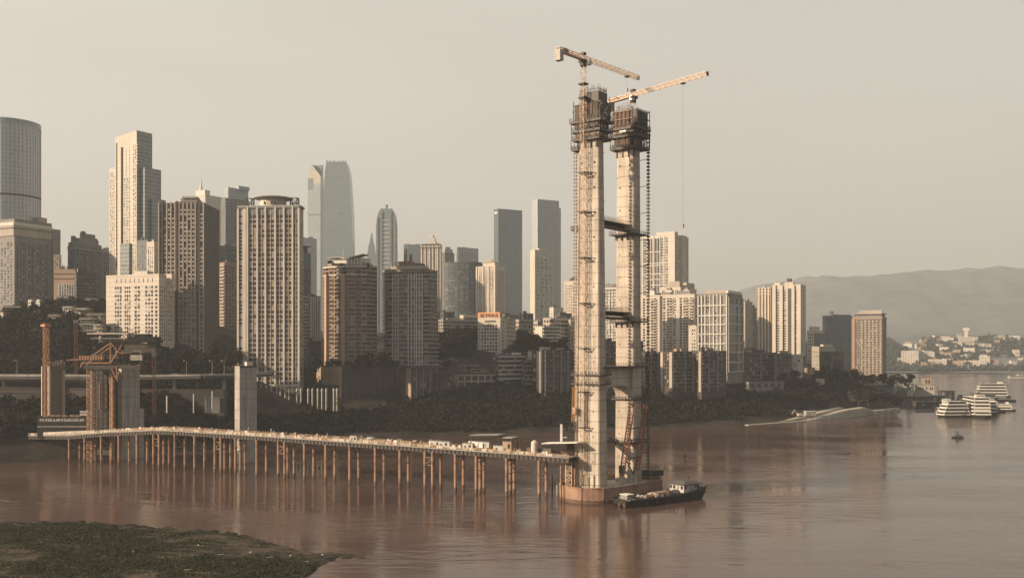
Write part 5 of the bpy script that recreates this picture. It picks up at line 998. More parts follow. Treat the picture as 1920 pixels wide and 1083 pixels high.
mesh_cage(cf, 0.4, 0.4, 14.0, 11.2, h2(278), h2(244), 2.4, 0.2, 'steel_dark', 'scaffold'); clutter(cf, 0.4, 0.4, 13, 10.6, h2(282), h2(212), 60, 'steel_dark'); clutter(cf, 5.6, 1.0, 3, 9, h2(285), h2(215), 30, 'steel_dark')
# temporary struts between the legs
for y_, lb in ((420, 'upper dark walkway strut with a railing between the two tower legs'), (589, 'lower dark walkway strut with a railing between the two tower legs')):
    z = HT(y_, 437); t = thing('walkway_strut', lb, 'walkway', (34.7, 433.0, z), -TH)
    MB().tube((1.2,1.5,0.3),(1.2,25.5,0.3),0.85,10).tube((4.0,1.5,-1.6),(4.0,25.5,-1.6),0.7,10).build('tube', M['steel_dark'], t); MB().box(0.2, 4.6, 2.6, 25, 1.1, 1.45).build('deck', M['steel_dark'], t)
    mb = MB()
    for y in lin(2.8, 24.8, 15):
        for x in (0.3, 4.5): mb.beam((x,y,1.4),(x,y,3.3),0.12)
    for x in (0.3, 4.5):
        for zz in (2.3, 3.2): mb.beam((x,2.8,zz),(x,24.8,zz),0.1)
    mb.build('railing', M['tan'], t)
    ring_platform('platform', t, 2, 29, 13.5, 12.5, -2.6, 0.6, True, 'steel_dark', 2.2); ring_platform('platform', t, -7.0, 0, 4.2, 5, -2.4, 0.7)
# small ring platforms lower down
t = thing('ring_platform', 'low dark ring platform round the right leg above the water', 'platform', (*loc2w(2, 29), HT(827, 452)), -TH); ring_platform('deck', t, 0, 0, 14, 12, 0, 0.7, hang=1.5); MB().lattice((-6,-5,-0.4),(-6,-26,0.6),2,2,9,0.25).build('gangway', M['steel_dark'], t)
t = thing('ring_platform', 'ring platform with stubby brackets on the right leg just under the crossbeam', 'platform', (*loc2w(2, 29), HT(747, 452)), -TH); ring_platform('deck', t, 0, 0, 12.6, 10.4, 0, 0.5, True, 'steel_dark', 1.6)
for y_ in (701, 718): t = thing('ring_platform', ('upper' if y_ == 701 else 'lower') + ' of two dark ring platforms round the left leg at crossbeam height', 'platform', (34.7, 433, HT(y_, 433)), -TH); ring_platform('deck', t, 0, 0, 15.2, 9.6, 0, 0.5)
# hoist masts beside the legs
def hoist(lx, ly, o, z0, z1, label, tie):
    wx, wy = loc2w(lx, ly, o); t = thing('hoist_mast', label, 'hoist', (wx, wy, 6), -TH)
    mb = MB(); n = int((z1-z0)/1.6)
    for k in range(n): mb.box(-0.6, 0.6, -0.6, 0.6, z0+1.6*k, z0+1.6*k+0.7)
    mb.beam((0.0,0.0,z0),(0.0,0.0,z1),0.3); mb.build('mast', M['steel_dark'], t)
    for z in lin(z0+12, z1-4, 12): MB().beam((0,0,z),(tie,0.3,z-0.4),0.22).build('wall_tie', M['steel_dark'], t)
hoist(-9.2, 1.5, (34.7, 433), 0, h1(270), 'dark dotted hoist mast running up the left side of the left leg', 4.2)
hoist(8.4, 3.5, loc2w(2, 29), 0, h2(283), 'dark dotted hoist mast running up the right side of the right leg', -4.4)
mx_, my_ = loc2w(-5.2, -4.3); t = thing('hoist_mast', 'slim lift mast against the sunlit face left of the crane mast', 'hoist', (mx_, my_, 6), -TH); MB().lattice((0,0,0),(0,0,h1(288)),0.45,0.45,70,0.06,(0,1,0)).build('mast', M['crane'], t)
MB().box(-0.8, 0.8, -1.8, -0.4, h1(775), h1(775)+2.8).build('lift_cage', M['cranepale'], t)

# tower cranes
def crane(label, wx, wy, z0, ztop, yaw, jib, counter, rope_at, rope_len, mastw=1.9, ties=(), pale='cranepale', tie_to=None):
    t = thing('tower_crane', label, 'crane', (wx, wy, z0), yaw)
    h = ztop - z0; m = MB().lattice((0,0,0),(0,0,h-5),mastw,mastw,max(4,int((h-5)/2.6)),0.105,(0,1,0)).build('mast', M['crane'], t)
    mb = MB()
    for z in (h-19, h-13): mb.box(-mastw*0.9, mastw*0.9, -mastw*0.9, mastw*0.9, z, z+0.6)
    mb.build('climbing_collar', M['steel_dark'], m)
    for z in ties: MB().box(-2.0, 2.0, -1.8, 1.8, z-z0-0.25, z-z0+0.25).beam((0,0,z-z0),tie_to,0.4).build('tie_frame', M['steel_dark'], t) if False else ring_tie(t, z-z0, yaw)
    MB().tube((0,0,h-5),(0,0,h-3.4),1.5,12).box(-1.6,1.6,-1.6,1.6,h-3.4,h-2.2).build('turntable', M['steel_dark'], t)
    j = MB().lattice((0.5,0,h-2.2),(jib,0,h-2.2),1.5,1.65,int(jib/1.8),0.11).build('jib', M[pale], t); MB().box(jib-0.15, jib+0.1, -0.8, 0.8, h-2.4, h-0.7).build('end_stop', M['steel_dark'], j)
    MB().lattice((-counter,0,h-2.2),(-0.5,0,h-2.2),1.9,1.5,int(counter/2.0),0.17).box(-counter,0,-1.1,1.1,h-2.4,h-2.15).build('counter_jib', M[pale], t)
    MB().box(-counter-0.4,-counter+2.0,-1.5,1.5,h-6.2,h-1.6).build('counterweight', M['conc_grey'], t); MB().box(-counter+3,-counter+6,-0.9,0.9,h-2.1,h-0.3).build('winch', M['steel_dark'], t)
    c = MB().box(0.3,2.2,-2.9,-1.2,h-4.6,h-2.3).build('cab', M['whitepaint'], t); MB().box(1.2,2.26,-2.96,-1.14,h-3.9,h-2.9).build('cab_window', M['win'], c)
    MB().box(-1.0,1.0,-0.95,0.95,h-0.1,h+1.0).build('head', M['steel_dark'], t)
    tr = MB().box(rope_at-0.9,rope_at+0.9,-0.9,0.9,h-3.0,h-2.45).build('trolley', M['steel_dark'], t)
    MB().beam((rope_at,0.3,h-3),(rope_at,0.3,h-3-rope_len),0.022).beam((rope_at,-0.3,h-3),(rope_at,-0.3,h-3-rope_len),0.022).build('hoist_rope', M['rope'], tr)
    MB().box(rope_at-0.45,rope_at+0.45,-0.4,0.4,h-4.4-rope_len,h-3-rope_len).build('hook_block', M['conc_grey'], tr); return t
def ring_tie(t, z, yaw):
    mb = MB(); mb.box(-1.7,1.7,-1.7,-1.3,z-0.25,z+0.25).box(-1.7,1.7,1.3,1.7,z-0.25,z+0.25).box(-1.7,-1.3,-1.29,1.29,z-0.25,z+0.25).box(1.3,1.7,-1.29,1.29,z-0.25,z+0.25)
    r = Matrix.Rotation(-yaw, 4, 'Z') @ Matrix.Rotation(-TH, 4, 'Z')
    for a_, b_ in (((-1.5,1.5),(-5,4.2)), ((1.5,1.5),(5.2,3.6)), ((1.5,-1.4),(5.6,3.0))):
        p, q = r @ Vector((*a_, z)), r @ Vector((*b_, z-0.2)); mb.beam(p, q, 0.26)
    mb.build('tie_frame', M['steel_dark'], t)
c1 = loc2w(-0.8, -5.1)
crane('tall tower crane tied to the left leg, its jib pointing away over the right leg', c1[0], c1[1], 6, HT(103, c1[1]), math.atan2(31, 27.6), 42, 17.5, 33, 5, ties=[HT(y, 427) for y in (322, 396, 482, 568, 653, 735, 802)])
c2x, c2y = X(1187, 461), 461
crane('second tower crane behind the right leg, its long jib reaching towards the right', c2x, c2y, 6, HT(172, c2y), math.atan2(-35, 27.3), 45, 16, 31, 62)
# cofferdam
def stadium(r, n=20):
    p1, p2 = (35.5, 431.0), (53.7, 451.0); a0 = math.atan2(p2[1]-p1[1], p2[0]-p1[0]); out = []
    for i in range(n+1): a = a0 + math.pi/2 + math.pi*i/n; out.append((p1[0]+r*math.cos(a), p1[1]+r*math.sin(a)))
    for i in range(n+1): a = a0 - math.pi/2 + math.pi*i/n; out.append((p2[0]+r*math.cos(a), p2[1]+r*math.sin(a)))
    return out
t = thing('cofferdam', 'rusty steel cofferdam ring standing in the river round the tower feet', 'cofferdam', (0, 0, 0))
o_, i_ = stadium(14.7), stadium(14.2); n = len(o_)
mb = MB(); vs = [(*p,-4) for p in o_]+[(*p,6.6) for p in o_]+[(*p,6.6) for p in i_]+[(*p,-4) for p in i_]
mb.add(vs, [f for i in range(n) for f in ((i,(i+1)%n,n+(i+1)%n,n+i),(n+i,n+(i+1)%n,2*n+(i+1)%n,2*n+i),(2*n+i,2*n+(i+1)%n,3*n+(i+1)%n,3*n+i))]); mb.build('shell', M['coffer'], t)
MB().prism(stadium(14.15), 2.0, 4.2).build('pile_cap', M['conc_grey'], t)
mb = MB(); q = stadium(14.82)
for i in range(n): mb.beam((*q[i],6.4),(*q[(i+1)%n],6.4),0.3,0.5).beam((*q[i],0.9),(*q[(i+1)%n],0.9),0.25,0.4)
for i in range(0, n, 4): mb.beam((*q[i],-2),(*q[i],6.6),0.35)
mb.build('stiffener', M['pile'], t)
mb = MB()
for i in range(n): mb.beam((*i_[i],6.6),(*i_[i],7.8),0.09).beam((*i_[i],7.7),(*i_[(i+1)%n],7.7),0.08)
mb.build('railing', M['steel_dark'], t)
MB().box(X(1193,446)-1, X(1193,446)+14, 457, 458.5, 6.6, 9.2).build('dark_screen', M['steel_dark'], t)
t = thing('stair_tower', 'white framed stair tower standing on the left end of the cofferdam', 'stairs', (X(1066, 430), 430, 4.2)); MB().lattice((0,0,0),(0,0,14),2.6,2.6,7,0.22,(0,1,0)).build('frame', M['cranepale'], t)
mb = MB()
for k in range(7): mb.beam((-1.1,0,2*k),(1.1,0,2*k+2),0.9,0.15)
mb.build('flight', M['orange'], t)
t = thing('pump_mast', 'dark equipment stack with a small pale board left of the left leg foot', 'equipment', (X(1069, 434), 434, 4.2)); MB().box(-1.5,1.8,-1.5,1.5,0,25).build('frame', M['steel_dark'], t)
MB().box(-4.4,-3.4,-0.4,0.4,20.5,28).box(-3.4,-1.5,-0.1,0.1,22,22.4).build('board', M['whitepaint'], t); mesh_cage(t, 0.4, 0, 3.6, 3.4, 25.02, 29, 1.0, 0.2, 'steel_dark', 'guard_cage')
for px, z1 in ((1052, 15), (1078, 14)): tag(MB().tube((0,0,-4),(0,0,z1),0.45,8).build('steel_pile', M['pile'], None, loc=(X(px,424),424,0)), ('outer' if px == 1052 else 'inner') + ' free standing steel pile at the left rim of the cofferdam', 'pile')
for px, y_, lb in ((1035, 928, 'dark thin mooring pile between the trestle end and the cofferdam'), (1045, 930, 'short pale mooring pile touching the left of the cofferdam')):
    Z = ZW(y_); tag(MB().tube((0,0,-4),(0,0,HT(890 if px == 1035 else 908, Z)),0.4,8).build('mooring_pile', M['steel_dark' if px == 1035 else 'conc_grey'], None, loc=(X(px,Z),Z,0)), lb, 'pile')
# piling leaders
t = thing('piling_frame', 'pair of leaning red lattice piling leaders on the cofferdam', 'piling rig', (X(1166, 432), 432, 4.2)); z1 = HT(757, 432)-4.2
MB().lattice((0,0,6),(4.8,1,z1),2.0,2.0,12,0.24,(0,1,0)).build('leader', M['redsteel'], t); MB().lattice((7.0,2.5,8),(10.8,3.5,z1-0.4),1.8,1.8,12,0.22,(0,1,0)).build('leader', M['redsteel'], t)
MB().tube((-0.3,0,0),(0.1,0,7),0.7,8).tube((6.2,2.4,0),(7.0,2.5,9),0.55,8).build('foot', M['conc_grey'], t)
mb = MB()
for p_, q_, w_ in [((a_*0.9,0.3,z),(7.4+a_*0.35,2.8,z+0.5),0.4) for z, a_ in ((13,1.6),(21,2.6),(26,3.4))] + [((1.8,0.3,13),(5.2,1.6,6),0.4),((7.6,2.8,14),(5.2,1.6,6),0.4),((3.4,0.7,22),(6.0,2,17.5),0.3),((8.4,3,22),(6.0,2,17.5),0.3)]: MB().beam(p_, q_, w_).build('brace', M['steel_dark'], t)
MB().box(-1.2,1.6,-1.2,1.2,7,10).build('hammer', M['steel_dark'], t)
tag(MB().lattice((0,0,0),(0.4,0,15),0.9,0.9,8,0.2,(0,1,0)).build('leaning_mast', M['orange'], None, loc=(X(1074, 428), 428, HT(790, 428))), 'short orange lattice mast leaning on the left edge of the left leg', 'mast')

# ------------------------------------------------------------------ trestle
TU = Vector((-0.885, 0.466)); TN = Vector((0.466, 0.885)); TP = Vector((11.9, 432.0))
def tpos(px):                                             # distance along the front pile row for a photo column
    k = (px-CX)/F; return (k*TP.y - TP.x)/(TU.x - k*TU.y)
DK = [(1068,18.5),(1011,18.8),(750,19.9),(480,20.9),(320,21.2),(290,20.9),(190,17.9),(130,15.2),(55,13.8)]
DS = [tpos(p) for p, _ in DK]; DH = [h for _, h in DK]
def dz_(s): return float(np.interp(s, DS, DH))
def tw(s, n=0.0, z=0.0): p = TP + TU*s + TN*n; return (p.x, p.y, z)
tr = thing('trestle_bridge', 'long temporary steel trestle on thin rusty piles from the bank to the tower', 'trestle', tw(0)); off = Vector(tw(0))
V = lambda s, n, z: Vector(tw(s, n, z)) - off
def strip(mb, s0, s1, n0, n1, ta, tb):
    a, b = dz_(s0), dz_(s1)
    mb.add([V(s0,n0,a+ta),V(s1,n0,b+ta),V(s1,n1,b+ta),V(s0,n1,a+ta),V(s0,n0,a+tb),V(s1,n0,b+tb),V(s1,n1,b+tb),V(s0,n1,a+tb)],[(0,3,2,1),(4,5,6,7),(0,1,5,4),(1,2,6,5),(2,3,7,6),(3,0,4,7)])
mb = MB()
for s0, s1 in zip(DS[:-1], DS[1:]): strip(mb, s0, s1, -1.0, 8.4, -0.35, 0)
mb.build('deck', M['conc_grey'], tr)
mb = MB()
for s0, s1 in zip(DS[:-1], DS[1:]):
    for n_ in (-0.7, 3.2, 7.4): strip(mb, s0, s1, n_, n_+0.5, -0.75, -0.36); strip(mb, s0, s1, n_, n_+0.5, -2.3, -1.95); strip(mb, s0, s1, n_+0.1, n_+0.4, -1.96, -0.74)
s = DS[0]
while s < DS[-1]: mb.beam(V(s,-0.78,dz_(s)-2.2), V(s,-0.78,dz_(s)-0.5), 0.3); s += 2.2
mb.build('girder', M['steel_dark'], tr)
for n_ in (-0.9, 8.3):
    mb = MB(); s = DS[0]
    while s < DS[-1]-1: mb.beam(V(s,n_,dz_(s)), V(s,n_,dz_(s)+random.uniform(1.2,1.7)), 0.16); s += 1.1
    for s0, s1 in zip(DS[:-1], DS[1:]):
        for z_ in (0.35, 0.8, 1.2): strip(mb, s0, s1, n_-0.05, n_+0.05, z_, z_+0.1)
    mb.build('railing', M['crane' if n_ < 0 else 'tan'], tr)
    s = DS[0]; cnt_ = 0; rest = MB()
    while s < DS[-1]-3:
        l = random.uniform(1.0, 3.4)
        if random.random() < 0.72:
            own = n_ < 0 and cnt_ < 100; mb = MB() if own else rest; cnt_ += 1; strip(mb, s, s+l, n_+0.08, n_+0.14, 0.1, random.uniform(0.7, 1.35))
            if own: mb.build('guard_panel', M[random.choice(('whitepaint','whitepaint','cream','crane'))], tr)
        s += l + random.uniform(0.1, 1.3)
    o = rest.build('guard_panel', M['cream' if n_ < 0 else 'tan'], tr)
    if o: tag(o, kind='stuff')
mb = MB(); strip(mb, tpos(180), tpos(75), -1.02, -0.92, 0.0, 1.7); mb.build('guard_panel', M['conc'], tr)
groups = [(130,145),(159,174),(190,206),(223,240),(257,273),(288,296,305,311),(328,344),(365,381),(403,407,419.5,424),(441.5,447,457),(481.6,498),(522,528,537,544.5),(571,582.5),(611,628.5),(656,672),(704,717),(750,765),(797,807,811,821),(854,870),(893,908.6,922),(950,965,980),(1011,1023)]
for g in groups:
    s0 = tpos(g[0]); k = len(g); pts = []
    if k == 2: pts = [(s0, 0), (s0, 7.2)]
    elif k == 3: pts = [(s0, 0), (s0, 3.6), (s0, 7.2)]
    else: pts = [(s0, 0), (s0-4.2, 0), (s0, 7.2), (s0-4.2, 7.2)]
    for s_, n_ in pts:
        gb = -4 if g[0] > 230 else -4
        p = MB().tube(V(s_,n_,gb), V(s_,n_,dz_(s_)-2.75), 0.72, 10); p.build('pile', M['pile'], tr)
    mb = MB(); ms = s0 - (2.1 if k == 4 else 0); zt_ = dz_(s0)-2.3
    mb.beam(V(s0,-0.8,zt_-0.2), V(s0,8.0,zt_-0.2), 1.0, 0.5)
    if k == 4: mb.beam(V(s0-4.2,-0.8,zt_-0.2), V(s0-4.2,8.0,zt_-0.2), 1.0, 0.5).beam(V(s0,0,zt_-2.5),V(s0-4.2,0,zt_-2.5),0.3).beam(V(s0,0,zt_-6),V(s0-4.2,0,zt_-6),0.3).beam(V(s0,0,zt_-6),V(s0-4.2,0,zt_-2.5),0.25)
    lowz = zt_-6.8 if g[0] not in (950,) else zt_-7
    mb.beam(V(s0,0,zt_-1.2),V(s0,7.2,zt_-1.2),0.28).beam(V(s0,0,lowz),V(s0,7.2,lowz),0.34)
    if k == 3: mb.beam(V(s0,0,lowz),V(s0,3.6,zt_-1.4),0.26).beam(V(s0,3.6,zt_-1.4),V(s0,7.2,lowz),0.26)
    else: mb.beam(V(s0,0,zt_-1.4),V(s0,7.2,lowz),0.26)
    if g[0] == 950: mb.beam(V(s0,0,5.5),V(s0,7.2,5.5),0.4)
    mb.build('bracing', M['pile'], tr)
# things standing on the trestle
def on_deck(px, n=3.0): s_ = tpos(px); return (*tw(s_, n)[:2], dz_(s_)+0.004), math.atan2(-TU.y, -TU.x)
def cabin(px, n, l, w_, h, label, group=None, mat='dull'):
    loc, rz = on_deck(px, n); t = thing('site_cabin', label, 'cabin', loc, rz, group)
    MB().box(-l/2,l/2,-w_/2,w_/2,0,h).build('body', M[mat], t); MB().box(-l/2-0.15,l/2+0.15,-w_/2-0.15,w_/2+0.15,h+0.003,h+0.2).build('roof', M['roof'], t)
    MB().box(-l*0.32,-l*0.32+0.9,-w_/2-0.05,-w_/2+0.1,0.05,min(2,h-0.3)).build('door', M['dark'], t); MB().box(l*0.1,l*0.1+1.1,-w_/2-0.05,-w_/2+0.1,h*0.4,h*0.8).build('window', M['win'], t); return t
cabin(662, 1.2, 4.0, 2.2, 2.9, 'white cabin on the trestle deck, leftmost of the white cabins'); cabin(693, 1.2, 3.4, 2.2, 2.8, 'narrow white cabin on the trestle right of the leftmost cabin')
cabin(813, 2.5, 7.0, 2.4, 3.0, 'long white container on the trestle, left of the pair in the middle'); cabin(830, 2.2, 6.0, 2.4, 3.0, 'white container on the trestle, right of the pair in the middle')
cabin(876, 1.5, 5.4, 2.4, 3.0, 'white cabin left of the canopied cabin on the trestle'); cabin(902, 3.0, 6.5, 3, 4.0, 'tall white cabin under the flat dark canopy on the trestle')
cabin(938, 1.5, 7.6, 2.4, 2.9, 'longest white container on the trestle right of the canopied cabin'); cabin(951, 1.0, 4.4, 2.6, 5.0, 'cream cabin with a raised awning at the middle of the trestle end', mat='tan')
cabin(1003, 5, 12, 2.4, 2.4, 'low brown container behind the upright tank near the trestle end', mat='brown')
def canopy(px, n, l, w_, h, label, mat='whitepaint', lift=0.5):
    loc, rz = on_deck(px, n); t = thing('canopy', label, 'canopy', loc, rz); mb = MB()
    for x in (-l/2+0.3, l/2-0.3):
        for y in (-w_/2+0.3, w_/2-0.3): MB().beam((x,y,0),(x,y,h),0.25).build('post', M['steel_dark'], t)
    mb.add([(-l/2,-w_/2,h),(l/2,-w_/2,h+lift),(l/2,w_/2,h+lift),(-l/2,w_/2,h),(-l/2,-w_/2,h+0.3),(l/2,-w_/2,h+lift+0.3),(l/2,w_/2,h+lift+0.3),(-l/2,w_/2,h+0.3)],[(0,3,2,1),(4,5,6,7),(0,1,5,4),(1,2,6,5),(2,3,7,6),(3,0,4,7)]); mb.build('roof', M[mat], t)
canopy(906, 4.2, 15, 7, 6.6, 'flat dark canopy over the tall white cabin on the trestle', 'greywall', 0.8); canopy(1048, 3.6, 17, 7, 5.2, 'long pale canopy at the tower end of the trestle', 'whitepaint', 1.0); canopy(951, 3, 5, 6, 6.4, 'small grey awning above the cream cabin on the trestle', 'conc_grey', 0.2)
loc, rz = on_deck(998, 2.2); t = thing('storage_tank', 'upright cream tank standing near the tower end of the trestle', 'tank', loc, rz); MB().tube((0,0,0.8),(0,0,5.2),1.5,14).tube((0,0,5.2),(0,0,6.2),1.5,14,0.5).build('shell', M['cream'], t); MB().tube((-1.7,0,0),(-1.7,0,6),0.15,6).box(-1.4,1.4,-1.4,1.4,0,0.79).build('stand', M['steel_dark'], t)
loc, rz = on_deck(888, 2.0); t = thing('concrete_truck', 'small white mixer truck parked left of the canopied cabin on the trestle', 'truck', loc, rz); MB().box(-4,4,-1.2,1.2,0.8,1.3).build('chassis', M['steel_dark'], t); MB().box(2.2,4.2,-1.2,1.2,1.3,3.4).build('cab', M['whitepaint'], t); MB().tube((-3.6,0,3.4),(1.8,0,2.6),0.7,12,1.3).build('drum', M['white'], t)
for x in (-2.8,-1.4,3.1): MB().tube((x,-1.25,0.5),(x,1.25,0.5),0.5,10).build('wheel', M['black'], t)
for px, lb, c_ in ((700,'stack of pale bags on the trestle deck right of the narrow cabin','cream'),(735,'low stack of orange boards on the middle of the trestle','orange'),(770,'bundle of pale pipes on the trestle left of the container pair','conc_grey'),(852,'heap of white sacks between the container pair and the white cabin','whitepaint'),(920,'row of rusty drums between the canopied cabin and the longest container','orange'),(970,'low stack of tan boards right of the cream cabin','tan'),(1020,'row of white sacks near the pale canopy','whitepaint'),(560,'pale bundle on the left half of the trestle','cream'),(610,'orange bundle on the left half of the trestle','orange'),(430,'bundle of pale pipes in front of the lone concrete pier','cream'),(370,'tan bundle of boards left of the lone concrete pier','tan'),(300,'pale stack of bags at the bend of the trestle','cream'),(240,'white sacks in front of the gantry pier on the trestle','whitepaint')):
    loc, rz = on_deck(px, 1.2); mb = MB()
    for k in range(9): x, y = random.uniform(-2.2,2.2), random.uniform(-0.8,0.8); mb.box(x-0.6,x+0.6,y-0.4,y+0.4,0.0 if k < 6 else 0.7,0.7+0.02*k if k < 6 else 1.5+0.02*k)
    o = mb.build('material_stack', M[c_], None); o.location = loc; o.rotation_euler = (0,0,rz); tag(o, lb, 'building materials')

for k in range(90):
    px = random.uniform(200, 1040); loc, rz = on_deck(px, random.choice((0.3, 0.9, 6.8, 7.6))); h = random.uniform(0.7, 2.0); mb = MB().box(-random.uniform(.3,1.2), random.uniform(.3,1.2), -0.4, 0.4, 0, h)
    if k % 3 == 0: mb = MB().beam((0,0,0),(0,0,h*1.7),0.16).beam((0,0,h*1.5),(0.7,0,h*1.6),0.14)
    elif k % 3 == 1: mb.box(-0.25, 0.25, -0.3, 0.3, h+0.002, h+0.35)
    o = mb.build('deck_clutter', M[random.choice(('whitepaint','cream','orange','crane','dull','dark','tan'))]); o.location = loc; o.rotation_euler = (0,0,rz); tag(o, 'small box, bundle or post standing along the trestle deck', 'site clutter', 'small things along the trestle deck')
# ------------------------------------------------------------------ piers, gantry, scaffold towers on the bank
def pier(label, xl, xc, xr, yt, yb, Z): b = Bld('bridge_pier', label, 'bridge pier', xl, xc, xr, yt, yb, Z, 36.87, 'conc_grey', parapet=0); return b
b = pier('lone tall concrete pier standing behind the trestle in front of the ribbed tower', 440, 449.3, 481.5, 686, 868, 562); b.put('cap_box', 'white', b.R, b.D*0.62, b.h+1.2, 4.2, 2.0, -2.5, -0.5); b.bands([b.R], [b.h-0.4], 1.0, 0.15, 'dark', 'top_edge'); b.fin(b.R, [b.D*0.36], 0.12, 0.06, -5, b.h-2, 'dark', 'groove'); b.finish(1)
b = pier('concrete pier standing under the right end of the orange gantry', 221, 229, 262, 686, 860, 583); b.fin(b.R, [b.D*0.33, b.D*0.7], 0.14, 0.06, -5, b.h-2, 'dark', 'groove'); MB().fbox(b.R, b.D*0.96, b.D+2.6, -4, 0.5, -8, b.zz(768)).build('side_block', M['conc_grey'], b.root); b.fin(b.R, [0.6, b.D-0.8], 1.2, 0.3, b.h-6, b.h+0.8, 'conc', 'rim'); b.finish()
b = pier('dim concrete pier left of the scaffold towers, a crane mast against its left side', 84, 93, 122, 686, 800, 606); MB().fbox(b.R, b.D*0.1, b.D*0.8, -0.2, 0.4, 2, b.h-2).build('form_panel', M['brown'], b.root); b.bands([b.R], [b.h-1], 2.5, 0.5, 'brown', 'form_edge'); mesh_cage(b.root, -b.W*0.4, b.D*0.5, b.W*0.7, b.D*0.8, b.h, b.h+3, 1.2, 0.18, 'pile', 'rebar_cage', 0.6); b.finish()
Zm = 597; zb_ = HT(782, Zm); t = thing('crane_mast', 'orange lattice crane mast rising past the dim pier at the left', 'crane mast', (X(86.5, Zm), Zm, zb_), -TH); MB().lattice((0,0,-22),(0,0,HT(606,Zm)-zb_),2.4,2.4,28,0.16,(0,1,0)).build('mast', M['orange'], t); MB().box(-2.5,2.5,-2.2,2.2,HT(612,Zm)-zb_,HT(608,Zm)-zb_).build('climbing_collar', M['orange'], t); MB().box(-2.0,-1.4,-1.9,1.2,-4,HT(686,Zm)-zb_).build('lift_rail', M['cranepale'], t)
for px, y0, y1, lb in ((142, 690, 606, 'faint rusty lattice mast on the wooded hill left of the gantry'), (289, 740, 668, 'thin dark red lattice mast right of the gantry')):
    Z = 700 if px == 142 else 640; t = thing('crane_mast', lb, 'crane mast', (X(px,Z),Z,HT(y0,Z)), 0.3); MB().lattice((0,0,-12),(0,0,HT(y1,Z)-HT(y0,Z)),1.8,1.8,16,0.22,(0,1,0)).build('mast', M['redsteel'], t)
    MB().box(-1.5,1.5,-1.4,1.4,HT(y1,Z)-HT(y0,Z),HT(y1,Z)-HT(y0,Z)+2.5).build('head', M['greywall'], t)
Zg = 570; gz = HT(808, Zg); gx0 = X(212, Zg)
g = thing('launching_gantry', 'orange braced gantry carrying a dark work platform over the pier', 'gantry', (gx0, Zg, gz)); G = lambda px, py, d=0.0: (X(px, Zg)-gx0, d, HT(py, Zg)-gz)
for d in (-3.5, 4.5):
    mb = MB()
    for a_, c_, w_ in (((158.6,680),(211.4,643),0.6),((158.6,680),(212.4,680),0.7),((211.6,643),(211.6,680),0.6),((213,643),(224.6,660),0.5),((224.6,660),(235,642),0.5),((212.4,679),(224.6,660),0.6),((211,642.5),(236,641.8),0.8),((235,641.8),(294,645),0.5),((241.8,662),(224.6,660),0.4),((282,660),(270,645),0.4),((241.8,662),(266,646),0.5),((282,660),(292.6,646),0.45),((213.5,690),(224,712),0.5),((223,686),(224.5,714),0.5),((158,681),(156.5,688),0.7)): mb.beam(G(*a_, d), G(*c_, d), w_)
    mb.build('truss', M['gantry'], g)
mb = MB()
for p_ in ((158.6,680),(211.6,643),(212.4,680),(235,642),(224.6,660)): mb.beam(G(*p_,-3.5), G(*p_,4.5), 0.6)
mb.build('cross_tie', M['gantry'], g)
a_, c_ = G(212,642), G(299,628); MB().box(a_[0],c_[0],-5,6,a_[2],a_[2]+1.4).box(a_[0]+10,c_[0]-1,-4.5,5.5,a_[2]+1.41,a_[2]+3.4).box(a_[0]+15,c_[0]-6,-4,5,a_[2]+3.41,a_[2]+5.0).box(G(230,0)[0],G(236,0)[0],-2,1,a_[2]+5.01,a_[2]+6.4).box(G(281,0)[0],G(297,0)[0],-4,4,a_[2]-3,a_[2]-0.01).build('work_platform', M['black'], g)
a_, c_ = G(167,626.5), G(243,624.5); MB().box(a_[0],c_[0],-3,6,a_[2],a_[2]+0.9).build('upper_deck', M['conc'], g); a_, c_ = G(173,635), G(236,634); MB().box(a_[0],c_[0],-2.5,5,a_[2],a_[2]+0.5).build('lower_deck', M['greywall'], g)
mb = MB(); a_, c_ = G(132,674.5), G(202,671); mb.beam((a_[0],-4.6,a_[2]),(c_[0],-4.6,c_[2]),0.6,0.5)
for px in range(157, 200, 5): q = G(px, 672.5); mb.box(q[0]-0.5,q[0]+0.5,-5.1,-4.1,q[2]-0.6,q[2]+1.9)
mb.build('outrigger', M['gantry'], g); MB().box(G(160,0)[0],G(268,0)[0],-3.4,5.5,G(0,691)[2],G(0,684.5)[2]).build('soffit_form', M['steel_dark'], g); q0, q1 = G(251,675), G(273.5,665); MB().box(q0[0],q1[0],-5.6,-5.2,q0[2],q1[2]).build('name_board', M['conc_grey'], g)
mb = MB(); mb.beam(G(270.5,657,-5.4),G(270.5,665,-5.4),0.25).beam(G(256,657.5,-5.4),G(271,657,-5.4),0.25); mb.build('board_hanger', M['conc_grey'], g)
q0, q1 = G(238,661), G(296,644); MB().box(q0[0],q1[0],-3.9,4.8,q0[2],q1[2]).build('hanging_form', M['formpanel'], g); q0, q1 = G(172,672), G(232,664); MB().box(q0[0],q1[0],-1.5,3.5,q0[2],q1[2]).build('hanging_form', M['formpanel'], g)
for px in (251, 279):
    c_ = G(px, 619.5); mb = MB(); n = 14
    for i in range(n): a, b2 = 2*math.pi*i/n, 2*math.pi*(i+1)/n; mb.beam((c_[0]+1.3*math.cos(a),0,c_[2]+1.2*math.sin(a)),(c_[0]+1.3*math.cos(b2),0,c_[2]+1.2*math.sin(b2)),0.25)
    mb.build('sheave', M['gantry'], g)
for k in range(70): q = G(random.uniform(165, 296) if k % 2 else random.uniform(236, 297), random.uniform(626, 688)); MB().beam(q, (q[0]+random.uniform(-3,3), random.uniform(-4,4), q[2]+random.uniform(-3,3)), 0.25).build('brace', M['steel_dark'], g)
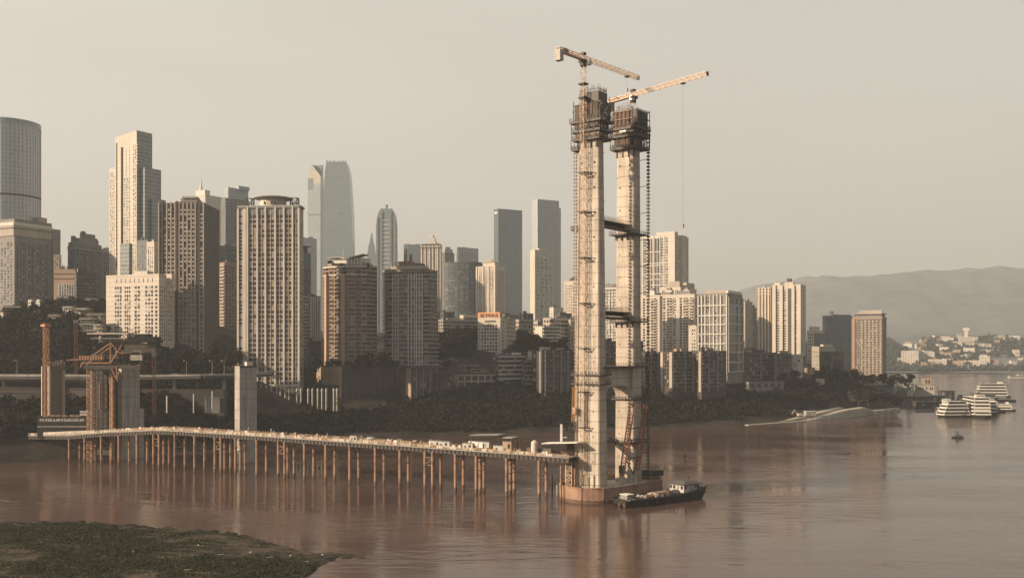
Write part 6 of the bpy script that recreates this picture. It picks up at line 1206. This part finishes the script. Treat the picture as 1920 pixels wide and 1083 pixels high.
for px, w_, mt, lb in ((171, 3.2, 'gantry', 'wider scaffold tower under the left end of the gantry'), (210, 1.6, 'orange', 'slim pale scaffold tower left of the gantry pier')):
    t = thing('scaffold_tower', lb, 'scaffold', (X(px, 572), 572, HT(808, 572)), -0.3); h = HT(690, 572)-HT(808, 572); MB().lattice((0,0,-20),(0,0,h),w_,w_,28,0.2,(0,1,0)).build('frame', M[mt], t)
    mb = MB()
    for k in range(18): mb.box(-w_/2,w_/2,-w_/2,w_/2,h*k/18,h*k/18+0.18)
    mb.build('landing', M['brown'], t)
t = thing('formwork_scaffold', 'dark scaffold and formwork screen standing between the two scaffold towers', 'scaffold', (X(191, 578), 578, HT(808, 578)), -0.1); h = HT(692, 578)-HT(808, 578); w_ = 27/F*578
MB().box(-w_/2-3,w_/2+2,0.5,6,-14,h*0.97).build('screen', M['formpanel'], t); mesh_cage(t, 0, 3, w_, 7, -6, h, 2.0, 0.25, 'steel_dark', 'frame')
for px in (188, 197, 201): MB().box(X(px,578)-X(191,578)-0.5,X(px,578)-X(191,578)+0.5,-1.2,-0.3,h*0.35,h*0.78).build('standard', M['brown'], t)
# site sign
t = thing('site_sign', 'black site sign with two rows of pale characters under the scaffold towers', 'sign', (X(115, 583), 583, HT(812, 583))); f = (X(70,583)-X(115,583), 0, 1, 0, 30); k_ = 583/F; zs_ = lambda y: HT(y,583)-HT(812,583)
MB().fbox(f, 0, 92*k_, -0.6, 0, -3, zs_(779)).build('board', M['black'], t); mb = MB(); glyphs(mb, f, 4*k_, 88*k_, zs_(789.5), zs_(784.5), 17, 0.15); mb.build('lettering', M['white'], t); mb = MB(); glyphs(mb, f, 10*k_, 82*k_, zs_(781), zs_(777), 6, 0.15); mb.build('lettering', M['tan'], t); MB().fbox(f, 0, 92*k_, 0.01, 0.25, zs_(800), zs_(798.5)).build('ledge', M['conc_grey'], t)

# ------------------------------------------------------------------ elevated road, lamps, cars, lower terraces
def pline(name, pts, w_, th_, mat, kind=True, edge=None):
    mb = MB()
    for (xa,ya,za_),(xb,yb,zb2) in zip(pts[:-1], pts[1:]):
        d = Vector((xb-xa, yb-ya)).normalized(); n_ = Vector((-d.y, d.x))*w_/2
        mb.add([(xa-n_.x,ya-n_.y,za_-th_),(xb-n_.x,yb-n_.y,zb2-th_),(xb+n_.x,yb+n_.y,zb2-th_),(xa+n_.x,ya+n_.y,za_-th_),(xa-n_.x,ya-n_.y,za_),(xb-n_.x,yb-n_.y,zb2),(xb+n_.x,yb+n_.y,zb2),(xa+n_.x,ya+n_.y,za_)],[(0,3,2,1),(4,5,6,7),(0,1,5,4),(1,2,6,5),(2,3,7,6),(3,0,4,7)])
    return mb.build(name, M[mat])
HWY = [(X(p,z_),z_,HT(y,z_)) for p, y, z_ in ((-80,704,690),(80,704.5,690),(260,705.5,692),(380,704,697),(440,702.5,708),(500,700,728))]
t = thing('elevated_road', 'elevated road on round pillars crossing the wooded bank at the left', 'viaduct', (0,0,0)); pline('deck', HWY, 15, 1.9, 'dark').parent = t
for sgn in (-1, 1): pts = [(x, y+sgn*7.3, z+1.0) for x, y, z in HWY]; pline('parapet', pts, 0.35, 1.0, 'conc_grey').parent = t
for px, z_, yy in ((8,690,762),(170,691,775),(327,694,727),(420,702,730)): zt_ = HT(705,z_)-2.0; MB().tube((X(px,z_),z_,HT(yy,z_)-12),(X(px,z_),z_,zt_),1.3,10).build('pillar', M['conc_grey'], t)
lamp = None
for px, z_, y1, lb in ((40,686,675,'street lamp on the elevated road, leftmost one'),(128,686,676,'street lamp on the elevated road between the dim pier and the scaffold tower'),(355,690,681,'curved street lamp on the elevated road midway between the gantry and the lone pier'),(403,694,680,'straight street lamp on the elevated road just left of the lone pier'),(425,699,680,'thin street lamp on the elevated road touching the lone pier in view')):
    zb_ = HT(704, z_)+1.0; loc = (X(px,z_),z_-6.0,zb_)
    if lamp is None:
        lamp = thing('street_lamp', lb, 'street lamp', loc, 0, 'street lamps on the elevated road'); MB().tube((0,0,0),(0,0,9.2),0.16,6,0.1).beam((0,0,9.1),(-1.6,0,9.7),0.14).build('pole', M['conc_grey'], lamp); MB().box(-2.3,-1.5,-0.25,0.25,9.55,9.85).build('lamp_head', M['whitepaint'], lamp)
    else: dup(lamp, loc, 0, 1.0, lb)
car = None
for px, lb, sc_ in ((284,'white car on the elevated road right of the gantry',1.0),(322,'pale car on the elevated road in the middle between gantry and lone pier',1.05),(329,'white van on the elevated road close behind the pale car',1.25),(397,'car on the elevated road near the lone pier',1.0)):
    z_ = float(np.interp(X(px,692), [h[0] for h in HWY], [h[1] for h in HWY]))-4; loc = (X(px,z_), z_, float(np.interp(X(px,692), [h[0] for h in HWY], [h[2] for h in HWY]))+0.004)
    if car is None:
        car = thing('car', lb, 'car', loc, 0, 'cars on the elevated road'); MB().box(-2.2,2.2,-0.9,0.9,0.35,0.95).build('body', M['whitepaint'], car); mb = MB(); mb.prism([(-1.6,-0.8),(1.3,-0.8),(1.3,0.8),(-1.6,0.8)],0.951,1.5,[(-1.1,-0.7),(0.7,-0.7),(0.7,0.7),(-1.1,0.7)]); mb.build('cabin', M['wing'], car)
        for x in (-1.4,1.4):
            for y in (-0.88,0.7): MB().tube((x,y,0.33),(x,y+0.18,0.33),0.33,10).build('wheel', M['black'], car)
    else: dup(car, loc, 0.02, sc_, lb)
def twall(label, x0, x1, y0, y1, Z, mat='dkbrown', n=3, c2='brown', th=5):
    b = Bld('terrace_wall', label, 'wall', x0, x1, x1+2, y0, y1, Z, th, mat, parapet=0); b.bands([b.L], lin(1, b.h, n+1), 0.5, 0.6, c2, 'course'); return b.finish()
twall('dark terraced wall below the elevated road at the left edge', -10, 78, 728, 775, 668, 'shade', 6, 'dkbrown'); twall('long dark sloping wall between the gantry pier and the lone pier', 266, 420, 730, 752, 676, 'shade', 4, 'dkbrown')
twall('pale stained wall panel between the dim pier and the scaffold tower', 131, 166, 728, 765, 660, 'dkbrown', 1, 'dark'); twall('small pale hut wall right of the black sign', 150, 166, 771, 780, 610, 'greywall', 1, 'white')
shed('low_house', 'low hut with a pale sloping roof in front of the long dark wall', 384, 412, 420, 748, 757, 650, 20, 'dark', 0)
for px, y0, y1, lb in ((313,742,757,'short white post below the elevated road'),(363,738,757,'white post left of the low hut with the pale roof'),(398,733,750,'thin pale mast rising from the low hut')):
    tag(MB().tube((0,0,-6),(0,0,(y1-y0)*650/F),0.5 if px == 313 else 0.35,8).build('white_post', M['whitepaint'], None, loc=(X(px,652),652,HT(y1,652))), lb, 'post')
# pale ribbed bank wall and ramp on the right
WL = [(1508,790,788),(1545,787,779),(1590,783,768),(1622,779,763.5),(1640,777,770),(1690,771,765)]
def wz(px): return float(np.interp(X(px, 1000), SX, SZ))
rw = thing('river_wall', 'pale ribbed stone retaining wall along the water near the point', 'wall', (0,0,0)); mb = MB(); rb = MB(); pts = []
for px, yb_, yt_ in WL: Z = ZW(yb_)+1; pts.append((X(px,Z), Z, HT(yt_,Z+3)))
for (xa,ya,za_),(xb,yb2,zb2) in zip(pts[:-1], pts[1:]):
    mb.add([(xa,ya,-3),(xb,yb2,-3),(xb,yb2+2.5,zb2),(xa,ya+2.5,za_),(xa,ya+14,-3),(xb,yb2+14,-3),(xb,yb2+14,zb2),(xa,ya+14,za_)],[(0,1,2,3),(3,2,6,7),(0,3,7,4),(1,5,6,2),(5,4,7,6)])
    for k in range(8): u = (k+0.5)/8; x, y, z = xa+(xb-xa)*u, ya+(yb2-ya)*u, za_+(zb2-za_)*u; rb.beam((x,y-0.3,-2),(x,y+2.2,z+0.2),0.7,0.5)
mb.build('wall', M['stone'], rw); rb.build('rib', M['conc_grey'], rw)
RP = []
for px, y_, dd in ((1392,796.5,3),(1430,793,5),(1465,788,7),(1500,781,11),(1535,772,18),(1575,763,26)): Z = float(np.interp(X(px,900), SX, SZ))+dd; Z = float(np.interp(X(px,Z), SX, SZ))+dd; RP.append((X(px,Z),Z,HT(y_,Z)))
struct(pline('ramp_road', RP, 7, 9, 'stone')); RP2 = [(x+2, y-7, max(z-2.6, 0.5)) for x, y, z in RP[:4]]; struct(pline('river_path', RP2, 4, 6, 'stone'))
t = thing('excavator', 'small pale excavator working beside the ramp at the foot of the wooded bank', 'excavator', (*RP[3][:2], RP[3][2]+0.01), 0.3); MB().box(-2.5,2.5,-1.6,1.6,0,1.0).build('tracks', M['black'], t); MB().box(-2.4,2.0,-1.5,1.5,1.01,3.2).build('body', M['cream'], t); MB().beam((-2,0,2.5),(-6,0,6.5),0.5).beam((-6,0,6.5),(-8.5,0,2.5),0.4).build('arm', M['cream'], t)
cabin_ = thing('site_cabin', 'pale grey shed standing beside the ramp, right of the excavator', 'cabin', (RP[3][0]+11, RP[3][1]+6, RP[3][2]+0.6), 0.2); MB().box(-5,5,-2.5,2.5,0,4).build('body', M['conc_grey'], cabin_); MB().box(-5.3,5.3,-2.8,2.8,4.01,4.4).build('roof', M['white'], cabin_); MB().box(-2,-1,-2.6,-2.4,0,2.2).build('door', M['dark'], cabin_)

# ------------------------------------------------------------------ vessels
bg_ = thing('cargo_barge', 'long dark cargo barge moored at the tower foot with a white wheelhouse at its stern', 'barge', (48, 403.5, 0), math.atan2(0.61, 0.79)); L_, W_ = 48.0, 12.0
st = [(0.0,2.2,0.24),(2.5,1.2,0.12),(6,0.4,0.03),(30,0.0,0.0),(40,0.2,0.0),(45,1.2,0.06),(48,3.4,0.14)]
mb = MB(); rings = []
for x, zk, tp in st:
    top = 2.7 + 2.2*max(0,(x-28)/20)**1.5 + 0.5*max(0,(6-x)/6); rings.append([(x, W_*tp, zk-1.2), (x, W_*(1-tp), zk-1.2), (x, W_*(1-tp*0.5), top), (x, W_*tp*0.5, top)])
for r_ in rings: mb.v += r_
for i in range(len(rings)-1):
    for k in range(4): mb.f.append((4*i+k, 4*i+(k+1)%4, 4*i+4+(k+1)%4, 4*i+4+k))
mb.f += [(0,3,2,1), tuple(4*(len(rings)-1)+k for k in range(4))]; hull = mb.build('hull', M['black'], bg_)
mb = MB()
for i in range(len(rings)-1):
    for k in (3, 2): mb.beam(Vector(rings[i][k])+Vector((0,0,0.15)), Vector(rings[i+1][k])+Vector((0,0,0.15)), 0.35, 0.5)
mb.build('gunwale', M['steel_dark'], bg_)
mb = MB()
for x in (10,16,22,28): mb.tube((x,-0.25,1.3),(x,0.05,1.3),0.7,10)
mb.tube((-0.1,3,0.9),(0.3,3,0.9),0.8,10).tube((-0.1,6,0.9),(0.3,6,0.9),0.8,10).build('tyre_fender', M['steel_dark'], bg_)
wh = MB().box(34.5,44.5,1.8,10.2,3.2,6.5).build('wheelhouse', M['dull'], bg_); MB().prism([(33.6,0.8),(45.6,0.8),(45.6,11.2),(33.6,11.2)],6.503,6.9).prism([(35,1.6),(44.6,1.6),(44.6,10.4),(35,10.4)],6.903,7.8,[(36.5,3.5),(43,3.5),(43,8.5),(36.5,8.5)]).build('roof', M['dark'], wh)
for x in (35.2,41.6,43.1): MB().box(x,x+0.9,1.7,1.9,4.2 if x > 42 else 4.8,6.2).build('window', M['win'], wh)
MB().box(38.2,40.7,1.7,1.9,3.4,5.6).build('doorway', M['win'], wh)
for y in (2.4,4.6,6.8,8.8): MB().box(34.4,34.6,y,y+1.2,4.6,6.0).build('window', M['win'], wh)
MB().tube((40,5,7.7),(40,5,11.5),0.14,6).beam((40,3.6,10.6),(40,6.4,10.6),0.1).build('mast', M['dark'], bg_); MB().tube((43,7.5,6.9),(43,7.5,9.0),0.5,8).build('funnel', M['dark'], bg_); MB().box(45.8,47.5,3,9,5.0,5.8).build('stern_rail', M['white'], bg_)
dc = MB().box(2.0,5.6,3.2,7.4,2.9,4.9).build('bow_locker', M['greywall'], bg_); MB().box(1.7,5.9,2.9,7.7,4.903,5.1).build('roof', M['whitepaint'], dc); MB().box(0.4,4.4,0.8,2.4,3.0,3.25).build('gang_plank', M['whitepaint'], bg_)
R_ = Matrix.Rotation(math.atan2(0.61,0.79), 4, 'Z'); BW = lambda x, y, z: tuple(Vector((48,403.5,0)) + R_ @ Vector((x,y,z)))
def on_barge(mb, name, m, label, cat, x, y, z): o = mb.build(name, M[m], None); o.location = BW(x,y,z); o.rotation_euler = (0,0,math.atan2(0.61,0.79)); return tag(o, label, cat)
mb = MB()
for k in range(9): mb.tube((0,0.62*k,0.3+(0.25 if k%2 else 0)),(9,0.62*k+random.uniform(-.3,.3),0.3+(0.25 if k%2 else 0)),0.28,8)
on_barge(mb,'pipe_stack','gantry','rusty orange pipes lying across the barge amidships','pipes',12.5,3.0,2.75)
on_barge(MB().box(0,9,0,4,0,0.25).box(0.6,8.4,0.4,3.4,0.251,0.5),'steel_plates','tan','pale steel plates stacked on the barge behind the rusty pipes','steel plates',20,5.5,3.3)
mb = MB()
for k in range(16): x, y = random.uniform(0,6), random.uniform(0,6); mb.tube((x,y,0.2),(x+random.uniform(-1.5,1.5),y+random.uniform(-1.5,1.5),random.uniform(0.3,1.6)),random.uniform(0.15,0.4),7)
on_barge(mb,'scrap_heap','dull','tangle of white and grey fittings on the barge between the bow locker and the pipes','fittings',6.6,2.5,2.8)
mb = MB()
for k in range(8): x, y = random.uniform(0,5), random.uniform(0,7); mb.box(x,x+1.2,y,y+0.9,0,random.uniform(0.5,1.4))
on_barge(mb,'crate_heap','brown','low dark brown crates on the barge in front of the wheelhouse','crates',27.5,2,3.0)
def heap(n, lx, ly, r, zmax, cols, label, cat, x, y, z):
    mb = MB()
    for k in range(n):
        a, b2 = random.uniform(0,lx), random.uniform(0,ly)
        if k % 3: mb.box(a,a+random.uniform(.5,r),b2,b2+random.uniform(.4,r),0,random.uniform(.3,zmax))
        else: mb.beam((a,b2,0.1),(a+random.uniform(-2,2),b2+random.uniform(-2,2),random.uniform(0.4,zmax*1.6)),0.18)
    return on_barge(mb, 'cargo_heap', cols, label, cat, x, y, z)
heap(26,5,8,1.5,1.5,'dark','dark jumble of winches and gear on the bow of the barge','gear',1.5,1.8,2.8); heap(24,7,3,1.4,1.3,'net','brown heap of timber along the near side of the barge','timber',21,1.0,2.8); heap(20,6,8,1.6,1.8,'dark','dark covered stores in front of the wheelhouse on the barge','stores',28,2,3.0); heap(30,3,5,1.6,1.0,'dull','pale broken sheets between the rusty pipes and the steel plates on the barge','sheets',17.5,2,2.8)
for x, l in ((36,8),(44.8,2.4)): MB().beam((x,1.2,4.3),(x+l,1.2,4.3),0.08).beam((x,1.2,3.8),(x+l,1.2,3.8),0.08).beam((x,1.2,3.2),(x,1.2,4.3),0.08).beam((x+l,1.2,3.2),(x+l,1.2,4.3),0.08).build('railing', M['dull'], bg_)
Z = ZW(866); t = thing('channel_marker', 'dark channel marker with a cone top floating beyond the barge', 'buoy', (X(1284,Z),Z,0)); MB().tube((0,0,-0.6),(0,0,0.5),1.1,10).build('float', M['black'], t); MB().tube((0,0,0.5),(0,0,4.4),0.2,6).tube((0,0,2.6),(0,0,3.6),0.25,8,0.9).tube((0,0,3.6),(0,0,4.6),0.9,8,0.1).build('topmark', M['black'], t)
def vessel(name, label, cat, pxc, yw, Ln, Wd, decks, dh, hd, hullm='black', wallm='white', sx=(0.15,0.9), hull_h=2.2, mast=6, bridge=True, grp=None, slope=0.03):
    Z = ZW(yw); t = thing(name, label, cat, (X(pxc,Z),Z,0), math.radians(hd), grp)
    pl = [(-Ln/2,-Wd*0.42),(-Ln/2+Ln*0.06,-Wd/2),(Ln/2-Ln*0.16,-Wd/2),(Ln/2,0),(Ln/2-Ln*0.16,Wd/2),(-Ln/2+Ln*0.06,Wd/2),(-Ln/2,Wd*0.42)]
    MB().prism([(x*0.94,y*0.86) for x,y in pl],-1.0,hull_h,pl).build('hull', M[hullm], t)
    if decks:
        x0, x1 = -Ln/2+Ln*sx[0], -Ln/2+Ln*sx[1]; ms, mw = MB(), MB()
        for k in range(decks):
            z = hull_h+0.003+k*dh; q = 1-slope*k; a, c, w_ = x0*q, x1*(1-slope*1.8*k), Wd*0.45*q
            ms.box(a-0.8,c+0.8,-w_-0.7,w_+0.7,z+dh-0.35,z+dh-0.003); ms.box(a,c,-w_,w_,z,z+dh-0.36); n_ = max(3,int((c-a)/2.6))
            ms.box(a-0.7,c+0.7,-w_-0.65,-w_-0.55,z,z+0.9).box(a-0.7,c+0.7,w_+0.55,w_+0.65,z,z+0.9)
            for sg in (-1, 1): MB().box(a+0.6,c-0.6,sg*w_-0.06,sg*w_+0.06,z+dh*0.34,z+dh*0.86).build('window_row', M['win'], t)
            MB().box(c-0.05,c+0.06,-w_*0.9,w_*0.9,z+dh*0.36,z+dh*0.84).build('window_row', M['win'], t); MB().box(a-0.06,a+0.05,-w_*0.9,w_*0.9,z+dh*0.36,z+dh*0.84).build('window_row', M['win'], t)
        ms.build('deckhouse', M[wallm], t); zt_ = hull_h+decks*dh
        if bridge: bh = MB().box(x1*0.35,x1*0.7,-Wd*0.25,Wd*0.25,zt_+0.003,zt_+2.3).build('bridge_house', M[wallm], t); MB().box(x1*0.7-0.05,x1*0.7+0.06,-Wd*0.22,Wd*0.22,zt_+1,zt_+1.9).build('window', M['win'], bh)
        if mast: MB().tube((x1*0.3,0,zt_),(x1*0.3,0,zt_+mast),0.25,6).beam((x1*0.3,-1.5,zt_+mast*0.7),(x1*0.3,1.5,zt_+mast*0.7),0.2).build('mast', M['dark'], t)
        MB().tube((x0*0.6,0,zt_),(x0*0.6,0,zt_+2.6),1.0,8,0.8).build('funnel', M['dark'], t)
    return t
vessel('passenger_ship','tallest white passenger ship with five decks, bow towards the camera','ship',1831,780,58,16,5,3.3,-101,'black','white',(0.1,0.86),2.6,7,slope=0.012)
MB_ = vessel('passenger_ship','open-decked grey and white ship left of the tallest white ship','ship',1787,781,34,14,4,3.3,-170,'black','white',(0.1,0.9),2.0,6,slope=0.07)
vessel('tug_boat','dark tug lying between the two white ships nearest the camera','tug',1811,781,22,8,2,2.6,-160,'black','dark',(0.2,0.7),2.4,4)
vessel('passenger_ship','small white ship with three decks right of the tallest one','ship',1857,775,36,12,3,3.5,-112,'black','white',(0.12,0.85),2.2,4)
vessel('passenger_ship','long white three decked ship side-on behind the others, furthest back','ship',1862,745,46,13,4,4.0,-10,'slate','white',(0.06,0.86),3.0,6)
vessel('pontoon','low dark pontoon lying left of the furthest white ship','pontoon',1838,748,44,12,1,4.5,-20,'black','slate',(0.1,0.9),2.2,0,False)
vessel('passenger_ship','little white ferry with two decks at the right end of the group','ferry',1880,770,26,8,2,2.8,-15,'black','white',(0.25,0.8),1.8,3)
vessel('patrol_boat','low dark boat lying between the small white ship and the little ferry','boat',1866,773,20,6,1,2.4,-20,'black','slate',(0.3,0.7),1.8,2)
vessel('flat_barge','low empty dark barge right of the furthest white ship','barge',1882,752,30,9,0,0,-8,'black')
vessel('small_boat','little dark boat alone on the open water below the ships','boat',1796,821,8.5,2.8,1,1.4,-4,'black','dark',(0.4,0.7),1.1,0,False)
vessel('small_boat','small brown boat near the point left of the ships','boat',1756,770,15,4,1,2.6,-8,'brown','beige',(0.35,0.7),1.4,0,False)
vessel('flat_barge','thin flat barge against the bank at the left of the small brown boat','barge',1733,771,17,5,0,0,-10,'slate')
vessel('far_boat','white boat far off at the right frame edge, left of two','boat',1902,711.5,40,10,2,3.6,0,'slate','white',(0.2,0.9),2,0,False); vessel('far_boat','white boat far off cut by the right frame edge','boat',1919,711,44,10,3,3.4,0,'slate','white',(0.2,0.9),2,0,False)
# landing stages by the point
def stage(label, x0, x1, yw, h, mat, roof, Z=None, hd=-6, cat='landing stage'):
    Z = Z or ZW(yw); Ln = (x1-x0)/F*Z; t = thing('landing_stage', label, cat, (X((x0+x1)/2,Z),Z,0), math.radians(hd)); MB().box(-Ln/2,Ln/2,-6,6,-1,1.6).build('pontoon', M['black'], t); MB().box(-Ln/2+1,Ln/2-1,-4.5,4.5,1.603,h).build('shed', M[mat], t); MB().box(-Ln/2,Ln/2,-5.5,5.5,h+0.003,h+0.7).build('roof', M[roof], t)
    mb = MB(); n_ = max(3,int(Ln/5))
    for i in range(n_): x = -Ln/2+1+(Ln-2)*(i+0.5)/n_; mb.box(x-1.3,x+1.3,-4.58,-4.4,2.4,h-1.2)
    mb.build('opening', M['win'], t)
stage('long dark landing stage with a pale bent roof by the point', 1694, 1772, 757, 9.5, 'dark', 'slate', hd=8); stage('dark landing stage with white patches right under the long pale roof', 1712, 1786, 764, 6.5, 'dkbrown', 'dark', hd=4)
stage('dark floating stage at the outermost tip of the point', 1760, 1789, 752, 13, 'dark', 'dark', hd=0); stage('low dark floating stage left of the furthest ship', 1796, 1830, 751, 7, 'slate', 'dark', hd=-5)
shed('warehouse', 'pale pinkish riverside warehouse above the landing stages', 1716, 1752, 1758, 722, 734, 1240, 20, 'beige', 9, 1); shed('warehouse', 'small cream riverside shed left of the pinkish warehouse', 1700, 1708, 1714, 722, 735, 1210, 25, 'cream', 2, 1)
shed('warehouse', 'long grey roofed riverside shed next to the big trees at the point', 1656, 1676, 1684, 716, 730, 1150, 25, 'slate', 5, 1); shed('warehouse', 'brown hut with a small turret behind the pinkish warehouse', 1728, 1746, 1750, 708, 722, 1330, 20, 'tan', 3, 1)
# ------------------------------------------------------------------ single trees
protos = []
for k in range(4):
    t = thing('broadleaf_tree', 'dark broadleaf tree', 'tree', (0,0,0), 0, 'trees standing out along the bank'); o = bpy.data.objects.new('crown', quads_mesh('crown', crown_pts(620, 5.2+0.4*k, 4.2+0.5*(k%2), 4.6, 6+k), RNG.uniform(0.3,0.65,620//(6+k)*(6+k)), M['leaf2'])); COL.objects.link(o); o.parent = t
    MB().tube((0,0,-3),(0.3,0,3),0.4,7,0.28).tube((0.3,0,3),(1.6,0.6,6.5),0.26,6,0.1).tube((0.3,0,3),(-1.4,-0.5,6.8),0.24,6,0.1).tube((0.3,0,3),(0.3,1.2,7.5),0.24,6,0.1).build('trunk', M['bark'], t); protos.append(t)
tl = [(588,700,776,1.0,'tree between the ribbed tower and the mall podium'),(597,690,783,0.9,'tree at the left end of the mall podium roof'),(672,687,795,0.75,'roof garden tree on the mall podium'),(684,688,790,1.0,'roof garden tree on the mall podium'),(694,688,792,1.25,'roof garden tree on the mall podium'),(706,688,790,1.35,'roof garden tree on the mall podium'),(718,688,792,1.2,'roof garden tree on the mall podium'),(730,689,790,1.0,'roof garden tree on the mall podium'),(741,690,794,0.8,'roof garden tree on the mall podium'),(650,688,797,0.6,'roof garden tree on the mall podium'),(636,688,800,0.6,'roof garden tree on the mall podium'),(622,688,802,0.7,'roof garden tree on the mall podium'),
  (1470,712,1000,0.9,'tree rising from the woods below the cream pair of towers'),(1492,708,1010,1.0,'tree rising from the woods below the cream pair of towers'),(1540,712,1020,1.3,'big tree below the dark cube building'),(1552,712,1030,1.5,'big tree below the dark cube building'),(1565,712,1025,1.4,'big tree below the dark cube building'),(1582,714,1030,1.3,'big tree left of the last brown tower'),(1600,716,1035,1.3,'tree at the foot of the last brown tower'),(1618,718,1040,1.2,'tree at the foot of the last brown tower'),(1636,718,1050,1.2,'tree at the foot of the last brown tower'),(1652,718,1060,1.2,'tree at the foot of the last brown tower'),(1672,722,1080,1.2,'tree right of the last brown tower near the point'),(1690,722,1110,1.3,'tree right of the last brown tower near the point'),(1704,718,1150,1.2,'outermost tree on the point'),
  (1628,752,985,1.5,'large round tree above the pale river wall'),(1645,754,995,1.7,'large round tree above the pale river wall'),(1662,757,1005,1.6,'large round tree above the pale river wall'),(1610,752,985,1.3,'large round tree above the pale river wall'),(1678,760,1020,1.3,'large round tree above the pale river wall'),(1230,735,880,0.9,'tree right of the right bridge leg below the balcony flats'),(1214,745,870,1.1,'tree right of the right bridge leg below the balcony flats'),(1310,540,1110,1.0,None),
  (20,612,790,1.0,'tree on the wooded hill crest under the left-edge houses'),(46,612,795,0.9,'tree on the wooded hill crest under the left-edge houses'),(128,640,760,1.0,'tree on the hillside left of the cream hotel block'),(178,648,755,1.1,'tree on the hillside left of the cream hotel block'),(340,690,740,1.2,'tree below the gritty grey tower'),(385,690,745,1.3,'tree below the gritty grey tower'),(420,694,745,1.3,'tree below the gritty grey tower'),(360,676,765,1.2,'tree below the gritty grey tower'),(310,672,760,1.1,'tree below the gritty grey tower'),(405,672,770,1.2,'tree below the gritty grey tower'),(436,680,765,1.2,'tree below the gritty grey tower'),
  (800,690,850,1.0,'tree beside the brown flats under the white-slabbed tower'),(835,690,870,0.9,'tree behind the dark plain block'),(975,658,940,1.0,'tree on the wooded slope right of the sign building'),(988,660,935,1.1,'tree on the wooded slope right of the sign building'),(1010,655,940,1.0,'tree on the wooded slope right of the sign building'),(1040,655,945,1.1,'tree on the wooded slope right of the sign building'),(1056,650,950,1.1,'tree on the wooded slope right of the sign building')]
from collections import Counter
cnt = Counter(a[4] for a in tl if a[4])
for i, (px, yb_, Z, s_, lb) in enumerate(tl):
    if lb is None: continue
    loc = (X(px,Z),Z,HT(yb_,Z)); g_ = lb if cnt[lb] > 1 else None; k_ = i % 4
    lab = ('dark ' + lb) if cnt[lb] == 1 else 'dark ' + lb
    s3 = (s_*random.uniform(0.9,1.15), s_*random.uniform(0.9,1.15), s_*random.uniform(0.85,1.15)); gr = (lb + 's') if cnt[lb] > 1 else 'trees standing out along the bank'
    if protos[k_] is not None and protos[k_].get('used') is None:
        p = protos[k_]; p.location = loc; p.scale = s3; p['label'] = lab; p['group'] = gr; p['used'] = 1
    else: dup(protos[k_], loc, random.uniform(0,6.28), s3, lab, gr)
for o in list(sc.objects):
    if 'used' in o: del o['used']
